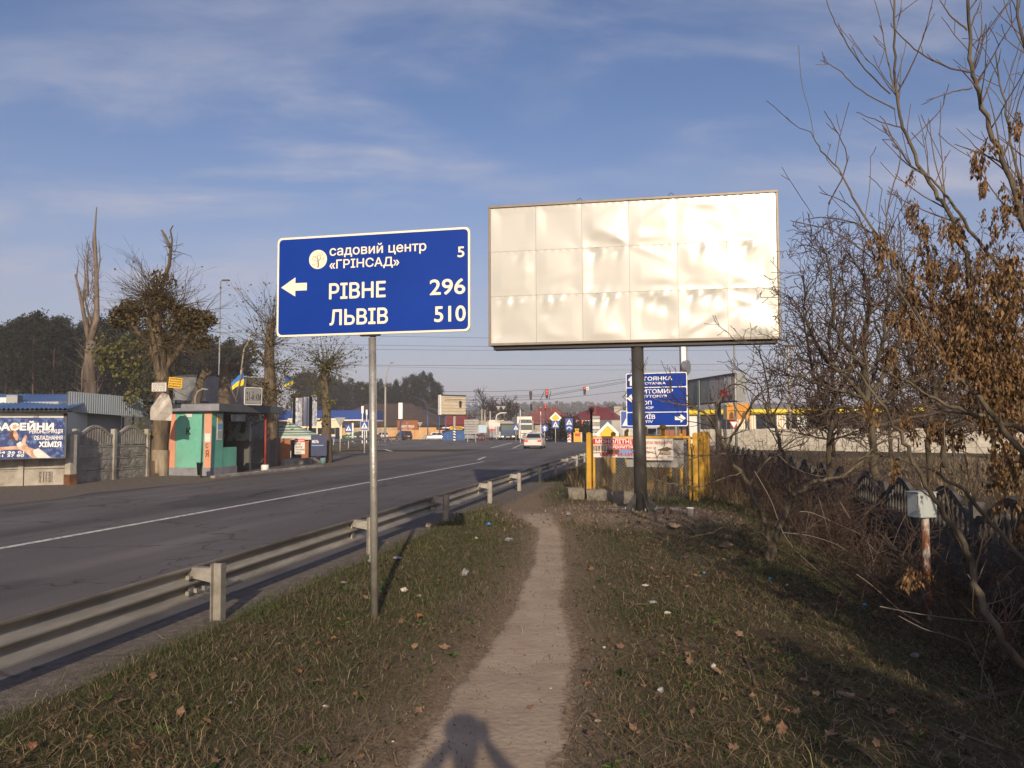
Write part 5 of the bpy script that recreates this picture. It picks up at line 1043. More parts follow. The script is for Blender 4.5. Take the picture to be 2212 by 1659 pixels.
for pts, d in (([(1630, 1018), (1665, 1080), (1700, 1165), (1775, 1240), (1850, 1290)], 6.8), ([(1815, 1085), (1850, 1140), (1900, 1200), (1970, 1260)], 6.2), ([(1728, 1105), (1760, 1110), (1850, 1150), (1940, 1190)], 6.5), ([(1690, 1150), (1760, 1160), (1830, 1190), (1900, 1260), (1990, 1300)], 6.3), ([(1850, 1240), (1890, 1270), (1960, 1330), (2060, 1380)], 5.6), ([(1679, 980), (1715, 1010), (1780, 1029), (1870, 1012)], 7.6), ([(2040, 915), (2043, 980), (2065, 1030), (2085, 1060)], 5.0), ([(2052, 965), (2075, 1010)], 5.0), ([(1940, 1330), (2000, 1360), (2080, 1385), (2170, 1450)], 5.2), ([(1770, 1080), (1790, 1150), (1800, 1180)], 6.4), ([(1900, 1310), (2010, 1330), (2150, 1345), (2212, 1340)], 5.6), ([(2090, 1240), (2150, 1330), (2212, 1370)], 5.4), ([(2120, 1310), (2180, 1290), (2212, 1270)], 5.4)):
    P = [W(x, y, d) for x, y in pts]; Q, R2 = smooth(P, [.0042*(1-.6*i/(len(P)-1)) for i in range(len(P))]); tp.line(Q, R2, 5)
for q in range(46):
    y = random.uniform(4.5, 16); clump(.18*y+random.uniform(2.0, 3.9), y, 2, random.uniform(.5, 1.1), .0045, .5, tp, dict(SB, kids=[1.2, .5, 0], wob=.07))
struct(put(tb.mesh('brambles', M['darktwig']), 'brambles'), 'stuff'); struct(put(tp.mesh('pale_canes', M['palecane']), 'pale_canes'), 'stuff')
# dead weeds round and inside the cage
x = np.concatenate([rng.uniform(1.6, 6.2, 5200)]); y = rng.uniform(18.2, 25, 5200); q = (nz2(x*2, y*2) > -.5) & (y > 18.2+.0*x); x, y = x[q], y[q]; n = len(x)
blades('dead_weeds', x, y, .34*rng.lognormal(0, .5, n), np.full(n, .006), rng.uniform(.05, .7, n), M['straw'], .4)
# rank grass beyond the fence
x = rng.uniform(5, 22, 16000); y = rng.uniform(5, 45, 16000); x = x+.18*y; n = len(x)
blades('rank_grass', x, y, .16*rng.lognormal(0, .4, n), np.full(n, .010), rng.uniform(.2, 1.3, n), M['straw'], .6)
# trees behind the photographer whose shade falls over the right hand verge
for q, (x, y, seed, lb) in enumerate(((2.9, -3.6, 74, 'bushy maple close behind the photographer on the right'), (5.2, -4.2, 75, 'bushy maple behind the photographer beyond the fence line'), (4.2, -1.5, 71, 'bushy maple beside the fence nearest the photographer'), (3.6, -6.5, 72, 'bushy maple behind the photographer on the fence side'), (6.2, 1.2, 73, 'bushy maple just outside the right edge of the picture'))):
    random.seed(seed); o = thing('maple_tree', lb, 'tree', (x, y, float(H(x, y))), 0); tw = Tw(); tips = []
    MB().tube([(0, 0, -.2), (.05, .05, 1.0), (0, 0, 2.2)], [.10, .08, .05], 8).build('trunk', M['maplebark'], o)
    S = dict(seg=.25, wob=.16, up=.08, kids=[2.2, 2.4, 2, 0], ratio=.5, ang=(30, 65), max=2, rmin=.004)
    for _ in range(16): grow(tw, (0, 0, random.uniform(.5, 2.2)), Vector((random.uniform(-1, 1), random.uniform(-1, 1), .9)), random.uniform(1.2, 2.2), .03, 0, S, tips)
    tw.build('twigs', M['darktwig'], o); C = [random.choice(tips)[0]+rv()*.14 for _ in range(5200)]
    put(leaf_mesh('seed_clusters', C, [(random.gauss(0, .5), random.gauss(0, .5), -1) for _ in C], [random.uniform(.12, .24) for _ in C], M['seed'], .5, .2), 'seed_clusters', o)

# ================================================================== ACROSS THE ROAD, LEFT
M['turq'] = mat('turquoise_wall_paint', (.10, .36, .27), .7, 0, .12, 1.5, col2=(.155, .44, .335), thr=(.35, .65), grime=.35, bump=.2, bscale=12)
M['peach'] = mat('salmon_wall_paint', (.60, .27, .17), .7, 0, .08, 2, grime=.3); M['plinth'] = mat('grey_blue_plinth', (.22, .23, .26), .85, 0, .15, 3, grime=.5, bump=.3)
M['roofedge'] = mat('grey_roof_fascia', (.095, .105, .115), .7, .1, .12, 3, grime=.3); M['rustwall'] = mat('peeling_brown_wall', (.075, .034, .022), .85, 0, .2, 2.2, col2=(.26, .26, .245), thr=(.58, .64), bump=.5, bscale=8)
M['innerwall'] = mat('dim_grey_wall', (.10, .105, .105), .9, 0, .2, 2, grime=.4); M['peelwhite'] = mat('peeling_white_glass', (.26, .30, .29), .6, 0, .3, 3, col2=(.05, .055, .05), thr=(.5, .6))
M['bluegrey'] = mat('blue_grey_profiled_sheet', (.33, .375, .40), .5, .1, .06, 1.5, grime=.12); M['greywall'] = mat('light_grey_wall', (.33, .335, .35), .75, 0, .07, 1.5, grime=.15); M['whitewall'] = mat('white_panel_wall', (.66, .69, .65), .6, 0, .06, 1, grime=.25)
M['blueroof'] = mat('blue_profiled_roof', (.13, .22, .42), .45, .2, .1, 1); M['conc_l'] = mat('precast_concrete', (.32, .295, .25), .9, 0, .2, 2.4, col2=(.44, .41, .35), thr=(.35, .65), bump=.5, bscale=14, grime=.5)
M['conc_d'] = mat('dark_precast_concrete', (.24, .23, .205), .9, 0, .2, 2.4, col2=(.37, .35, .31), thr=(.35, .65), bump=.6, bscale=14, grime=.6)
M['wood'] = mat('weathered_wood', (.12, .095, .07), .9, 0, .3, 4, col2=(.21, .17, .125), stretch=(1, 1, .15)); M['brick'] = mat('orange_brick', (.33, .125, .05), .85, 0, .25, 9, bump=.2); M['mortar'] = mat('mortar', (.20, .17, .14), .95)
M['pole_grey'] = mat('grey_pole', (.23, .24, .245), .6, .3, .1, 3); M['pole_conc'] = mat('concrete_pole', (.36, .33, .28), .9, 0, .15, 1.5, stretch=(1, 1, .2), grime=.3); M['darkgreen'] = mat('dark_metal_shed', (.085, .09, .09), .7, .2, .2, 2)
M['flagblue'] = mat('flag_blue', (.045, .17, .50), .8, 0, .06, 2); M['flagyellow'] = mat('flag_yellow', (.68, .52, .03), .8, 0, .06, 2)
M['water'] = mat('pool_water_print', (.012, .030, .15), .45, 0, .2, 7, col2=(.14, .24, .42), thr=(.48, .70)); M['skin'] = mat('skin_print', (.42, .22, .13), .55, 0, .25, 9, col2=(.62, .42, .30), thr=(.4, .6)); M['swim'] = mat('white_print', (.62, .60, .57), .55, 0, .1, 4)
M['redpaint'] = mat('red_paint', (.22, .03, .025), .6, 0, .12, 4); M['ywsign'] = mat('yellow_sign', (.60, .36, .025), .6, 0, .06, 3); M['whsign'] = mat('white_sign', (.60, .58, .54), .65, 0, .06, 3, grime=.15); M['navy'] = mat('navy_print', (.014, .024, .085), .5, 0, .2, 3)
def corr(x0, x1, z0, z1, y, amp=.018, pitch=.11):
    mb = MB(); n = max(2, int((x1-x0)/pitch))*4; xs = [x0+(x1-x0)*i/n for i in range(n+1)]; ys = [y-(amp if (i % 4) in (1, 2) else 0) for i in range(n+1)]
    mb.grid([[(a, b, z) for a, b in zip(xs, ys)] for z in (z0, z1)], False); return mb

# --- white kiosk with the swimming pool banner
DK = 25.5
loc, rz, wd = span(-120, 25.0, 143, 25.6); kx = thing('kiosk', 'white panelled kiosk with a blue corrugated roof at the left edge', 'building', loc, rz)
z = lambda py: zt(100, py, 25.5); MB().box(0, wd, 0, 4, 0, z(889)).build('wall', M['whitewall'], kx); MB().box(wd-.09, wd+.01, -.015, .05, 0, z(893)).build('corner_trim', M['rust'], kx)
rf = MB(); zr = z(884); n = 120; rf.grid([[(-.3+(wd+.5)*i/n, -.55 if q == 0 else 3.6, zr+.035*math.sin(i*1.55)+(0 if q == 0 else .65)) for i in range(n+1)] for q in range(2)], False); rf.build('roof', M['blueroof'], kx)
MB().box(-.3, wd+.18, -.42, -.36, z(889), zr-.05).build('fascia', M['darkgreen'], kx); MB().box(-.3, wd+.18, -.36, 0, zr-.10, zr-.05).build('soffit', M['darkgreen'], kx)
MB().box(wd-1.0, wd-.86, -.04, 0, z(905), z(897)).build('lamp', M['steelback'], kx)
MB().box(0, 1.55, 1.0, 2.2, z(872), z(856)).build('roof_box', M['whitewall'], kx); MB().box(1.4, 1.75, .9, 1.3, z(872), z(851)).build('vent', M['steelback'], kx)

# --- grey building with profiled sheet fascia
loc, rz, wd = span(146, 25.9, 309, 29.5); gb = thing('grey_building', 'grey building with a wide light profiled sheet fascia right of the pool banner', 'building', loc, rz)
za, zb_, zc_, zd_ = zt(147, 845, 25.9), zt(147, 889, 25.9), zt(308, 860, 29.5), zt(308, 901, 29.5)
ms = corr(0, wd, 0, 1, 0, .011, .105); ms.v = [(x, y, (zb_+(zd_-zb_)*x/wd)+(za+(zc_-za)*x/wd-zb_-(zd_-zb_)*x/wd)*zz) for x, y, zz in ms.v]; ms.build('fascia', M['bluegrey'], gb)
mb = MB(); mb.prism([(0, zb_), (wd, zd_), (wd, zc_-.02), (0, za-.02)], .005, .07); mb.build('fascia_back', M['darkgreen'], gb)
MB().box(.1, wd*.845, .5, 3.5, -.05, min(za, zc_)-.25).build('wall', M['greywall'], gb)
MB().box(wd*.87, wd*.885, .5, .55, 0, zd_).box(wd*.95, wd*.965, .3, .35, 0, zd_).build('post', M['pole_grey'], gb)
# --- dark shed behind the big tree
loc, rz, wd = span(300, 33, 440, 35.5); sh = thing('dark_shed', 'dark metal shed half hidden behind the big pollarded tree', 'shed', loc, rz); MB().box(0, wd, 0, 3, 0, zt(320, 868, 33)).build('wall', M['darkgreen'], sh); MB().box(-.15, wd+.15, -.15, 3.1, zt(320, 868, 33)+.002, zt(320, 862, 33)).build('roof', M['roofedge'], sh)
for x_ in (.5, 1.4): MB().tube([(x_, -.3, 0), (x_, -.3, 3.4)], .03, 6).build('pipe', M['pole_grey'], sh)

# --- precast fences
def cfence(name, label, pl, dl, pr, dr, ptop, panels, m, arched, n):
    loc, rz, wd = span(pl, dl, pr, dr); o = thing(name, label, 'fence', loc, rz); h = zt((pl+pr)/2, ptop, (dl+dr)/2); pw = wd/n; r3 = np.random.default_rng(3)
    for q in range(n+1): MB().box(q*pw-.075, q*pw+.075, -.09, .07, -.1, h*(.97 if arched else 1)).build('post', m, o, bevel=.012)
    for q in range(n):
        x0, x1 = q*pw+.08, (q+1)*pw-.08; nr_ = 3; lh = h*(.66 if arched else 1)/nr_
        for r in range(nr_):
            mb = MB(); za_, zb2 = r*lh+.01, (r+1)*lh-.012
            if not arched and q == n-1 and r in (0, 1):     # slab with a fan of slots
                cxm = (x0+x1)/2; mb.box(x0, x1, -.03, .03, zb2-.08 if r == 0 else zb2-.10, zb2); mb.box(x0, x1, -.03, .03, za_, za_+(.10 if r == 0 else .06))
                zi0, zi1 = za_+(.10 if r == 0 else .06), (zb2-.08 if r == 0 else zb2-.10); mb.box(x0, x0+.38, -.03, .03, zi0, zi1); mb.box(x1-.38, x1, -.03, .03, zi0, zi1); wI = (x1-x0-.76)
                for b in range(11): xx = x0+.38+wI*(b+.5)/11; mb.box(xx-.035, xx+.035, -.025, .02, zi0, zi1)
            else:
                mb.box(x0, x1, -.03, .03, za_, zb2); mb.box(x0, x1, -.045, -.0301, zb2-.05, zb2)
                for _ in range(26):
                    a, b = r3.uniform(x0+.05, x1-.3), r3.uniform(za_+.03, zb2-.2); s = r3.uniform(.10, .22); k = 7; ang = np.sort(r3.uniform(0, 6.28, k)); mb.prism([(a+.12+s*.75*math.cos(t), b+.07+s*.42*math.sin(t)) for t in ang], -.03-r3.uniform(.006, .02), -.029)
            mb.build('panel', m, o)
        if arched:
            mb = MB(); zb0 = h*.67; k = 16; tp_ = [zb0+h*.20+h*.17*max(0, math.cos((i/k-.5)*PI*1.1))**1.2 for i in range(k+1)]
            for i in range(k):
                xa, xb = x0+(x1-x0)*i/k, x0+(x1-x0)*(i+1)/k; mb.prism([(xa, tp_[i]-.09), (xb, tp_[i+1]-.09), (xb, tp_[i+1]), (xa, tp_[i])], -.04, .04)
            mb.box(x0, x1, -.035, .035, zb0+.0, zb0+.06); ap = mb.build('arch_panel', m, o)
            mb = MB()
            for i in range(13): xx = x0+.1+(x1-x0-.2)*i/12; zz = np.interp(xx, np.linspace(x0, x1, k+1), tp_)-.09; mb.box(xx-.035, xx+.035, -.025, .025, zb0+.06, zz)
            mb.build('baluster', m, ap)
    return o
cfence('concrete_fence', 'pale precast concrete fence with a fan of slots under the pool banner', -180, 22.8, 155, 24.4, 938, 0, M['conc_l'], False, 3)
cfence('concrete_fence', 'grey precast fence with two arched panels left of the lime washed tree', 163, 24.9, 318, 28.6, 923, 0, M['conc_d'], True, 2)
loc, rz, wd = span(148, 24.2, 163, 24.45); o = thing('corner_post', 'thick pale concrete corner post between the two precast fences', 'post', loc, rz); MB().box(0, wd, -.1, .12, -.1, zt(155, 939, 24.3)).build('shaft', M['conc_l'], o, bevel=.02); MB().box(-.01, wd+.01, -.11, .13, -.1, .35).build('rusty_foot', M['rust'], o)
# banner
loc, rz, wd = span(-40, 22.95, 143.5, 23.95); bn = thing('pool_banner', 'blue banner of a swimming woman advertising pools on the pale concrete fence', 'banner', loc, rz); za, zb_ = zt(60, 990.5, 23.4), zt(60, 902, 23.4); hb2 = zb_-za; fx = lambda p: (p+40)/183.5*wd; fz_ = lambda p: za+(990-p)/88*hb2
MB().box(0, wd, -.16, -.12, za, zb_).build('sheet', M['water'], bn); MB().box(wd-.03, wd+.012, -.17, -.11, za-.01, zb_+.012).box(-.01, wd-.031, -.165, -.115, za-.015, za+.012).build('frame', M['darkgreen'], bn)
def bp(P, m, name, y): mb = MB(); mb.add([(fx(a), y, fz_(b)) for a, b in P], [tuple(range(len(P)))]); mb.build(name, m, bn)
bp([(-30, 973), (-8, 965), (20, 964), (38, 962), (46, 955), (50, 946), (55, 938), (58, 944), (55, 956), (62, 966), (75, 970), (86, 978), (104, 984), (118, 990), (72, 990), (62, 982), (52, 974), (40, 970), (10, 971), (-30, 978)], M['skin'], 'swimmer_print', -.1625)
bp([(20, 930), (28, 926), (36, 932), (40, 942), (38, 952), (30, 948), (22, 940)], M['skin'], 'face_print', -.163); bp([(17, 922), (30, 926), (52, 928), (40, 920), (25, 915)], M['skin'], 'arm_print', -.163); bp([(72, 972), (84, 968), (100, 980), (112, 990), (84, 990), (74, 982)], M['swim'], 'swimsuit_print', -.164); bp([(36, 958), (44, 953), (50, 960), (45, 966), (38, 965)], M['swim'], 'swimsuit_print', -.164); bp([(20, 932), (30, 928), (28, 940), (34, 950), (28, 952), (21, 944)], M['rust'], 'hair_print', -.1635)
for s_, a, b, c, d_, bo in (('БАСЕЙНИ', -14, 930, 116, 909, .05), ('РЕКОНСТРУКЦІЯ', 63, 938, 136, 927, .03), ('ОБЛАДНАННЯ', 73, 952, 136, 941, .03), ('ХІМІЯ', 84, 966, 134, 954, .045), ('954 36 01', -12, 979, 53, 973.5, .03), ('331 37 80', -12, 986, 53, 980.5, .03)): text(s_, fx(a), fz_(b), fx(c), fz_(d_), -.166, M['white'], bn, bo)

# --- bus shelter
base = G(455, 1029); DSH = base.y; sh = thing('bus_shelter', 'turquoise and salmon bus shelter with a flat grey roof beside the road', 'bus shelter', (base.x, base.y, 0), -TH+PI/2)
# local x runs along the road (away), local y to the left (away from the road); -y faces the road
E_ = lambda px, dx: None
Hs = zt(455, 889, DSH)
# front strip seen from us is the short end wall: x = 0 plane, spans y 0..depth
dep = 1.75; ln_s = 3.75
def wallx(y0, y1, z0, z1, m, name, x=0.0, t=.16): return MB().box(x, x+t, y0, y1, z0, z1).build(name, m, sh)
wallx(0, .27, .32, Hs, M['peach'], 'corner_strip', -.02, .019); wallx(.001, dep, .32, Hs, M['turq'], 'end_wall'); wallx(dep-.26, dep, .32, Hs, M['peach'], 'corner_strip', -.02, .019)
wallx(-.02, dep+.02, -.1, .318, M['plinth'], 'plinth', -.04, .34)
MB().box(.0, .76, -.016, .0009, .32, Hs).build('road_wall', M['turq'], sh); MB().box(.761, 1.76, -.0, .16, .32, 1.06).build('low_wall', M['turq'], sh); MB().box(.30, 1.78, -.02, .18, -.1, .319).build('plinth', M['plinth'], sh)
MB().box(.75, ln_s, dep-.17, dep, 0, Hs-.001).build('back_wall', M['rustwall'], sh); MB().box(.35, .749, dep-.17, dep, 0, Hs-.001).build('back_wall', M['innerwall'], sh); MB().box(2.1, 2.25, 1.25, dep-.171, 0, Hs).build('inner_wall', M['rustwall'], sh)
MB().box(ln_s-.15, ln_s, .5, dep-.171, 0, 1.25).build('far_wall', M['innerwall'], sh); MB().box(ln_s-.15, ln_s, .5, dep-.171, 1.252, 2.1).build('far_window', M['peelwhite'], sh); MB().box(ln_s-.17, ln_s+.02, .5, dep-.171, 1.24, 1.275).build('window_rail', M['darkgreen'], sh)
zroof = Hs; MB().box(-.25, ln_s+.95, -.45, dep+.3, zroof, zroof+.30).build('roof', M['roofedge'], sh, bevel=.01); MB().box(-.265, -.251, -.46, dep+.3, zroof+.03, zroof+.27).build('roof_edge', M['plinth'], sh)
MB().tube([(ln_s-.25, -.28, 0), (ln_s-.25, -.28, zroof)], .05, 10).build('red_post', M['redpaint'], sh); MB().lathe([(.16, 0), (.16, .26), (.13, .28)], 12, (ln_s-.25, -.28, 0)).build('post_foot', M['whitewall'], sh)
# posters and scrawls on the walls
MB().box(.33, .68, -.030, -.017, 1.35, 2.35).build('poster', M['whsign'], sh); MB().box(.34, .54, -.034, -.0305, 2.02, 2.25).build('poster', M['ywsign'], sh); MB().box(.37, .66, -.034, -.0305, 1.75, 1.98).build('poster', M['print_blue'], sh); MB().box(.35, .67, -.034, -.0305, 1.4, 1.7).build('poster', M['print_grey'], sh); MB().box(-.032, -.021, .02, .25, 1.28, 1.60).build('poster', M['swim'], sh)
def endtext(s, y0, z0, y1, z1, x, m):
    t_ = text(s, 0, 0, y1-y0, z1-z0, 0, m, sh, .03, 'graffiti'); t_.rotation_euler[2] = -PI/2; t_.location = (x, y1, z0); return t_
endtext('К', .85, 1.55, 1.05, 1.83, -.006, M['black']); endtext('С', .10, 1.05, .22, 1.22, -.026, M['rust']); endtext('Я', .08, .72, .22, .98, -.026, M['rust'])
MB().box(-.03, -.002, .8, 1.1, Hs-.2, Hs-.08).build('wall_plate', M['whsign'], sh)
# stop name board on the roof
loc, rz, wd = span(527, 30.4, 565, 30.9, zroof+.28); sb = thing('stop_sign_board', 'grey stop name board lettered 21-й км standing on the shelter roof', 'sign', loc, rz); h = .72
MB().prism(rrect(0, .02, wd, h, .05), 0, .05).build('panel', M['whsign'], sb); MB().prism(rrect(.03, .05, wd-.03, h-.03, .04), -.003, .001).build('rim', M['black'], sb); MB().prism(rrect(.05, .07, wd-.05, h-.05, .035), -.006, -.002).build('field', M['steelback'], sb); text('21-й км', .10*wd, .20*h+.05, .92*wd, .78*h, -.009, M['black'], sb, .012)
MB().tube([(wd*.3, .06, -.01), (wd*.3, .06, h*.6)], .02, 6).build('stay', M['darkgreen'], sb); MB().tube([(wd*.7, .06, -.01), (wd*.7, .06, h*.6)], .02, 6).build('stay', M['darkgreen'], sb)
def flag(px0, py0, px1, py1, d, fpts, label, z0):
    a, b = W(px0, py0, d), W(px1, py1, d); o = thing('flag', label, 'flag', tuple(a)); d_ = b-a; MB().tube([(0, 0, 0), d_], .025, 6).build('pole', M['wood'], o)
    A, B_, C_, D_ = [W(x, y, d)-a for x, y in fpts]           # top-left, top-right, bottom-right, bottom-left
    def cloth(t0, t1): mb = MB(); mb.grid([[A.lerp(B_, s).lerp(D_.lerp(C_, s), t)+Vector((0, .10*math.sin(s*7+t*2)*s, .03*math.sin(s*5))) for s in np.linspace(0, 1, 10)] for t in np.linspace(t0, t1, 6)]); return mb
    cloth(0, .5).build('blue_half', M['flagblue'], o); cloth(.5, 1).build('yellow_half', M['flagyellow'], o)
flag(510, 862, 525, 795, 30.5, [(526, 806), (502, 826), (497, 845), (524, 826)][0:0] or [(499, 828), (525, 803), (525, 829), (502, 843)], 'blue and yellow flag on a slanted stick on the shelter roof', 0)
flag(634, 868, 634, 805, 48, [(616, 818), (634, 812), (634, 828), (615, 838)], 'blue and yellow flag on an upright pole behind the shelter', 0)
o = thing('flag_stick', 'bare slanted wooden stick leaning on the shelter roof by the flag', 'stick', tuple(W(512, 868, 30.6))); MB().tube([(0, 0, 0), W(497, 835, 30.6)-W(512, 868, 30.6)], .03, 6).build('stick', M['wood'], o)
# bin on a pole in front of the shelter
b = G(434, 1033); o = thing('pole_bin', 'dark steel pole with a small black bin in front of the turquoise wall', 'bin', (b.x, b.y, 0)); MB().tube([(0, 0, -.1), (.04, 0, zt(436, 893, b.y))], .035, 8).build('pole', M['darkgrey'], o); MB().lathe([(.07, .10), (.11, .55), (.12, .56), (.09, .50)], 12, (-.06, .02, 0)).build('bin', M['black'], o)
b = W(430, 930, 30); o = thing('street_lamp', 'short hooked grey lamp pole rising behind the shelter roof', 'street lamp', (b.x, b.y, 0)); P = [W(x, y, 30)-Vector((b.x, b.y, 0)) for x, y in ((421, 880), (422, 858), (427, 846), (438, 840), (450, 842))]; MB().tube([(P[0].x, 0, 0)]+P, .04, 7).build('pole', M['pole_grey'], o)
# grey steel boxes behind the shelter roof
loc, rz, wd = span(443, 36, 530, 38); o = thing('steel_cabin', 'plain grey steel cabin rising behind the shelter roof', 'cabin', loc, rz); zt1, zt0 = zt(470, 813, 36.5), 0
for q in range(4): MB().box(wd*q/4+.004, wd*(q+1)/4-.004, 0 if q != 1 else .02, 2.4, 0, zt1-.02*q).build('panel', M['steelback'], o)
MB().box(-.03, wd+.03, -.03, 2.43, zt1-.0, zt1+.07).build('roof', M['roofedge'], o)
loc, rz, wd = span(531, 40, 572, 41); o = thing('steel_cabin', 'second grey steel cabin behind the stop name board', 'cabin', loc, rz)
for q in range(2): MB().box(wd*q/2+.004, wd*(q+1)/2-.004, 0, 2.4, 0, zt(550, 815, 40)).build('panel', M['steelback'], o)
MB().box(-.03, wd+.03, -.03, 2.43, zt(550, 815, 40)+.001, zt(550, 812, 40)).build('roof', M['whitewall'], o)
# signs and sheet tied to the big tree
def board(px0, py0, px1, py1, d, m, lines, label, name, tm, tilt=0):
    a = W(px0, py1, d); wd = (px1-px0)/FPX*d; h = (py1-py0)/FPX*d; o = thing(name, label, 'sign', tuple(a), rad(-6)); pn = MB().box(0, wd, -.01, .01, 0, h).build('panel', m, o); o.rotation_euler[1] = tilt
    n = len(lines)
    for q, s_ in enumerate(lines): text(s_, .06*wd, h*(1-(q+.9)/n*.92-.02), .94*wd, h*(1-(q+.25)/n*.92-.02), -.014, tm, pn, .03)
    return o
board(328, 827, 361, 845.5, 27.4, M['whsign'], ['САНТЕХНІКА', 'ВОДОПРОВІД', 'КАНАЛІЗАЦІЯ', '067 67 74 39'], 'small white advertising sign nailed to the big tree left of the yellow one', 'tree_sign', M['black'])
board(363, 814, 394, 837, 27.5, M['ywsign'], ['УТЕПЛЕННЯ', 'ФАСАДІВ', 'БУДИНКІВ', '097-08-003-00'], 'small yellow advertising sign nailed to the big tree', 'tree_sign', M['black'], .10)
a = W(325, 907, 27.45); o = thing('wrapped_sheet', 'dirty white tarpaulin tied round the trunk of the big pollarded tree', 'tarpaulin', tuple(a)); pt_ = lambda x, y, b=0: W(x, y, 27.45-b)-a
rows = [[(325, 907), (333, 908), (343, 908), (356, 908), (370, 909)], [(324, 893), (333, 892), (345, 890), (358, 890), (372, 893)], [(326, 880), (336, 878), (347, 874), (359, 875), (372, 878)], [(336, 866), (343, 862), (350, 858), (360, 860), (369, 864)], [(343, 856), (347, 852), (352, 849), (358, 850), (364, 853)]]
mb = MB(); mb.grid([[pt_(x, y, (.20+.13*math.sin(PI*(q+.5)/5))*(1 if r else .8)+.07*((q*2+r) % 3-1)) for q, (x, y) in enumerate(rw)] for r, rw in enumerate(rows)]); M['dirtysheet'] = mat('dirty_tarpaulin', (.40, .37, .33), .8, 0, .25, 3, col2=(.56, .52, .47), thr=(.35, .65), bump=.6, bscale=6, grime=.35); mb.sm = [False]*len(mb.sm); s_ = mb.build('sheet', M['dirtysheet'], o); so_ = s_.modifiers.new('thick', 'SOLIDIFY'); so_.thickness = .012

# --- picket fence, brick piers, parasol, boards
loc, rz, wd = span(571, 34.5, 606, 37.5); o = thing('picket_fence', 'weathered wooden picket fence between the shelter and the brick piers', 'fence', loc, rz); h = zt(590, 948, 36)
for q in range(11): MB().box(wd*q/11+.01, wd*(q+1)/11-.03, -.015, .01, .08, h+random.uniform(-.08, .05)).build('picket', M['wood'], o)
MB().box(0, wd, .012, .05, h*.3, h*.3+.08).box(0, wd, .012, .05, h*.75, h*.75+.08).build('rail', M['wood'], o)
loc, rz, wd = span(628, 38.7, 650, 40.6); o = thing('iron_fence', 'dark iron fence section between the two orange brick piers', 'fence', loc, rz)
for q in range(9): MB().tube([(wd*q/8, .02, .25), (wd*q/8, .02, h)], .015, 5).build('bar', M['black'], o)
MB().box(0, wd, .0, .04, .3, .34).box(0, wd, .0, .04, h-.25, h-.21).build('rail', M['black'], o)
def pier(px0, px1, d, ytop, label):
    loc, rz, wd = span(px0, d, px1, d+.15); o = thing('brick_pier', label, 'pier', loc, rz); h = zt(px0, ytop, d); n = int(h/.085); MB().box(.012, wd-.012, .012, wd-.012, 0, h).build('mortar_core', M['mortar'], o)
    mb = MB(); mb.box(-.125*wd/.5, .119*wd/.5, -.057, .057, -.034, .034); k = 2; bwid = wd/2
    bme = MB().box(.003, bwid-.004, 0, .12, .004, .078).mesh('brick', M['brick']); hme = MB().box(.003, bwid/2-.004, 0, .12, .004, .078).mesh('brick', M['brick']); sme = MB().box(0, .12, .122, wd-.122, .004, .078).mesh('brick', M['brick'])
    for r in range(n):
        zz = r*h/n
        if r % 2 == 0:
            for q in range(2): put(bme, 'brick', o, (q*bwid, random.uniform(-.003, .003), zz))
        else: put(hme, 'brick', o, (0, random.uniform(-.003, .003), zz)); put(bme, 'brick', o, (bwid/2, random.uniform(-.003, .003), zz)); put(hme, 'brick', o, (bwid*1.5, 0, zz))
        put(sme, 'brick', o, (wd-.121, 0, zz))
    MB().box(-.04, wd+.04, -.04, wd+.04, h+.001, h+.06).build('cap', M['conc_d'], o)
pier(606, 628, 37.9, 949, 'left orange brick pier beside the picket fence'); pier(652, 667, 40.4, 949, 'right orange brick pier beside the concrete advertising board')
loc, rz, wd = span(612, 37.2, 704, 41); o = thing('low_wall', 'low crumbling concrete footing under the brick piers', 'wall', loc, rz); MB().box(0, wd, -.12, .12, -.05, .32).build('coping', M['conc_d'], o, bevel=.03)
b = W(629, 930, 41.5); pa = thing('parasol', 'green and white striped parasol over the fence by the brick piers', 'parasol', (b.x, b.y, 0)); zt_, ze_ = zt(629, 912, 41.5), zt(629, 943, 41.5); Rr = 1.72; k = 8
M['pgreen'] = mat('parasol_green', (.12, .26, .16), .8, 0, .1, 2); M['pwhite'] = mat('parasol_white', (.58, .60, .54), .8, 0, .08, 2)
for s_i in range(k):
    a0, a1 = 2*PI*s_i/k+.2, 2*PI*(s_i+1)/k+.2; mb = MB(); nb = 11
    for r in range(nb):
        mb.mat(r % 2); f0, f1 = r/nb, (r+1)/nb; P = lambda f, a: (Rr*f*math.cos(a), Rr*f*math.sin(a), zt_-(zt_-ze_)*f**1.05-.05*math.sin(PI*f)); mb.add([P(f0, a0), P(f1, a0), P(f1, a1), P(f0, a1)], [(0, 1, 2, 3)])
    mb.build('canopy_panel', [M['pwhite'], M['pgreen']], pa)
    mb = MB(); mb.add([(Rr*math.cos(a0), Rr*math.sin(a0), ze_-.002), (Rr*math.cos(a1), Rr*math.sin(a1), ze_-.002), (Rr*math.cos(a1), Rr*math.sin(a1), ze_-.16), (Rr*math.cos(a0), Rr*math.sin(a0), ze_-.16)], [(0, 1, 2, 3)]); mb.build('valance', M['pwhite'], pa)
MB().tube([(0, 0, 0), (0, 0, zt_)], .03, 8).build('pole', M['whitewall'], pa)
def ad(px0, px1, py0, py1, d, m, label, name='advert_board'):
    loc, rz, wd = span(px0, d, px1, d+.1, zt(px0, py1, d)); o = thing(name, label, 'sign', loc, rz); h = zt(px0, py0, d)-loc.z; MB().box(0, wd, -.02, .02, 0, h).build('panel', m, o); return o, wd, h
o, wd, h = ad(637, 659, 948, 981, 36.6, M['whsign'], 'white and red board listing concrete, pumps and paving by the brick pier')
MB().box(0, wd, -.024, -.0205, h*.78, h).build('red_band', M['red'], o)
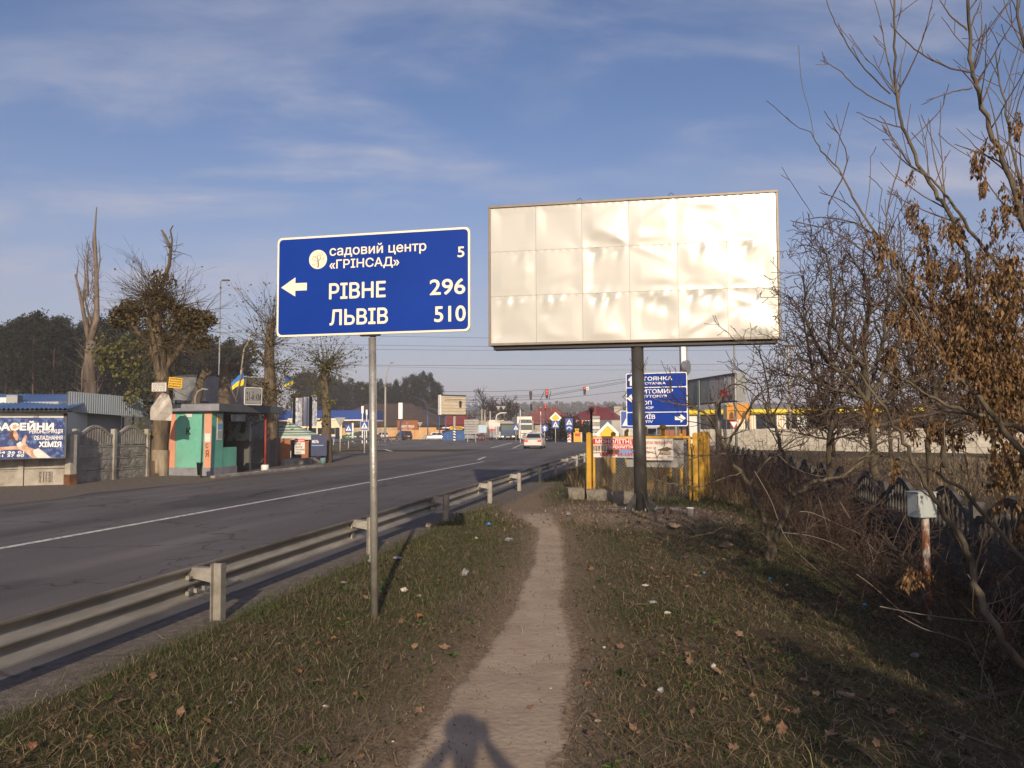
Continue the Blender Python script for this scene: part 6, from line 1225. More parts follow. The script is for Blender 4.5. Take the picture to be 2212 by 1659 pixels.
for q, s_ in enumerate(('БЕТОН', 'НАСОСЫ', 'ТРОТУАРНАЯ', 'ПЛИТКА')): text(s_, .06*wd, h*(.60-q*.185), (.6 if q == 0 else .75 if q == 1 else .95 if q == 2 else .65)*wd, h*(.72-q*.185), -.027, M['black'], o, .02)
text('НЕГАБАРИТ', .06*wd, h*.83, .94*wd, h*.94, -.027, M['white'], o, .02)
o, wd, h = ad(672, 706, 940, 985, 39.5, M['navy'], 'dark navy advertising board against the round headed pollard'); text('МІЛЬ', .08*wd, h*.62, .5*wd, h*.76, -.03, M['white'], o, .03); MB().box(.05*wd, .8*wd, -.026, -.0205, h*.48, h*.53).build('print', M['print_blue'], o); MB().tube([(wd*.1, .05, -1.0), (wd*.1, .05, h*.5)], .03, 6).build('leg', M['black'], o); MB().tube([(wd*.9, .05, -1.0), (wd*.9, .05, h*.5)], .03, 6).build('leg', M['black'], o)
b = G(706, 1001); o = thing('blue_can', 'small blue grey can at the foot of the round headed pollard', 'can', (b.x-.1, b.y-.42, .0)); MB().lathe([(.15, 0), (.15, .30), (.13, .31), (.12, .05)], 14).build('pail', mat('blue_grey_can', (.12, .2, .22), .6), o)
# white advertising board of three panels on dark posts
loc, rz, wd = span(631, 50, 684, 48.5); o = thing('advert_board', 'blank white three panel advertising board on dark posts left of the round headed pollard', 'billboard', loc, rz); z1, z0 = zt(640, 860, 50), zt(640, 921, 50)
for q in range(3): MB().box(wd*(0, .46, .78)[q]+.03, wd*(.46, .78, 1)[q]-.03, -.03, .03, z0, z1+.1*q/2).build('panel', mat('white_board%d' % q, (.74, .75, .78), .6, 0, .04, 1, grime=.05) if q == 0 else M['adw'], o); M['adw'] = bpy.data.materials['white_board0']
for x in (.10, .78): MB().box(wd*x-.13, wd*x+.13, -.08, -.035, -.1, z1+.05).build('post', M['black'], o)
MB().box(wd*.46-.04, wd*.46+.04, -.05, -.031, z0, z1).build('seam', M['rust'], o)
# tall lamp pole behind, and thin poles
def lamp_pole(px, d, ytop, label, m='pole_grey', r=.09, arm=None, name='street_lamp', extra=None):
    b = W(px, 930, d); h = zt(px, ytop, d); o = thing(name, label, 'street lamp' if 'lamp' in name else 'pole', (b.x, b.y, 0)); MB().tube([(0, 0, -.2), (0, 0, h*.5), (0, 0, h)], [r, r*.85, r*.65], 10).build('pole', M[m], o)
    if arm:
        dx, dz, l = arm; MB().tube([(0, 0, h-.01), (dx*.25, 0, h+dz*.6), (dx, 0, h+dz)], r*.5, 7).build('arm', M[m], o); MB().box(dx-.12 if dx < 0 else dx-.1, dx+.45 if dx > 0 else dx+.1, -.12, .12, h+dz-.06, h+dz+.05).build('lamp_head', M['darkgrey'], o)
    return o
lamp_pole(471, 62, 608, 'tall straight grey lamp pole above the shelter roof', r=.075, arm=(.25, .1, 0))
lamp_pole(519, 70, 800, 'short pole end with a slanted rod behind the flag', 'pole_conc', .14, (.9, 3.2, 0), 'utility_pole')
lamp_pole(663, 46, 846, 'thin antenna mast behind the white advertising board', 'darkgrey', .03, None, 'antenna_mast')

# ================================================================== FAR SIDE OF THE JUNCTION
M['tyre'] = mat('tyre_rubber', (.018, .018, .018), .9, 0, .2, 5); M['rim'] = mat('wheel_rim', (.30, .30, .31), .4, .6, .1, 5); M['glass'] = glass_mat('dark_car_glass'); M['lampred'] = mat('tail_lamp', (.45, .02, .015), .3, 0, .1, 5); M['lampclear'] = mat('head_lamp', (.60, .60, .57), .2, 0, .1, 5, spec=.8)
M['braked'] = mat('lit_tail_lamp', (.9, .05, .02), .4, 0, 0, 5, emit=.6); M['headlit'] = mat('lit_head_lamp', (1, .82, .5), .4, 0, 0, 5, emit=2.2)
M['trim'] = mat('black_trim', (.022, .022, .024), .6); M['plate'] = mat('number_plate', (.60, .60, .58), .5)
def paint(n, c, metal=.3): return mat('car_paint_'+n, c, .32, metal, .05, 1, coat=.6, grime=.12)
M['cpsilver'] = paint('champagne', (.60, .58, .54), .3); M['cpgrey'] = paint('silver', (.40, .40, .40), .5); M['cpwhite'] = paint('white', (.70, .72, .74), 0); M['cpdark'] = paint('dark_green', (.03, .035, .033), .3); M['cpred'] = paint('red', (.45, .03, .025), .1); M['cpblue'] = paint('blue', (.02, .045, .14), .2); M['cpgreen'] = paint('green', (.02, .10, .04), .1)
def loft(secs, xs_mat, name, m, par):
    """secs: list of (x, half width bottom, half width top, z bottom, z top); closed hull with smooth shoulders"""
    mb = MB(); rows = []
    for x, wb, wt, z0, z1 in secs: rows.append([(x, -wb, z0), (x, -(wb+.02), z0+(z1-z0)*.35), (x, -(wb+wt)/2-.01, z0+(z1-z0)*.75), (x, -wt*.93, z1), (x, 0, z1+.015), (x, wt*.93, z1), (x, (wb+wt)/2+.01, z0+(z1-z0)*.75), (x, wb+.02, z0+(z1-z0)*.35), (x, wb, z0)])
    mb.grid([list(reversed(r)) for r in rows]); mb.add(rows[0], [tuple(range(9))]); mb.add(rows[-1], [tuple(reversed(range(9)))]); mb.add([p for r in rows for p in (r[0], r[-1])], [(2*i, 2*i+2, 2*i+3, 2*i+1) for i in range(len(rows)-1)])
    return mb.build(name, m, par)
def wheel(par, x, y, r, wdt=.2):
    mb = MB(); prof = [(r*.62, -wdt/2), (r*.93, -wdt/2), (r, -wdt*.3), (r, wdt*.3), (r*.93, wdt/2), (r*.62, wdt/2)]; n = 20
    rows = [[(x+a*math.cos(2*PI*i/n), y+b, r+a*math.sin(2*PI*i/n)) for i in range(n+1)] for a, b in prof]; mb.grid(rows); w_ = mb.build('wheel', M['tyre'], par)
    mb = MB(); s = 1 if y > 0 else -1
    for a in range(5): t = 2*PI*a/5; mb.beam((x, y+s*wdt*.30, r), (x+r*.6*math.cos(t), y+s*wdt*.36, r+r*.6*math.sin(t)), .09, .03)
    mb.add([(x+r*.63*math.cos(2*PI*i/14), y+s*wdt*.2, r+r*.63*math.sin(2*PI*i/14)) for i in range(14)], [tuple(range(14))]); mb.build('rim', M['rim'], w_)
def car(loc, rz, m, label, kind='sedan', lit=False, group=None):
    """front towards local +x"""
    o = thing('parked_car' if not lit else 'car', label, 'car', loc, rz, group)
    if kind == 'sedan': L, Wd, Hh, hood, cab = 4.4, 1.72, 1.43, .92, [(-1.55, .95), (-1.0, 1.38), (.25, 1.42), (1.05, .93)]
    elif kind == 'wagon': L, Wd, Hh, hood, cab = 4.6, 1.78, 1.75, 1.02, [(-2.2, 1.02), (-2.0, 1.66), (.35, 1.72), (1.2, 1.04)]
    else: L, Wd, Hh, hood, cab = 4.1, 1.68, 1.5, .92, [(-1.95, .95), (-1.55, 1.42), (.2, 1.48), (1.05, .93)]
    h = L/2; w2 = Wd/2; b = loft([(-h, w2*.86, w2*.80, .34, hood*.86), (-h+.12, w2*.96, w2*.90, .26, hood*.97), (-h*.55, w2, w2*.95, .22, hood+.02), (0, w2, w2*.96, .20, hood+.02), (h*.5, w2, w2*.94, .22, hood), (h-.35, w2*.96, w2*.86, .24, hood*.86), (h-.06, w2*.86, w2*.76, .28, hood*.72), (h, w2*.76, w2*.7, .34, hood*.62)], None, 'body', m, o)
    (x0, z0), (x1, z1), (x2, z2), (x3, z3) = cab; wb, wt = w2*.90, w2*.68; mb = MB()
    mb.grid([[(x0, -wb, z0-.05), (x0, wb, z0-.05)], [(x1, -wt, z1), (x1, wt, z1)], [(x2, -wt, z2), (x2, wt, z2)], [(x3, -wb, z3-.05), (x3, wb, z3-.05)]], False)
    for s in (-1, 1): mb.add([(x0, s*wb, z0-.05), (x1, s*wt, z1), (x2, s*wt, z2), (x3, s*wb, z3-.05)], [(0, 1, 2, 3) if s < 0 else (3, 2, 1, 0)])
    mb.build('cabin', m, o)
    def gq(a, b_, c, d, n='window'): mb = MB(); mb.add([a, b_, c, d], [(0, 1, 2, 3)]); mb.build(n, M['glass'], o)
    l = lambda p, q, t: p+(q-p)*t; e = .006
    gq((l(x0, x1, .08)-e, -l(wb, wt, .08)*.88, l(z0, z1, .08)+e), (l(x0, x1, .90)-e, -l(wb, wt, .9)*.88, l(z0, z1, .9)+e), (l(x0, x1, .90)-e, l(wb, wt, .9)*.88, l(z0, z1, .9)+e), (l(x0, x1, .08)-e, l(wb, wt, .08)*.88, l(z0, z1, .08)+e), 'rear_window')
    gq((l(x3, x2, .08)+e, l(wb, wt, .08)*.88, l(z3, z2, .08)+e), (l(x3, x2, .92)+e, l(wb, wt, .92)*.88, l(z3, z2, .92)+e), (l(x3, x2, .92)+e, -l(wb, wt, .92)*.88, l(z3, z2, .92)+e), (l(x3, x2, .08)+e, -l(wb, wt, .08)*.88, l(z3, z2, .08)+e), 'windscreen')
    xm = (x1+x2)/2-.05
    for s in (-1, 1):
        for xa, xb in ((l(x0, x1, .55)+.12, xm-.04), (xm+.04, l(x3, x2, .45)-.1)):
            q = [(xa, s*(wb+.004), z0+.02), (xb, s*(wb+.004), z0+.02), (min(xb, l(x3, x2, .9)-.05), s*(l(wb, wt, .88)+.008), l(z0, z1, .88)), (max(xa, l(x0, x1, .9)+.05), s*(l(wb, wt, .88)+.008), l(z0, z1, .88))]; gq(*(q if s < 0 else q[::-1]))
        MB().box(x3-.35, x3-.2, min(s*w2*.95, s*(w2+.16)), max(s*w2*.95, s*(w2+.16)), hood+.02, hood+.14).build('mirror', M['trim'], o, bevel=.02)
        MB().box(-h-.012, -h+.22, min(s*w2*.50, s*w2*.90), max(s*w2*.50, s*w2*.90), hood*.66, hood*.86).build('tail_light', M['braked'] if lit else M['lampred'], o, bevel=.02); MB().box(h-.2, h-.02, min(s*w2*.45, s*w2*.86), max(s*w2*.45, s*w2*.86), hood*.55, hood*.72).build('headlight', M['lampclear'], o, bevel=.02)
        for x in (-h*.60, h*.62): wheel(o, x, s*(w2-.10), .31)
    MB().box(-h-.05, -h+.3, -w2*.92, w2*.92, .30, .50).build('bumper', m, o, bevel=.03); MB().box(-h-.02, -h+.1, -w2*.8, w2*.8, .20, .298).build('lower_bumper', M['trim'], o); MB().box(h-.25, h+.05, -w2*.86, w2*.86, .27, .48).build('bumper', m, o, bevel=.03)
    MB().box(-h-.024, -h-.008, -.26, .26, hood*.62, hood*.62+.12).build('number_plate', M['plate'], o); return o
def at(px, d, z=0.0): p = W(px, 930, d); return Vector((p.x, p.y, z))
# car driving away in our road
p = G(1157, 969.5); car((p.x, p.y+2.0, 0), PI/2-TH+rad(4), M['cpsilver'], 'champagne sedan with red tail lights driving away up the road', lit=True)
car(at(939, 138), PI+.05, M['cpgrey'], 'silver sedan crossing in front of the blue corrugated fence')
car(at(872, 146), PI/2+.55, M['cpdark'], 'dark estate car parked by the blue lamp post and white pylon', 'wagon')
car(at(827, 150), PI/2+.4, M['cpwhite'], 'small white car parked right of the far concrete lamp pole', 'hatch')
car(at(797, 148), .3, M['cpdark'], 'dark car behind the second crossing sign', 'wagon'); car(at(764, 150), .1, M['cpgreen'], 'green car behind the far guardrail', 'sedan')
car(at(1016, 146), PI/2+.6, M['cpblue'], 'dark blue car behind the red box under the grey sign back', 'hatch'); car(at(1006, 140), .4, M['cpgrey'], 'grey car at the right end of the blue corrugated fence', 'hatch')
car(at(1161, 116), .5, M['cpwhite'], 'white car with red tail light right of the champagne sedan', 'sedan'); car(at(1182, 122), .4, M['cpblue'], 'dark car behind the round blue arrow sign', 'sedan')
car(at(1448, 108, .05), .12, M['cpwhite'], 'white sedan passing behind the legs of the junction sign'); car(at(1668, 84, .25), .1, M['cpwhite'], 'white car roof showing over the pale wall in front of the yellow shop', 'hatch')
# white truck
M['truckwhite'] = mat('truck_white', (.66, .64, .56), .5, 0, .06, 1, grime=.1); M['boxgrey'] = mat('truck_box_side', (.28, .28, .27), .6, 0, .08, 1); M['windscreen'] = glass_mat('windscreen_glass', (.10, .13, .12), .12)
def truck(loc, rz, label, mcab, mbox, box_h, box_l, deflector, dump=False, s=1.0):
    o = thing('truck', label, 'truck', loc, rz); o.scale = (s, s, s)            # front towards local -y
    MB().box(-1.22, 1.22, 0, 1.9, .62, 2.85).build('cab', mcab, o, bevel=.09); MB().box(-1.13, 1.13, -.012, .2, 1.72, 2.60).build('windscreen', M['windscreen'], o, bevel=.004)
    MB().box(-1.0, 1.0, -.02, .1, 1.10, 1.20).build('grille', M['trim'], o); MB().box(-.7, .7, -.018, .1, .82, .90).build('grille', M['trim'], o); MB().box(-1.24, 1.24, -.12, .3, .36, .74).build('bumper', mcab if not dump else M['trim'], o, bevel=.05); MB().box(-.3, .3, -.132, -.121, .50, .62).build('number_plate', M['plate'], o)
    for x in (-1, 1):
        MB().box(min(x*.72, x*1.12), max(x*.72, x*1.12), -.135, -.05, .55, .70).build('headlight', M['headlit'] if dump else M['lampclear'], o); MB().box(min(x*1.24, x*1.48), max(x*1.24, x*1.48), .0, .1, 1.75, 2.5).build('mirror', M['trim'], o); MB().box(min(x*1.215, x*1.236), max(x*1.215, x*1.236), .35, 1.4, 1.75, 2.55).build('side_window', M['glass'], o)
        for y in (.9, 4.6, 6.6): 
            mb = MB(); r = .5; n = 18; mb.grid([[(x*(1.0+b), y+a*math.cos(2*PI*i/n), r+a*math.sin(2*PI*i/n)) for i in range(n+1)] for a, b in ((.05, .22), (.3, .22), (.5, .2), (.5, -.08))]); mb.build('wheel', M['tyre'], o)
    MB().box(-.5, .5, 1.9, 8, .6, .9).build('chassis', M['trim'], o)
    if deflector: mb = MB(); mb.grid([[(-1.1, .15, 2.86), (1.1, .15, 2.86)], [(-.98, .7, 3.35), (.98, .7, 3.35)], [(-.95, 1.6, 3.5), (.95, 1.6, 3.5)]]); mb.add([(-1.1, .15, 2.86), (-.98, .7, 3.35), (-.95, 1.6, 3.5), (-1.05, 1.6, 2.86)], [(0, 1, 2, 3)]); mb.add([(1.1, .15, 2.86), (.98, .7, 3.35), (.95, 1.6, 3.5), (1.05, 1.6, 2.86)], [(3, 2, 1, 0)]); mb.build('wind_deflector', M['rim'], o)
    MB().box(-1.27, 1.27, 2.05, 2.05+box_l, .95, box_h).build('cargo_box', mbox, o, bevel=.03)
    if dump: mb = MB(); mb.prism([(-1.2, box_h+.002), (1.2, box_h+.002), (.7, box_h+.22), (-.5, box_h+.25)], 2.1, 5); mb.build('load', M['boxgrey'], o); MB().box(-1.25, 1.25, -.02, .2, 2.62, 2.84).build('sun_visor', M['trim'], o)
    return o
truck(at(1136.5, 128), rad(6), 'white box truck with a roof deflector facing us at the lights', M['truckwhite'], M['truckwhite'], 4.0, 7.5, True)
M['truckblue'] = mat('truck_blue', (.018, .05, .13), .45, 0, .1, 1); truck(at(1097, 133), rad(6), 'dark blue dump truck with lit headlamps left of the white truck', M['truckblue'], M['boxgrey'], 3.1, 5.0, False, True)
# bus behind the first pollards and the filling station beyond it
M['buscream'] = mat('cream_bus_paint', (.66, .57, .40), .5, 0, .06, 1); M['busblue'] = mat('blue_bus_paint', (.015, .055, .26), .5, 0, .06, 1)
loc, rz, wd = span(620, 107, 739, 109); o = thing('bus', 'cream and blue bus standing behind the crossing signs', 'bus', loc, rz); zb_, z1 = 0, zt(700, 903.5, 108); MB().box(0, wd, 0, 2.4, .45, z1-.35).build('body', M['buscream'], o, bevel=.08); MB().box(0.05, wd-.05, .05, 2.35, z1-.348, z1).build('roof', M['buscream'], o, bevel=.1); MB().box(.1, wd-.3, -.012, .01, .45, .95).build('stripe', M['busblue'], o)
for q in range(5): MB().box(.3+q*(wd-1.1)/5, .3+(q+.86)*(wd-1.1)/5, -.016, .01, 1.25, 2.15).build('window', M['glass'], o)
MB().box(wd-.95, wd-.35, -.017, .01, .55, 2.2).build('door', M['glass'], o); MB().box(wd-.005, wd+.012, .2, 2.2, 1.2, 2.2).build('windscreen', M['glass'], o)
for x in (1.3, wd-1.7):
    mb = MB(); n = 16; mb.grid([[(x+a*math.cos(2*PI*i/n), b, .45+a*math.sin(2*PI*i/n)) for i in range(n+1)] for a, b in ((.05, -.03), (.28, -.03), (.45, 0), (.45, .25))]); mb.build('wheel', M['tyre'], o)
loc, rz, wd = span(560, 122, 784, 119); o = thing('filling_station', 'filling station with a blue roof fascia and cream walls behind the pollards', 'building', loc, rz); z0, z1 = zt(750, 906.5, 120), zt(750, 886, 120); MB().box(0, wd, 0, 9, z0, z1).build('canopy', M['busblue'], o); MB().box(-.05, wd+.05, -.05, 9, z0-.18, z0-.002).build('canopy_edge', M['white'], o); MB().box(0, wd*.5, 3, 8, 0, z0-.2).build('wall', M['buscream'], o); MB().box(wd*.1, wd*.42, 2.9, 3.0, .5, 2.6).build('window', M['glass'], o)
for x in (.28, .6, .88): MB().tube([(wd*x, 1, 0), (wd*x, 1, z0-.2)], .18, 8).build('column', M['white'], o)
MB().box(wd*.02, wd*.14, -.3, -.06, z0-1.8, z0-.4).build('red_panel', M['red'], o); MB().box(wd*.16, wd*.42, -.3, -.06, .8, 2.0).build('advert_panel', M['whsign'], o)
MB().box(wd*.14, wd*.19, -.2, -.06, z1-.9, z1-.2).build('white_panel', M['white'], o)
for px, y0, y1 in ((832+3-11, 888, 915), (840, 895, 915)): pass
def pylon(px, d, ytop, ymid, ybot, wpx, label, mtop='white', mpole='navypole'):
    b = at(px, d); o = thing('pylon_sign', label, 'sign', tuple(b)); r = wpx/FPX*d/2; MB().box(-r, r, -.12, .12, zt(px, ymid, d), zt(px, ytop, d)).build('light_box', M[mtop], o, bevel=.02); MB().box(-r*.38, r*.38, -.08, .08, 0, zt(px, ymid, d)-.002).build('pole', M[mpole], o); return o
M['navypole'] = mat('navy_pole', (.02, .035, .13), .5)
pylon(865, 140, 870, 905, 948, 9, 'white pylon sign on a dark blue pole before the orange restaurant sign'); pylon(783, 106, 877, 893, 945, 5, 'taller white marker column at the end of the blue canopy', 'white', 'white'); pylon(792, 109, 885, 897, 945, 4, 'shorter white marker column at the end of the blue canopy', 'white', 'white')
# brown roofed restaurant
M['brownroof'] = mat('dark_brown_tiles', (.040, .027, .023), .85, 0, .2, 1.2, col2=(.075, .048, .040), bump=.3, bscale=3); M['ochre'] = mat('ochre_wall', (.56, .33, .14), .8, 0, .1, .6); M['rustsign'] = mat('rust_orange_panel', (.28, .095, .025), .6, 0, .08, .5)
loc, rz, wd = span(700, 168, 945, 164); o = thing('restaurant', 'low restaurant under a huge dark brown tiled roof', 'building', loc, rz); zr_, ze = zt(820, 871, 172), zt(820, 920, 166); X_ = lambda p: (p-700)/245*wd
mb = MB(); mb.grid([[(X_(690), -1, ze), (X_(955), -1, ze)], [(X_(760), 9, zr_), (X_(862), 9, zr_)]], False); mb.add([(X_(955), -1, ze), (X_(955), 19, ze), (X_(862), 9, zr_)], [(0, 1, 2)]); mb.add([(X_(690), -1, ze), (X_(760), 9, zr_), (X_(690), 19, ze)], [(0, 1, 2)]); mb.add([(X_(690), 19, ze), (X_(760), 9, zr_), (X_(862), 9, zr_), (X_(955), 19, ze)], [(0, 1, 2, 3)]); mb.build('roof', M['brownroof'], o)
MB().box(X_(705), X_(942), 0, 17, 0, ze+.2).build('wall', M['ochre'], o); MB().box(X_(770), X_(905), -1.6, -.02, zt(850, 933, 164), zt(850, 926, 164)).build('porch_roof', M['conc_l'], o)
for q in range(7): MB().box(X_(785+q*16), X_(795+q*16), -.03, .02, 1.2, 2.2).build('window', M['glass'], o)
loc, rz, wd = span(858, 156, 902, 155); o = thing('restaurant_sign', 'rust orange wall panel sign with white lettering and a small shield', 'sign', loc, rz); z1 = zt(880, 908, 155.5); MB().box(0, wd, 0, .6, 0, z1).build('panel', M['rustsign'], o); text('RADIO TBILISI', .17*wd, z1*.62, .83*wd, z1*.74, -.012, M['white'], o, .02); text('ресторан · готель', .26*wd, z1*.51, .74*wd, z1*.56, -.012, M['white'], o, .01); mb = MB(); mb.prism([(.45*wd, z1*.80), (.5*wd, z1*.77), (.55*wd, z1*.80), (.55*wd, z1*.90), (.45*wd, z1*.90)], -.02, .0); mb.build('shield', M['plinth'], o)
loc, rz, wd = span(772, 158, 960, 153); o = thing('ochre_wall', 'low ochre wall behind the parked cars', 'wall', loc, rz); h = zt(860, 929, 155)
for q in range(9): MB().box(wd*q/9+.02, wd*(q+1)/9-.02, -.05 if q % 2 else 0, .3, 0, h*(.78 if q < 3 else 1)).build('panel', M['ochre'], o)
# lamp posts over there
lamp_pole(832, 130, 836, 'far concrete lamp pole with a thin dark upper mast beside the parked white car', 'pole_conc', .20, (.9, 4.1, 0))
for px, d, yt, lb, arm in ((924, 140, 881, 'blue lamp post in front of the silver sedan', (-2.4, 2.0, 0)), (949, 150, 892, 'thin blue lamp post behind the silver sedan', (-1.9, 1.0, 0)), (963, 152, 896, 'blue pole under the beige billboard', None)): lamp_pole(px, d, yt, lb, 'bluepost' if 'bluepost' in M else M.setdefault('bluepost', mat('blue_post', (.03, .10, .24), .5)) and 'bluepost', .10, arm)
# beige billboard with its striped post
M['beige'] = mat('beige_billboard_paper', (.50, .43, .31), .8, 0, .06, 2, grime=.15)
loc, rz, wd = span(951.5, 128, 1006.5, 131); o = thing('billboard', 'beige empty billboard of horizontal strips on a striped post beyond the junction', 'billboard', loc, rz); z1, z0 = zt(978, 854, 129), zt(978, 896, 129); MB().box(0, wd, .05, .6, z0, z1).build('case', M['trim'], o); n = 6
for q in range(n): MB().box(.12, wd-.05, -.03+.03*(q % 2), .049, z0+.08+(z1-z0-.16)*q/n, z0+.08+(z1-z0-.16)*(q+1)/n-.035).build('strip', M['beige'], o)
MB().box(-.1, .10, -.06, .6, z0, z1+.05).build('side_frame', M['white'], o); MB().box(.101, wd+.05, -.06, .6, z1-.06, z1+.1).build('top_frame', M['trim'], o); MB().box(.101, wd+.05, -.06, .6, z0-.12, z0+.06).build('bottom_frame', M['trim'], o)
xp = wd*.58; MB().tube([(xp, .3, 0), (xp, .3, z0-.1)], .22, 10).build('post', M['pole_conc'], o)
mb = MB(); n = 40
for q in range(n):
    a, b = q/n, (q+1)/n; mb.mat(0)
    for k in range(12):
        mb.mat(1 if ((q/n*4.2+k/12) % 1) < .5 else 0); P = lambda f, t: (xp+.235*math.cos(2*PI*t/12), .3+.235*math.sin(2*PI*t/12), .05+f*1.95); mb.add([P(a, k), P(a, k+1), P(b, k+1), P(b, k)], [(0, 1, 2, 3)])
mb.build('striped_sleeve', [M['white'], M['trim']], o)
M['bluesheet'] = mat('blue_corrugated_sheet', (.022, .09, .27), .5, .1, .1, 1)
loc, rz, wd = span(955, 136, 1004, 136); o = thing('blue_fence', 'blue corrugated metal fence behind the striped post', 'fence', loc, rz); h = zt(980, 930, 136)
for q in range(4): corr(wd*q/4+.01, wd*(q+1)/4-.01, 0, h*(1 if q < 3 else .985), 0, .06, .28).build('panel', M['bluesheet'], o)
# red roofed shop
M['redroof'] = mat('dark_red_metal_tiles', (.16, .025, .025), .55, .1, .12, 1, bump=.2, bscale=4)
loc, rz, wd = span(946, 166, 1016, 164); o = thing('red_roof_shop', 'shop with a steep dark red roof, yellow fascia sign and red awning', 'building', loc, rz); ze, zr_ = zt(980, 921, 164), zt(980, 895, 166); MB().box(.6, wd-.6, .5, 7, 0, ze).build('wall', M['buscream'], o); mb = MB(); mb.grid([[(0, -.6, ze-.15), (wd, -.6, ze-.15)], [(wd*.12, 1.0, ze+.5), (wd*.90, 1.0, ze+.5)], [(wd*.12, 2.6, zr_), (wd*.86, 2.6, zr_)]], False); mb.add([(wd, -.6, ze-.15), (wd, 7, ze-.15), (wd*.90, 6, ze+.5), (wd*.90, 1.0, ze+.5)], [(0, 1, 2, 3)]); mb.add([(wd*.90, 1, ze+.5), (wd*.90, 6, ze+.5), (wd*.86, 2.6, zr_)], [(0, 1, 2)]); mb.build('roof', M['redroof'], o)
MB().box(wd*.02, wd*.98, -.62, -.5, ze-.4, ze-.17).build('eaves_trim', M['white'], o); MB().box(wd*.42, wd*.80, -.9, -.65, ze-.75, ze+.0).build('fascia_sign', M['ywsign'], o); text('АПТЕКА', wd*.60, ze-.6, wd*.78, ze-.2, -.92, M['black'], o, .03); MB().box(wd*.51, wd*.57, -.93, -.91, ze-.72, ze-.08).build('blue_mark', M['blue'], o)
mb = MB(); mb.grid([[(wd*-.28, -1.4, ze-1.65), (wd*.42, -1.4, ze-1.65)], [(wd*-.28, -1.35, ze-1.0), (wd*.42, -1.35, ze-1.0)], [(wd*-.28, -.3, ze-.85), (wd*.42, -.3, ze-.85)]], False); mb.build('awning', M['red'], o); text('продукти', wd*.0, ze-1.5, wd*.3, ze-1.15, -1.41, M['white'], o, .02); MB().box(wd*-.26, wd*.4, -.9, -.6, 0, ze-1.7).build('shop_front', M['whitewall'], o)
for q in range(3): MB().box(wd*(.08+.28*q), wd*(.08+.28*q+.2), .45, .52, 1.0, 2.3).build('window', M['glass'], o)
# grey back of a big road sign on two posts
def signback(px0, px1, d, y0, y1, label, rows=6, name='road_sign_back'):
    loc, rz, wd = span(px0, d, px1, d); o = thing(name, label, 'road sign', loc, rz); z1, z0 = zt(px0, y0, d), zt(px0, y1, d)
    for q in range(rows): MB().box(0, wd, 0, .03, z0+(z1-z0)*q/rows+.03, z0+(z1-z0)*(q+1)/rows-.03).build('panel', M['steelback'], o)
    for x in (.25, .8): MB().box(wd*x-.06, wd*x+.06, -.12, -.005, -.1, z1-.1).build('post', M['steelback'], o)
    return o
signback(1002.5, 1034, 112, 906, 938, 'big grey back of a road sign on two posts left of the trucks')
# pylons with letter frame, utility poles and lines
M['lattice'] = mat('dark_lattice_steel', (.055, .06, .075), .7, .2, .2, 2); M['bluelattice'] = mat('blue_letter_steel', (.07, .10, .22), .6)
b = at(1022, 150); o = thing('letter_frame', 'steel lattice frame carrying rooftop letters beside the beige billboard', 'sign frame', tuple(b)); Wp = lambda x, y: Vector((W(x, y, 150).x-b.x, 0, W(x, y, 150).z)); mb = MB()
for a, c in (((1007, 888), (1030, 888)), ((1007, 894), (1030, 894)), ((1008, 888), (1008, 898)), ((1014, 888), (1014, 894)), ((1020, 888), (1020, 894)), ((1026, 888), (1026, 894)), ((1030, 886), (1018, 901)), ((1007, 898), (1018, 901)), ((1030, 894), (1018, 901)), ((1018, 901), (1018, 948)), ((1007, 869), (1030, 869)), ((1007, 877), (1030, 877))): mb.beam(Wp(*a), Wp(*c), .12, .12)
mb.build('frame', M['lattice'], o); 
for ch, x0, x1 in (('Ш', 1008, 1015), ('А', 1017, 1026)): pa_, pb_ = Wp(x0, 886), Wp(x1, 870); text(ch, pa_.x, pa_.z, pb_.x, pb_.z, -.15, M['bluelattice'], o)
mb = MB(); mb.tube([Wp(1027, 888), Wp(1031, 880), Wp(1031, 870), Wp(1027, 867)], .08, 5); mb.build('hook', M['bluelattice'], o)
def upole(px, d, ytop, label, arms=2, r=.16, m='pole_conc', name='utility_pole'):
    b = at(px, d); h = zt(px, ytop, d); o = thing(name, label, 'pole', tuple(b)); MB().tube([(0, 0, -.2), (0, 0, h)], [r, r*.7], 8).build('pole', M[m], o)
    for q in range(arms):
        zz = h-.25-q*1.0; MB().box(-1.0, 1.0, -.06, .06, zz, zz+.1).build('crossarm', M['darkgrey'], o)
        for x in (-.85, 0, .85): MB().lathe([(.03, 0), (.08, .06), (.08, .18), (.04, .24)], 6, (x, 0, zz+.1)).build('insulator', M['darkgrey'], o)
    return o
upole(1041, 130, 883, 'left of two paired concrete poles behind the grey sign back', 1); upole(1047.5, 131, 885, 'right of two paired concrete poles behind the grey sign back', 0); upole(1059, 140, 888, 'concrete A pole with crossarms left of the blue truck', 2, .2)
upole(1151, 118, 909, 'concrete pole behind the red traffic light mast', 1, .15); upole(1198, 150, 905, 'concrete pole left of the white house', 1); upole(1292, 150, 899, 'concrete pole before the white house roof', 2, .16)
upole(1124, 104, 885, 'slim pale lamp mast right of the white truck', 0, .09, 'whsign'); upole(1168, 100, 889, 'slim white pole right of the red traffic light', 0, .10, 'whsign'); upole(1395, 70, 818, 'dark lattice lamp column above the junction sign', 0, .12, 'pole_conc'); 
o = lamp_pole(1397, 72, 800, 'lamp with a curved arm above the junction sign', 'pole_conc', .11, (-1.3, 2.2, 0)); lamp_pole(1590, 62, 735, 'galvanised lamp post in front of the orange kiosk sign', 'pole_grey', .12); upole(1707, 78, 742, 'tall concrete pole with crossarms behind the fruit tree', 2, .17)
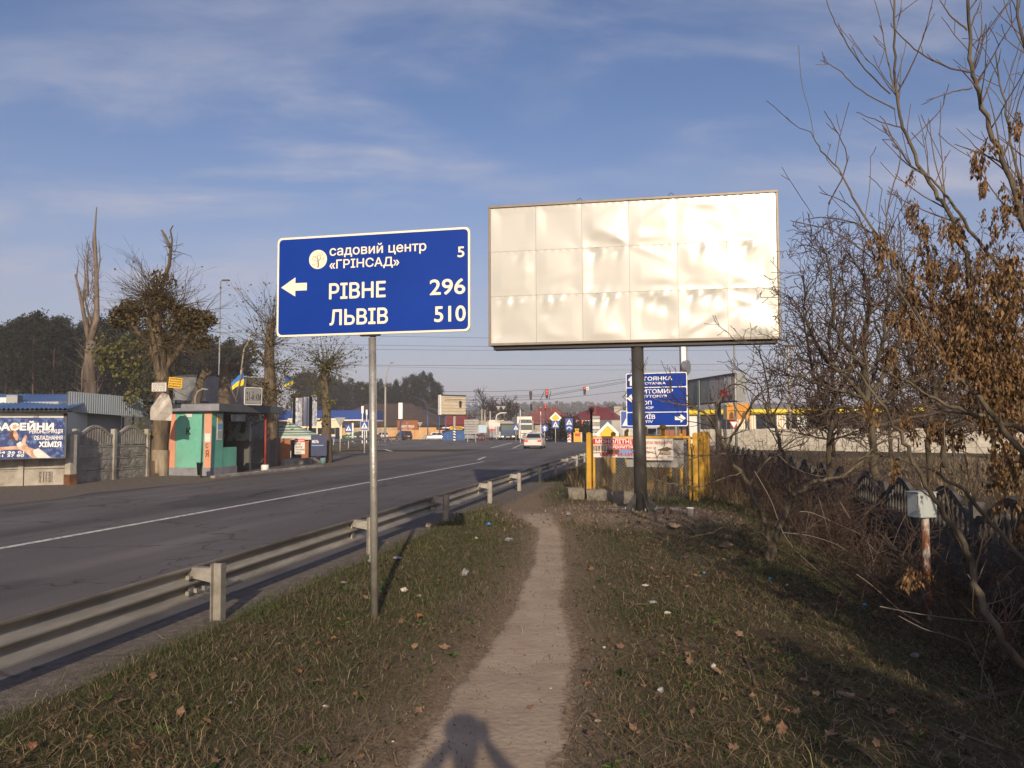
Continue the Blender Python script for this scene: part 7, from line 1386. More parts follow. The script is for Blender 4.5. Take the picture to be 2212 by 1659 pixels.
# white arched mast with sign backs, banner post
b = at(1073, 112); o = thing('arched_mast', 'white arched mast with small sign backs left of the blue truck', 'pole', tuple(b)); P = [Vector((W(x, y, 112).x-b.x, 0, W(x, y, 112).z)) for x, y in ((1073, 949), (1072, 920), (1071.5, 905), (1073, 897), (1078, 893.5), (1084, 892), (1094, 892))]; MB().tube(P, .10, 8).build('mast', M['whsign'], o); MB().box(-.5, .5, -.1, .0, P[1].z-.1, P[1].z+.5).build('box', M['whsign'], o)
for q in range(2): mb = MB(); x = P[5].x-.1+q*.75-.4; z_ = P[4].z+.5; mb.prism([(x-.35, z_+.6), (x, z_), (x+.35, z_+.6)], -.02, .02); mb.build('sign_back', M['steelback'], o)
b = at(1063, 126); o = thing('advert_flag', 'narrow white vertical banner on a pole left of the arched mast', 'banner', tuple(b)); MB().box(-.5, .5, -.04, .04, zt(1063, 926, 126), zt(1063, 907, 126)).build('panel', M['whsign'], o); MB().tube([(0, .06, 0), (0, .06, zt(1063, 907, 126))], .05, 6).build('pole', M['darkgrey'], o); MB().box(-.5, .7, -.05, .03, zt(1063, 930, 126), zt(1063, 927.5, 126)).build('lower_panel', M['red'], o)
b = at(1041, 124); o = thing('advert_board', 'light blue and white street advert beside the paired concrete poles', 'billboard', tuple(b)); MB().box(-.75, .75, -.05, .05, zt(1041, 935, 124), zt(1041, 918, 124)).build('panel', mat('pale_blue_print', (.35, .48, .60), .5), o); MB().tube([(0, .08, 0), (0, .08, zt(1041, 935, 124))], .08, 6).build('post', M['darkgrey'], o)
b = at(1040, 128); o = thing('red_box', 'bright red roadside box under the grey sign back', 'box', tuple(b)); MB().box(-.6, .6, -.4, .4, 0, .95).build('crate', M['red'], o, bevel=.03); MB().box(-.45, .45, -.42, -.401, .3, .7).build('label_print', M['swim'], o)
o = thing('van', 'white van with an open rear left of the blue truck', 'van', tuple(at(1080, 136)), PI/2+.4); 
M['vanw'] = M['cpwhite']; MB().box(-2.2, 1.4, -.95, .95, .4, 2.3).build('body', M['cpwhite'], o, bevel=.08); mb = MB(); mb.prism([(1.4, .4), (2.6, .4), (2.6, 1.1), (2.0, 1.3), (1.45, 2.25), (1.4, 2.25)], -.92, .92); mb.build('cab', M['cpwhite'], o); MB().box(-2.23, -2.19, -.75, .75, 1.3, 2.1).build('rear_window', M['glass'], o)
for x in (-1.4, 1.7):
    for s in (-1, 1): wheel(o, x, s*.85, .33)
# traffic lights
M['hous'] = mat('signal_housing', (.012, .012, .014), .6); M['redlit'] = mat('lit_red_signal', (1, .03, .02), .4, 0, 0, 1, emit=1.6); M['redoff'] = mat('unlit_lens', (.03, .015, .015), .3); M['panelw'] = mat('arrow_panel', (.62, .64, .60), .5); M['greenarrow'] = mat('green_arrow_print', (.02, .14, .05), .5)
def signal(px, ytop, ybot, d, lit, label, arrow_p=False, post=False, back=False, side=0):
    z1, z0 = zt(px, ytop, d), zt(px, ybot, d); b = at(px, d); o = thing('traffic_light', label, 'traffic light', (b.x, b.y, 0 if post else z0), side); off = z0 if post else 0; H_ = z1-z0; w_ = H_*.36/2
    MB().box(-w_, w_, 0, .24, off+H_*.46, off+H_).box(-w_*.78, w_*.78, 0, .24, off, off+H_*.459).build('housing', M['hous'], o, bevel=.02)
    for q in range(3):
        zc_ = off+H_*(.83-.315*q); r = H_*.108*(1.1 if q == 0 else .92)
        mb = MB(); mb.add([(x, -.008, zz) for x, zz in disc(0, zc_, r, 18)], [tuple(range(18))]); mb.build('lens', M['redlit'] if q in lit else M['redoff'], o)
        if not back:
            mb = MB(); mb.grid([[(r*1.08*math.cos(t), y, zc_+r*1.08*math.sin(t)) for t in np.linspace(-.3, PI+.3, 12)] for y in (-.006, -.17)]); mb.build('visor', M['hous'], o)
    if arrow_p: MB().box(w_+.01, w_+H_*.36, .0, .02, off+H_*.60, off+H_*.95).build('arrow_panel', M['panelw'], o); a_ = arrow(o, w_+H_*.185, off+H_*.775, H_*.28, -PI/2, -.006, M['greenarrow'])
    if post: MB().tube([(0, .12, -.1), (0, .12, off+H_*.3)], .07, 8).build('pole', M['lattice'], o)
    else: MB().tube([(0, .12, H_), (0, .12, H_+.28)], .015, 6).build('hanger', M['ywsign'], o); MB().tube([(0, .12, 0), (0, .12, -.15)], .015, 6).build('hanger', M['hous'], o)
    return o
signal(1147, 845, 863, 92, (), 'black traffic light with its back to us hanging from the wires', back=True); signal(1182, 842, 860.5, 92, (0, 1), 'hanging traffic light showing red over the champagne sedan'); signal(1264, 835.5, 852.5, 90, (0,), 'hanging red traffic light with a green arrow plate nearest the junction sign', True)
signal(1178.5, 873, 886.5, 112, (0, 1), 'red traffic light on a mast behind the sedan', post=True); signal(1149.5, 873, 886.5, 116, (), 'side on traffic light with a bright edge above the white truck', back=True, side=1.3); signal(996-.5, 866.5, 880.5, 100, (), 'black traffic light hanging in front of the beige billboard', back=True, side=.5)
# wires
M['wire'] = mat('cable', (.03, .03, .034), .7)
def wire(pts, label, sag=.0, r=.016):
    P = [W(*p) for p in pts]; o = MB(); o.tube(P, r, 4, False); ob = o.build('cable', M['wire']); tag(ob, label, 'cable', 'overhead cables')
def wspan(y0, y1, d, sag, label, x0=-60, x1=2290, r=.020): wire([(x0+(x1-x0)*t, y0+(y1-y0)*t+sag*4*t*(1-t), d) for t in np.linspace(0, 1, 17)], label, r=r)
wspan(700, 734, 108, 14, 'highest of the long power cables over the junction'); wspan(722, 738, 108, 19, 'second highest long power cable over the junction'); wspan(738, 746, 108, 15, 'third long power cable over the junction'); wspan(775, 772, 104, 16, 'lowest long power cable over the junction'); wspan(760, 790, 120, 22, 'thin far power cable below the others', r=.014)
for ya, yb, yc, yd, lb in ((846, 846, 841, 818, 'upper wire carrying the traffic lights'), (866, 865, 862.5, 845, 'lower wire steadying the traffic lights'), (858, 857, 852, 823, 'upper middle wire between the traffic lights'), (864, 861, 855, 826, 'lower middle wire between the traffic lights')):
    wire([(960, ya, 93), (1070, yb, 92.5), (1190, yc, 92), (1352, yd, 90), (1440, yd-14, 88)], lb, r=.02)
wire([(1150, 893, 130), (1230, 893, 128), (1320, 884, 120), (1400, 874, 110)], 'far service wire above the white house', r=.018)
for x0, y0, x1, y1, lb in ((1167, 865, 1176, 845, 'small black tensioner strap on the signal wires, left'), (1186, 862, 1190, 845, 'small black tensioner strap on the signal wires, right')): wire([(x0, y0, 92), (x1, y1, 92)], lb, r=.035)
# crossing signs and other signs
def ped(par, x, z, s, y):
    mb = MB(); mb.add([(x+a*s, y, z+b*s) for a, b in disc(.02, .78, .09, 10)], [tuple(range(10))])
    for P in ([(-.08, .66), (.10, .66), (.10, .36), (-.10, .34)], [(-.02, .36), (.10, .36), (.30, .02), (.20, .0)], [(-.10, .36), (.0, .34), (-.20, .0), (-.32, .03)], [(.10, .66), (.28, .46), (.24, .42), (.06, .58)], [(-.08, .66), (-.26, .44), (-.22, .40), (-.04, .56)]): mb.add([(x+a*s, y, z+b*s) for a, b in P], [(0, 1, 2, 3)])
    for q in range(4): mb.add([(x+(a-.42+q*.26)*s, y, z+b*s) for a, b in ((0, -.06), (.14, -.06), (.18, .0), (.04, 0))], [(0, 1, 2, 3)])
    mb.build('pedestrian', M['black'], par)
def crossing(px, py, d, s, label, rim='blue', backdia=False, post_base=0.0, post=True):
    p = W(px, py, d); b = at(px, d, post_base); o = thing('crossing_sign', label, 'road sign', tuple(b), 0); z = p.z-post_base; h = s/2
    MB().prism(rrect(-h*1.05, z-h*1.1, h*1.05, z+h*1.1, .05), -.06, -.03).build('plate', M['whsign'] if rim == 'white' else M['signblue'], o); MB().prism(rrect(-h*.95, z-h*1.0, h*.95, z+h*1.0, .04), -.066, -.061).build('field', M['signblue'], o); mb = MB(); mb.add([(-h*.85, -.070, z-h*.72), (h*.85, -.070, z-h*.72), (0, -.070, z+h*.85)], [(0, 1, 2)]); mb.build('triangle', M['signwhite'], o); ped(o, 0, z-h*.58, h*1.05, -.074)
    if post: MB().tube([(0, 0, -.1), (0, 0, z+h)], .04, 8).build('pole', M['whsign'], o)
    if backdia: k = h*1.25; MB().prism([(0, z-h*.9-k), (k, z-h*.9), (0, z-h*.9+k), (-k, z-h*.9)], .05, .07).build('diamond_back', M['whsign'], o)
    return o
M['signblue'] = mat('sign_blue', (.012, .06, .30), .4, 0, .05, 2); M['signwhite'] = mat('sign_white', (.72, .72, .70), .45, 0, .04, 2)
crossing(753, 925.5, 70, .60, 'pedestrian crossing sign with a diamond behind it, left of its taller twin', 'blue', True); crossing(787.5, 919.5, 58, .62, 'pedestrian crossing sign with white rim just left of the blue sign pole', 'white')
crossing(1200, 917, 104, .95, 'pedestrian crossing sign under the yellow diamond on the far island'); diamond(1200, 903, 104, 1.15, 'small yellow diamond sign on the far island')
crossing(1234-4.5, 912, 104, .95, 'pedestrian crossing sign above a round blue sign on the far island'); crossing(1114.5, 924, 118, .8, 'little crossing sign behind the roof of the champagne sedan'); crossing(1350+9, 908-1, 46, 1.0, 'crossing sign half hidden behind the left edge of the junction sign', 'white'); crossing(1452-6+0, 925, 95, .7, 'small crossing sign under the junction sign')
def round_sign(px, py, d, r, label, roundabout=False, chev=False):
    p = W(px, py, d); b = at(px, d-.1); o = thing('round_sign', label, 'road sign', tuple(b)); mb = MB(); mb.prism(disc(0, p.z, r, 20), -.09, -.06); mb.build('plate', M['signblue'], o)
    if roundabout: mb = MB(); flat_line(mb, [(r*.55*math.cos(t), p.z-r*.25+r*.55*math.sin(t)) for t in np.linspace(0, PI, 9)], r*.14, r*.14, -.094); mb.build('arrow', M['signwhite'], o)
    else: arrow(o, 0, p.z, r*1.4, 0, -.094, M['signwhite'])
    MB().tube([(0, 0, -.1), (0, 0, p.z)], .04, 8).build('pole', M['whsign'], o)
    if chev:
        zb2 = .05; MB().box(-.25, .25, -.07, -.05, zb2, p.z-r-.1).build('chevron_plate', M['signwhite'], o); hh_ = p.z-r-.15
        for q in range(3): z_ = zb2+.1+q*hh_/3.2; mb = MB(); mb.add([(-.24, -.074, z_), (0, -.074, z_+.22), (.24, -.074, z_), (.24, -.074, z_+.2), (0, -.074, z_+.42), (-.24, -.074, z_+.2)], [(0, 1, 4, 5), (1, 2, 3, 4)]); mb.build('chevron', M['red'], o)
    return o
round_sign(1229.5, 925, 104, .50, 'round blue roundabout sign with red and white chevrons below', True, True); round_sign(1178-1.5, 925, 110, .52, 'round blue arrow sign in front of the red roofed houses')
def yield_sign(px, py, d, s, label, front=True, z0=0.0):
    p = W(px, py, d); b = at(px, d, z0); o = thing('yield_sign', label, 'road sign', tuple(b)); z_ = p.z-z0; t = [(-s/2, z_+s*.43), (0, z_-s*.43), (s/2, z_+s*.43)]; MB().prism(t[::1] if False else [t[1], t[2], t[0]], -.06, -.04).build('plate', M['red'] if front else M['steelback'], o)
    if front: mb = MB(); mb.add([(x*.72, -.064, z_+.05*s+(zz-z_-.05*s)*.72) for x, zz in (t[1], t[2], t[0])], [(0, 1, 2)]); mb.build('field', M['signwhite'], o)
    MB().tube([(0, 0, -.1), (0, 0, z_)], .035, 8).build('pole', M['whsign'], o)
yield_sign(1585, 918, 60, .72, 'yield sign on the lamp post before the yellow roofed shop'); yield_sign(731+4, 912, 66, .95, 'grey back of a yield sign above the left crossing sign', False); yield_sign(907, 917, 140, 1.0, 'grey back of a yield sign right of the rust orange panel', False)
o = thing('roadside_machine', 'yellow roadside box with a red panel and round beacon on the far island', 'box', tuple(at(1247, 106)), 0); MB().box(-.55, .5, -.4, .4, .02, 1.35).build('cabinet', M['ywsign'], o, bevel=.04); MB().box(.501, .62, -.42, .42, 0, 1.38).build('side', M['whsign'], o); MB().box(-.35, .35, -.42, -.401, .8, 1.2).build('red_panel', M['red'], o)
for x in (-.22, .1): MB().lathe([(.05, 0), (.16, .05), (.16, .25), (.05, .3)], 10, (x, 0, 1.6)).build('beacon', M['ywsign'], o)
MB().box(-.3, .2, -.05, .05, 1.351, 1.6).build('bracket', M['ywsign'], o)
# far guardrail before the parked cars
loc, rz, wd = span(722, 88, 858, 128); o = thing('guardrail', 'pale far guardrail in front of the bus and parked cars', 'guardrail', loc, rz); MB().box(0, wd, -.03, .02, .46, .78).build('rail', M['galv'], o)
for q in range(9): MB().box(wd*q/8-.05, wd*q/8+.05, .025, .1, -.1, .75).build('post', M['galv'], o)
# houses behind the junction
M['redtile'] = mat('red_brown_tiles', (.16, .040, .030), .8, 0, .2, .6, col2=(.24, .075, .055), bump=.3, bscale=3); M['brownbrick'] = mat('red_brick_wall', (.20, .085, .06), .85, 0, .2, 1.2); M['offwhite'] = mat('off_white_render', (.42, .41, .36), .8, 0, .08, .5)
def hip(o, x0, x1, y0, y1, z0, z1, ov, m, ridge=.5):
    cx_, cy_ = (x0+x1)/2, (y0+y1)/2; r = (x1-x0)*ridge/2; mb = MB(); A = [(x0-ov, y0-ov, z0), (x1+ov, y0-ov, z0), (x1+ov, y1+ov, z0), (x0-ov, y1+ov, z0), (cx_-r, cy_, z1), (cx_+r, cy_, z1)]; mb.add(A, [(0, 1, 5, 4), (1, 2, 5), (2, 3, 4, 5), (3, 0, 4), (3, 2, 1, 0)]); return mb.build('roof', m, o)
loc, rz, wd = span(1220, 152, 1330, 146); o = thing('white_house', 'off white house with a dark red hipped roof and arched windows behind the excavator', 'house', loc, rz); ze, zr_ = zt(1270, 909, 149), zt(1270, 880, 152); MB().box(0, wd, 0, 9, 0, ze).build('wall', M['offwhite'], o); rf = hip(o, 0, wd, 0, 9, ze+.02, zr_, .7, M['redroof'], .28)
MB().box(wd*.40, wd*.56, 1.4, 4, ze+1.0, zr_+.2).build('dormer', M['redroof'], o, bevel=.3); mb = MB(); mb.prism(disc(wd*.48, zr_-.5, .6, 14), 1.36, 1.39); mb.build('dormer_window', M['glass'], o); MB().box(wd*.80, wd*.92, 4, 5.2, ze+.5, zr_+.1).build('chimney', M['offwhite'], o); MB().box(-.75, wd+.75, -.75, -.6, ze-.05, ze+.1).build('eaves_trim', M['white'], o)
for x in (.16, .75): mb = MB(); mb.prism([(wd*x-.45, ze-2.4)]+[(wd*x+.45, ze-2.4)]+[(wd*x+.45*math.cos(t), ze-1.0+.45*math.sin(t)) for t in np.linspace(0, PI, 8)], -.03, .02); mb.build('window', M['glass'], o)
MB().box(wd*.42, wd*.58, -.03, .02, ze-2.0, ze-.9).build('window', M['glass'], o)
loc, rz, wd = span(1116, 178, 1222, 174); o = thing('red_house', 'large red brick house with a steep red tiled roof behind the traffic lights', 'house', loc, rz); ze, zr_ = zt(1165, 916, 176), zt(1165, 880, 178); MB().box(0, wd, 0, 12, 0, ze).build('wall', M['brownbrick'], o); hip(o, 0, wd, 0, 12, ze+.02, zr_, .7, M['redtile'], .35); MB().box(wd*.30, wd*.33, 4, 5, ze, zr_+.6).build('chimney', M['brownbrick'], o); MB().box(wd*.58, wd*.62, 4.5, 5.5, ze, zr_+.1).build('chimney', M['brownbrick'], o)
for x in (.12, .38, .62, .84): MB().box(wd*x, wd*(x+.08), -.03, .02, 1.2, 2.8).build('window', M['glass'], o)
hip(o, wd*.02, wd*.34, -3, 6, ze-.9, ze+2.2, .3, M['redtile'], .2); MB().box(wd*.03, wd*.33, -2.9, -.02, 0, ze-.92).build('bay', M['brownbrick'], o)
loc, rz, wd = span(1110, 140, 1170, 142); o = thing('yard_wall', 'pale concrete yard wall right of the white truck', 'wall', loc, rz)
for q in range(5): MB().box(wd*q/5+.03, wd*(q+1)/5-.03, 0, .2, 0, 2.6).build('panel', M['conc_l'], o)
loc, rz, wd = span(1050, 175, 1090, 178); o = thing('ochre_house', 'small ochre building behind the blue truck', 'house', loc, rz); MB().box(0, wd, 0, 6, 0, zt(1070, 906, 176)).build('wall', M['buscream'], o); MB().box(-.3, wd+.3, -.3, 6.3, zt(1070, 906, 176)+.01, zt(1070, 904, 176)).build('roof', M['conc_d'], o)
for x in (.2, .6): MB().box(wd*x, wd*(x+.2), -.03, .02, 2.0, 3.6).build('window', M['glass'], o)
# excavator
M['orange'] = mat('orange_machine_paint', (.62, .11, .02), .5, 0, .1, 2)
b = at(1246, 128); o = thing('excavator', 'orange excavator with raised boom parked by the white house', 'excavator', tuple(b)); E = lambda x, y: (W(x, y, 128).x-b.x, 0, W(x, y, 128).z)
mb = MB()
for a, c, t in (((1233, 922), (1240, 915), .7), ((1240, 915), (1252, 916), .8), ((1252, 916), (1260, 914), .8)): mb.beam(E(*a), E(*c), t, .45, (0, 1, 0))
mb.build('boom', M['orange'], o); mb = MB(); p0, p1 = E(1257, 913), E(1262, 938)
for q in range(5): a = Vector(p0).lerp(Vector(p1), q/5); c = Vector(p0).lerp(Vector(p1), (q+.85)/5); mb.beam(a, c, 1.05, .8, (0, 1, 0))
mb.build('stick', M['orange'], o); MB().box(-2.0, 1.2, -1, 1.2, 1.0, 2.3).build('body', M['orange'], o, bevel=.1); MB().box(-2.0, -.6, -1, .2, 2.302, 3.3).build('cab', M['glass'], o, bevel=.06)
for s in (-1.1, 1.1): MB().box(-2.2, 1.6, s-.3, s+.3, 0, .95).build('track', M['tyre'], o, bevel=.3)
# dusty grey lorry with white box behind the diamond sign
loc, rz, wd = span(1290, 108, 1345, 104); M['tarpgrey'] = mat('grey_tarpaulin', (.20, .215, .24), .7, 0, .1, .6); o = thing('lorry', 'grey curtain sided lorry with a white box body behind the diamond sign', 'truck', loc, rz); z1 = zt(1320, 907, 106); MB().box(0, wd*.56, 0, 2.4, .9, z1).build('curtain_side', M['tarpgrey'], o); MB().box(wd*.58, wd, 0, 2.4, .9, z1-.1).build('white_box', M['truckwhite'], o)
for x in (.5, 1.6, wd-1): 
    mb = MB(); n = 14; mb.grid([[(x+a*math.cos(2*PI*i/n), b_, .48+a*math.sin(2*PI*i/n)) for i in range(n+1)] for a, b_ in ((.05, -.03), (.48, 0), (.48, .3))]); mb.build('wheel', M['tyre'], o)
b = at(1326, 40); b = G(1327, 992, .0); b = at(1326.5, 24.5); o = thing('black_post', 'thin black post beside the left corner of the yellow cage', 'post', tuple(at(1277.5, 22.3))); MB().tube([(0, 0, -.1), (0, 0, zt(1327, 891, 22.3)), ], .032, 8).build('shaft', M['black'], o); MB().lathe([(.05, 0), (.055, .08), (.03, .12)], 8, (0, 0, zt(1327, 891, 22.3))).build('cap', M['rust'], o)
b = at(1285, 95); o = thing('price_board', 'tall grey and white price pylon behind the black post', 'sign', tuple(at(1292-4, 96))); z1 = zt(1290, 898, 96)
for q in range(6): MB().box(-.45, .45, -.08, .08, .9+(z1-.9)*q/6+.04, .9+(z1-.9)*(q+1)/6-.03).build('panel', M['steelback'] if q % 2 else M['whsign'], o)
MB().tube([(0, .12, 0), (0, .12, z1)], .07, 8).build('pole', M['darkgrey'], o)
# yellow roofed roadside shop, orange kiosk sign, pale wall on the right
M['yroof'] = mat('glossy_yellow_band', (.66, .50, .02), .35, 0, .05, 1); M['ybandwhite'] = mat('white_cladding', (.66, .65, .62), .6, 0, .05, 1)
loc, rz, wd = span(1425, 92, 2000, 84); o = thing('yellow_shop', 'long low shop with a rounded bright yellow roof band behind the bare trees', 'building', loc, rz); z1, z0 = zt(1600, 883.5, 88), zt(1600, 895.5, 88); r_ = (z1-z0)/2
mb = MB(); mb.grid([[(x, -.25-r_*math.cos(t), z0+r_+r_*math.sin(t)) for x in (0, wd)] for t in np.linspace(-PI/2, PI/2, 9)]); mb.add([(x, y, z1-.01) for x, y in ((0, -.25), (wd, -.25), (wd, 8), (0, 8))], [(0, 1, 2, 3)]); mb.build('roof_band', M['yroof'], o)
MB().box(0, wd, 0, 8, 0, z0+.3).build('wall', M['innerwall'], o); n = 26
for q in range(n):
    x0, x1 = wd*q/n+.05, wd*(q+1)/n-.05
    if q in (3, 8, 9, 12, 14): MB().box(x0, x1, -.05, -.003, 0, z0).build('cladding', M['ybandwhite'], o)
    elif q in (0, 1, 2, 4): MB().box(x0, x1, -.05, -.003, .3, 1.6).build('orange_panel', M['rustsign'], o); MB().box(x0, x1, -.04, -.003, 1.7, z0-.1).build('window', M['glass'], o)
    else: MB().box(x0, x1, -.04, -.003, .4, z0-.1).build('window', M['glass'], o)
for q in (8, 9, 12): 
    for k in range(3): x0 = wd*q/n+.2+k*.28; MB().box(x0, x0+.1, -.054, -.051, .1, z0-.1).build('orange_stripe', M['ywsign'], o)
loc, rz, wd = span(1571, 76, 1618, 75); o = thing('kiosk_sign', 'orange box sign with dark food pictures before the yellow roof band', 'sign', loc, rz, ); z1, z0 = zt(1595, 871, 75.5), zt(1595, 906, 75.5); M['oranget'] = mat('orange_sign_face', (.55, .24, .035), .5, 0, .15, 3, col2=(.62, .33, .06)); MB().box(0, wd, 0, .5, z0, z1).build('box', M['oranget'], o); MB().box(-.35, -.02, -.02, .5, z0, z1-.1).build('side', M['darkgreen'], o)
for x in (.10, .68): mb = MB(); mb.prism([(wd*x, z0+.06), (wd*(x+.22), z0+.06), (wd*(x+.2), z0+.6*(z1-z0)*.6), (wd*(x+.12), z0+.5*(z1-z0)), (wd*(x+.02), z0+.34*(z1-z0))], -.015, -.002); mb.build('food_print', M['rust'], o)
for x in (.15, .85): MB().tube([(wd*x, .25, 0), (wd*x, .25, z0)], .09, 8).build('leg', M['darkgrey'], o)
loc, rz, wd = span(1512, 66, 2300, 50); o = thing('pale_wall', 'pale weathered concrete wall below the yellow roofed shop', 'wall', loc, rz); h = zt(1560, 927, 64)+.35; n = 26; o.location.z = -.35; M['palewall'] = mat('pale_weathered_wall', (.40, .37, .31), .9, 0, .2, 2.4, col2=(.56, .52, .44), thr=(.35, .65), bump=.4, bscale=14, grime=.3)
for q in range(n):
    for r in range(3): MB().box(wd*q/n+.02, wd*(q+1)/n-.02, -.015*((q+r) % 2), .12, h*r/3+.008, h*(r+1)/3-.008).build('slab', M['palewall'], o)
    MB().box(wd*q/n-.06, wd*q/n+.06, -.05, .17, 0, h+.02).build('post', M['palewall'], o)
# trivision billboard seen from behind and the round light boxes on a mast
loc, rz, wd = span(1486, 54, 1590, 47); o = thing('billboard', 'weathered grey billboard with torn posters behind the junction sign', 'billboard', loc, rz); z1, z0 = zt(1540, 815, 50), zt(1540, 869, 50); M['tornposter'] = mat('torn_poster', (.36, .35, .33), .8, 0, .2, 1.5, col2=(.13, .07, .05), thr=(.52, .62)); M['zinc'] = mat('zinc_grey', (.24, .26, .255), .6, .1, .12, 2, grime=.3)
for q in range(6): MB().box(wd*q/6+.02, wd*(q+1)/6-.02, 0, .1, z0, z1).build('panel', M['tornposter'] if q > 2 else M['zinc'], o)
MB().box(-.05, wd+.05, .101, .7, z0-.05, z1+.05).build('case', M['zinc'], o); MB().box(wd*.72, wd*.86, -.012, -.003, z0+.3, z0+.75).build('red_poster', M['red'], o); MB().box(wd*.8, wd*.93, -.010, -.003, z1-.8, z1-.1).build('white_poster', M['swim'], o); MB().box(-.06, wd+.06, -.06, -.003, z1-.02, z1+.07).build('top_frame', M['darkgrey'], o)
MB().tube([(wd*.55, .4, 0), (wd*.55, .4, z0)], .2, 10).build('post', M['darkgrey'], o); MB().box(.05, .3, -.15, -.07, 0, z1+.2).build('front_post', M['black'], o); MB().box(wd*.27, wd*.31, -.12, -.07, 0.3, z1-.1).build('front_post', M['zinc'], o)
b = at(1478, 58); o = thing('light_box_mast', 'dark mast with white strips and round silver light boxes under the billboard corner', 'pole', tuple(b)); Lx = lambda x: W(x, 930, 58).x-b.x
MB().box(Lx(1471), Lx(1473.5), -.05, .05, 0, zt(1472, 690, 58)).build('mast', M['lattice'], o); MB().box(Lx(1475), Lx(1484), -.02, .04, zt(1472, 835, 58), zt(1472, 690, 58)).build('white_strip', M['white'], o)
for yy in (729, 779+16-2): 
    rr = .52; mb = MB(); zc_ = zt(1487, yy if yy < 760 else 793, 58); cx_ = Lx(1485); R3 = Matrix.Translation((cx_, 0, zc_)) @ Matrix.Rotation(PI/2, 4, 'Y') @ Matrix.Rotation(.6, 4, 'X')
    pts_ = [[R3 @ Vector((rr*math.cos(2*PI*i/20), rr*math.sin(2*PI*i/20), t)) for i in range(21)] for t in (-.17, .17)]; mb.grid(pts_); mb.add(pts_[0][:-1], [tuple(range(20))]); mb.add(pts_[1][:-1], [tuple(reversed(range(20)))]); mb.build('round_light_box', M['rim'], o)
    if yy > 760: mb = MB(); c_ = R3 @ Vector((0, 0, -.18)); mb.box(c_.x-.25, c_.x+.02, c_.y-.2, c_.y+.2, c_.z-.25, c_.z+.2); mb.build('red_letter', M['lampred'], o)
MB().tube([(Lx(1490), .3, 0), (Lx(1490), .3, zt(1472, 690, 58))], .05, 8).build('pole', M['galv'], o)
# small sun-shade stalls behind the cage
loc, rz, wd = span(1395, 112, 1428, 110); o = thing('market_stall', 'white market stall awnings behind the junction sign', 'stall', loc, rz); h = zt(1410, 918, 111); mb = MB(); mb.grid([[(0, -1, h-.5), (wd, -1, h-.5)], [(0, .5, h), (wd, .5, h)]], False); mb.build('awning', M['whitewall'], o); MB().box(.1, wd-.1, .4, 2, 0, h-.2).build('back_wall', M['innerwall'], o)
for x in (.05, wd-.05): MB().tube([(x, -.95, 0), (x, -.95, h-.5)], .04, 6).build('pole', M['whsign'], o)

# ================================================================== LITTER, LEAVES, PERSON, AIR
M['film'] = mat('crumpled_plastic', (.24, .245, .25), .35, 0, .15, 20, spec=.6); M['paperw'] = mat('waste_paper', (.44, .41, .36), .8, 0, .1, 10); M['bottle_blue'] = mat('blue_plastic', (.03, .18, .36), .4); M['cardb'] = mat('pale_board', (.28, .24, .18), .85, 0, .15, 8); M['bottleg'] = mat('green_bottle', (.01, .06, .02), .2)
def crumple(px, py, s, m, label, cat='litter', name='litter', flat=.5, seed=0):
    g = G(px, py, float(0)); 
    for _ in range(3): g = G(px, py, float(H(g.x, g.y, True))+.01)
    r3 = np.random.default_rng(seed); mb = MB(); n, k = 8, 6; sc_ = s/FPX*g.y*.85
    rows = []
    for a in range(k):
        ph = PI*a/(k-1); rows.append([(math.cos(2*PI*b/n)*math.sin(ph)*sc_*.5*q, math.sin(2*PI*b/n)*math.sin(ph)*sc_*.42*q, (math.cos(ph)*.5+.5)*sc_*flat*q) for b in range(n) for q in [r3.uniform(.55, 1.25)]])
    for rw in rows: rw.append(rw[0])
    mb.grid(rows, False); o = mb.build(name, m, None, (g.x, g.y, g.z+.005), r3.uniform(0, 6)); tag(o, label, cat); return o
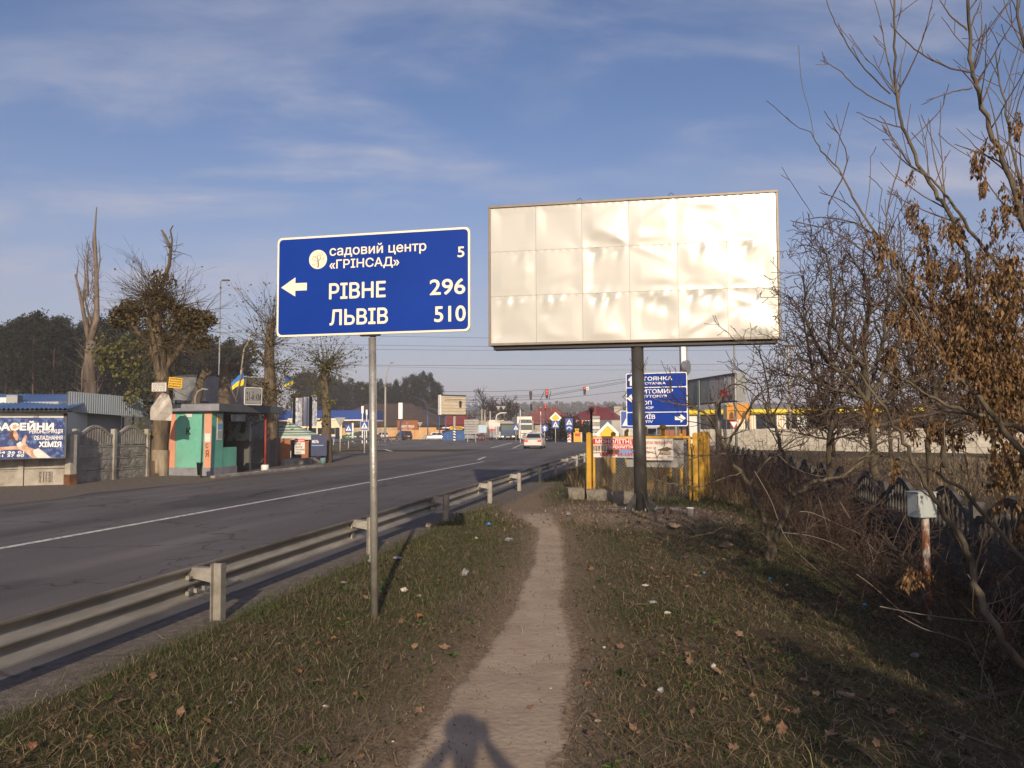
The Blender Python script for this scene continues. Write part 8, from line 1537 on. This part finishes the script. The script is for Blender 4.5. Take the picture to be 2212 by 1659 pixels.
for q, (px, py, s, m, lb, fl) in enumerate((
 (805, 1219, 26, 'film', 'clear crumpled plastic bag right behind the sign pole', .8), (1004, 1246, 22, 'film', 'crumpled clear plastic cup in the grass between sign pole and path', .8), (1097, 1170, 24, 'film', 'flattened clear plastic bottle by the path left of the dug soil', .4), (1056, 1136, 16, 'bottle_blue', 'blue crumpled wrapper in the grass below the guardrail', .5),
 (873, 1280, 22, 'paperw', 'torn white paper in the grass right of the sign pole', .45), (905, 1290, 16, 'cardb', 'small beige paper scrap right of the torn white paper', .35), (925, 1141, 20, 'cardb', 'pale flat stone in the grass below the guardrail', .6), (1030, 1165, 9, 'paperw', 'tiny white paper scrap near the blue wrapper', .5), (742, 1261, 20, 'film', 'grey plastic film left of the sign pole', .25), (858, 1208, 24, 'film', 'thin clear film in the grass behind the sign pole', .2),
 (703, 1530, 17, 'paperw', 'white shell-like scrap in the near left grass', .3), (497, 1292-0+230, 12, 'film', 'little clear lid in the near left grass', .35), (1410, 1304, 22, 'film', 'clear plastic lid on the right verge', .25), (1442, 1328, 18, 'paperw', 'cream paper scrap on the right verge', .4), (1541, 1446, 15, 'paperw', 'white crumpled tissue among the right grass', .8), (1835, 1508, 28, 'cardb', 'peeled pale wood chip in the near right grass', .35), (1427, 1498, 18, 'film', 'clear crushed cup near the path on the right', .7), (1664, 1254, 10, 'bottle_blue', 'small turquoise cap at the foot of the twin stemmed tree', .7), (1521, 1241, 8, 'bottle_blue', 'tiny turquoise cap on the bare right verge', .7), (1870, 1310, 14, 'bottle_blue', 'light blue wrapper in the dark grass left of the meter box', .4), (1975, 1422, 22, 'film', 'grey plastic bag in the dark undergrowth at right', .6), (1700, 1266, 10, 'paperw', 'white scrap in the dark grass under the twin stemmed tree', .4), (1305, 1402, 12, 'paperw', 'white fragment at the right path edge', .4), (1393, 1268, 18, 'paperw', 'pale brown torn packet on the right verge', .35), (1228, 1114, 14, 'film', 'crushed clear cup at the foot of the short concrete block', .5), (849, 1605, 10, 'paperw', 'small white cigarette-sized paper at the left path edge', .3), (1190, 1490, 9, 'paperw', 'white crumb on the path', .4), (824, 1276, 16, 'bottleg', 'green bottle neck at the foot of the sign pole', .6), (1290, 1560, 20, 'cardb', 'pale dry leaf-like card by the path in the foreground', .25))): crumple(px, py, s, M[m], lb, 'litter', 'litter', fl, q)
for q, (px, py) in enumerate(((1570, 1185), (1460, 1142))): crumple(px, py, 42, M['crumb'], ('low lump of dug earth on the right verge', 'lump of dug earth below the billboard foot')[q], 'clod', 'earth_clod', .35, 60+q)
def twig(pts, r, label, m='darktwig', part=None):
    P = []
    for x, y in pts:
        g = G(x, y)
        for _ in range(3): g = G(x, y, float(H(g.x, g.y, True))+.012)
        P.append(g)
    b = P[0].copy(); mb = MB(); Q, R2 = smooth([p-b for p in P], [r]*len(P), 3); mb.tube(Q, R2, 6); o = mb.build('fallen_stick', M[m], None, b); tag(o, label, 'stick'); return o
twig([(1605, 1410), (1618, 1440), (1632, 1478)], .012, 'grey broken stick standing out of the leaf litter on the right verge'); twig([(1185, 1408+307-225), (1192, 1491), (1230, 1496)], .006, 'thin brown stick lying across the path in the foreground'); twig([(1122, 1293), (1130, 1302), (1135, 1308)], .006, 'short dark twig with side shoots on the path edge'); twig([(1330, 1285), (1372, 1305), (1420, 1302)], .010, 'curved dead branch in the right grass'); twig([(2022, 1566), (2095, 1592), (2170, 1619)], .005, 'long pale straight cane lying in the near right grass', 'palecane')
twig([(1855, 1618), (1880, 1635), (1900, 1659)], .004, 'forked pale stem at the bottom right edge', 'palecane'); twig([(2212, 1490), (2120, 1510), (2040, 1528)], .02, 'fallen brown branch in the dark undergrowth at the right edge')
# autumn leaves lying on the grass: counted ones near the camera
M['fleaf'] = mat('fallen_leaf_tan', (.15, .085, .048), .75, 0, .25, 30, col2=(.25, .155, .095)); M['fleaf2'] = mat('fallen_leaf_orange', (.20, .080, .032), .75, 0, .25, 30, col2=(.28, .125, .055)); M['fleaf3'] = mat('fallen_leaf_brown', (.10, .055, .032), .8, 0, .25, 30, col2=(.17, .10, .06))
def leaf_me(seed, m):
    r3 = np.random.default_rng(seed); n = 14; P = []
    for q in range(n):
        t = 2*PI*q/n; r = (.62+.38*abs(math.cos(2.5*t)))*(1.25 if q == 0 else 1)*r3.uniform(.85, 1.1); x, y = r*math.cos(t)*.5, r*math.sin(t)*.40; P.append((x, y, .30*y*y*4*.5+.10*x+r3.normal(0, .03)))
    mb = MB(); mb.add([(0, 0, .02)]+P, [(0, q+1, (q+1) % n+1) for q in range(n)]); mb.tube([(.45, 0, .04), (.8, .05, .03)], .012, 4, False); return mb.mesh('fallen_leaf', m)
LM = [leaf_me(q, M[('fleaf', 'fleaf', 'fleaf2' if q == 2 else 'fleaf', 'fleaf3', 'fleaf3')[q % 5]]) for q in range(10)]
LL = {'t': ('tan fallen leaf lying in the grass of the verge', 'tan fallen leaves on the verge'), 'o': ('orange fallen leaf lying in the grass of the verge', 'orange fallen leaves on the verge'), 'b': ('dark brown fallen leaf lying in the grass of the verge', 'dark brown fallen leaves on the verge')}
def leaf(x, y, s, q):
    lb, grp = LL['o' if q == 2 else 'tttbb'[q % 5]]
    o = put(LM[q % 10], 'fallen_leaf', None, (x, y, float(H(x, y))+.03+random.uniform(0, .02)), random.uniform(0, 6.28)); o.rotation_euler[0] = random.gauss(0, .35); o.rotation_euler[1] = random.gauss(0, .35); o.scale = (s, s, s); tag(o, lb, 'leaf', grp)
random.seed(77); cnt = 0
for px, py in ((100, 1320-0), (690, 1475), (1075, 1262), (1270, 1480), (1498, 1540), (1540, 1589), (1600, 1563), (1655, 1560), (1720, 1540), (1795, 1590), (1840, 1612), (1925, 1540), (2080, 1600), (1630, 1500), (1380, 1420), (1355, 1440), (1340, 1400), (940, 1440), (960, 1405), (1010, 1340), (600, 1395), (530, 1500), (450, 1560), (390, 1540), (300, 1620), (150, 1600), (330, 1470), (260, 1520), (1810, 1455), (1735, 1475), (1585, 1620), (1480, 1620)):
    g = G(px, py, float(0)); g = G(px, py, float(H(g.x, g.y, True))+.02); leaf(g.x, g.y, random.uniform(.05, .085), random.choice((0, 1, 2, 5, 6, 7)))
while cnt < 210:
    y = 2.6+random.random()**1.3*9; x = random.uniform(-3.4, 4.2)+.15*y
    if x*TC-y*TS < -3.4 or float(path_d(np.array([x]), np.array([y]))[0]) < .05 or random.random() > .35+.65*(nz2(np.array([x*.7]), np.array([y*.7]))[0] > -.1): continue
    leaf(x, y, random.uniform(.035, .075), random.randint(0, 9)); cnt += 1
for px, py, c in ((1147, 1534, 2), (1102, 1298, 2)): g = G(px, py); o = put(LM[2 if c == 2 else 3], 'fallen_leaf', None, (g.x, g.y, .02), 1.0); o.scale = (.05, .05, .05); tag(o, 'reddish leaf lying on the bare path in the foreground' if py > 1400 else 'tiny orange leaf on the path edge beside a dark twig', 'leaf')
# photographer: stands behind the lens, holding the phone up with both hands
random.seed(9)
ph = thing('person', 'person in a dark jacket standing on the path holding a phone up in both hands', 'person', (.05, -.36, float(H(.05, -.36, True))))
V = [(0, 0, .98, .155, .115), (0, 0, 1.12, .15, .11), (0, .0, 1.28, .17, .12), (0, .01, 1.42, .16, .11), (0, .02, 1.52, .06, .06), (0, .03, 1.58, .055, .06), (0, .04, 1.66, .085, .10), (0, .04, 1.74, .09, .105), (0, .03, 1.80, .06, .07)]
Es = [(q, q+1) for q in range(8)]
def limb(start, pts):
    pr = start
    for p in pts: V.append(p); Es.append((pr, len(V)-1)); pr = len(V)-1
    return pr
for s in (-1, 1):
    limb(3, [(s*.18, .01, 1.43, .065, .065), (s*.31, .06, 1.36, .065, .065), (s*.33, .13, 1.33, .06, .06), (s*.19, .26, 1.47, .045, .045), (s*.105, .345, 1.55, .032, .03), (s*.085, .36, 1.61, .036, .024)])
    limb(0, [(s*.095, 0, .88, .10, .10), (s*.11, .02, .50, .065, .07), (s*.115, -.01, .12, .045, .05), (s*.12, .0, .05, .05, .05), (s*.13, .12, .04, .045, .035), (s*.135, .19, .035, .035, .025)])
me = bpy.data.meshes.new('body'); me.from_pydata([v[:3] for v in V], Es, []); bo = put(me, 'body', ph); bo.modifiers.new('skin', 'SKIN'); bo.modifiers.new('smooth', 'SUBSURF').levels = 1; bo.modifiers['smooth'].render_levels = 2; sk = me.skin_vertices[0].data
for q, v in enumerate(V): sk[q].radius = v[3:5]
sk[0].use_root = True
M['jacket'] = mat('dark_jacket', (.03, .032, .04), .85, 0, .2, 6); M['flesh'] = mat('skin', (.42, .25, .17), .55, 0, .06, 8); me.materials.append(M['jacket'])
mb = MB(); mb.lathe([(.02, -.13), (.06, -.11), (.082, -.05), (.09, .02), (.084, .08), (.05, .12), (.01, .13)], 16, (0, .055, 1.70)); mb.box(-.012, .012, .14, .168, 1.665, 1.705); mb.build('face', M['flesh'], ph, bevel=.006); mb = MB(); mb.lathe([(.094, -.01), (.098, .06), (.08, .115), (.03, .14), (.005, .142)], 16, (0, .038, 1.70)); mb.build('hair', M['trim'], ph)
for s in (-1, 1):
    mb = MB(); mb.lathe([(.016, -.016), (.022, 0), (.014, .016)], 8, (s*.034, .138, 1.715)); mb.build('eye', M['white'], ph); hd = MB(); hd.lathe([(.02, -.05), (.034, -.02), (.036, .01), (.02, .03)], 10, (s*.088, .352, 1.62))
    for f in range(4): z = 1.600+f*.021; l = (.9, 1.0, .96, .78)[f]; hd.tube([(s*.104, .352, z), (s*.104, .372+.008*l, z+.003), (s*.085, .390+.006*l, z+.004), (s*(.085-.03*l), .392, z+.003)], [.009, .0085, .008, .006], 7)
    hd.tube([(s*.085, .340, 1.60), (s*.07, .326, 1.622), (s*.052, .332, 1.645)], [.011, .010, .007], 7); hd.build('hand', M['flesh'], ph)
pn = thing('phone', 'black phone held in both hands of the person', 'phone', (.0, -.03, 1.65)); MB().box(-.08, .08, -.004, .004, -.038, .038).build('case', M['trim'], pn, bevel=.003); MB().box(-.076, .076, -.0062, -.0042, -.034, .034).build('screen', M['glass'], pn)

# air: pale haze over the whole place
hb_ = MB().box(-520, 1000, -60, 960, -2.0, 32); hv = bpy.data.materials.new('haze'); hv.use_nodes = True; t = hv.node_tree; t.nodes.clear(); out = t.nodes.new('ShaderNodeOutputMaterial'); pv_ = t.nodes.new('ShaderNodeVolumePrincipled'); pv_.inputs['Color'].default_value = (.96, .93, 1, 1); pv_.inputs['Density'].default_value = .00068; pv_.inputs['Anisotropy'].default_value = 0.0; t.links.new(pv_.outputs[0], out.inputs['Volume'])
HAZE = True
if HAZE: struct(hb_.build('haze', hv), 'stuff')
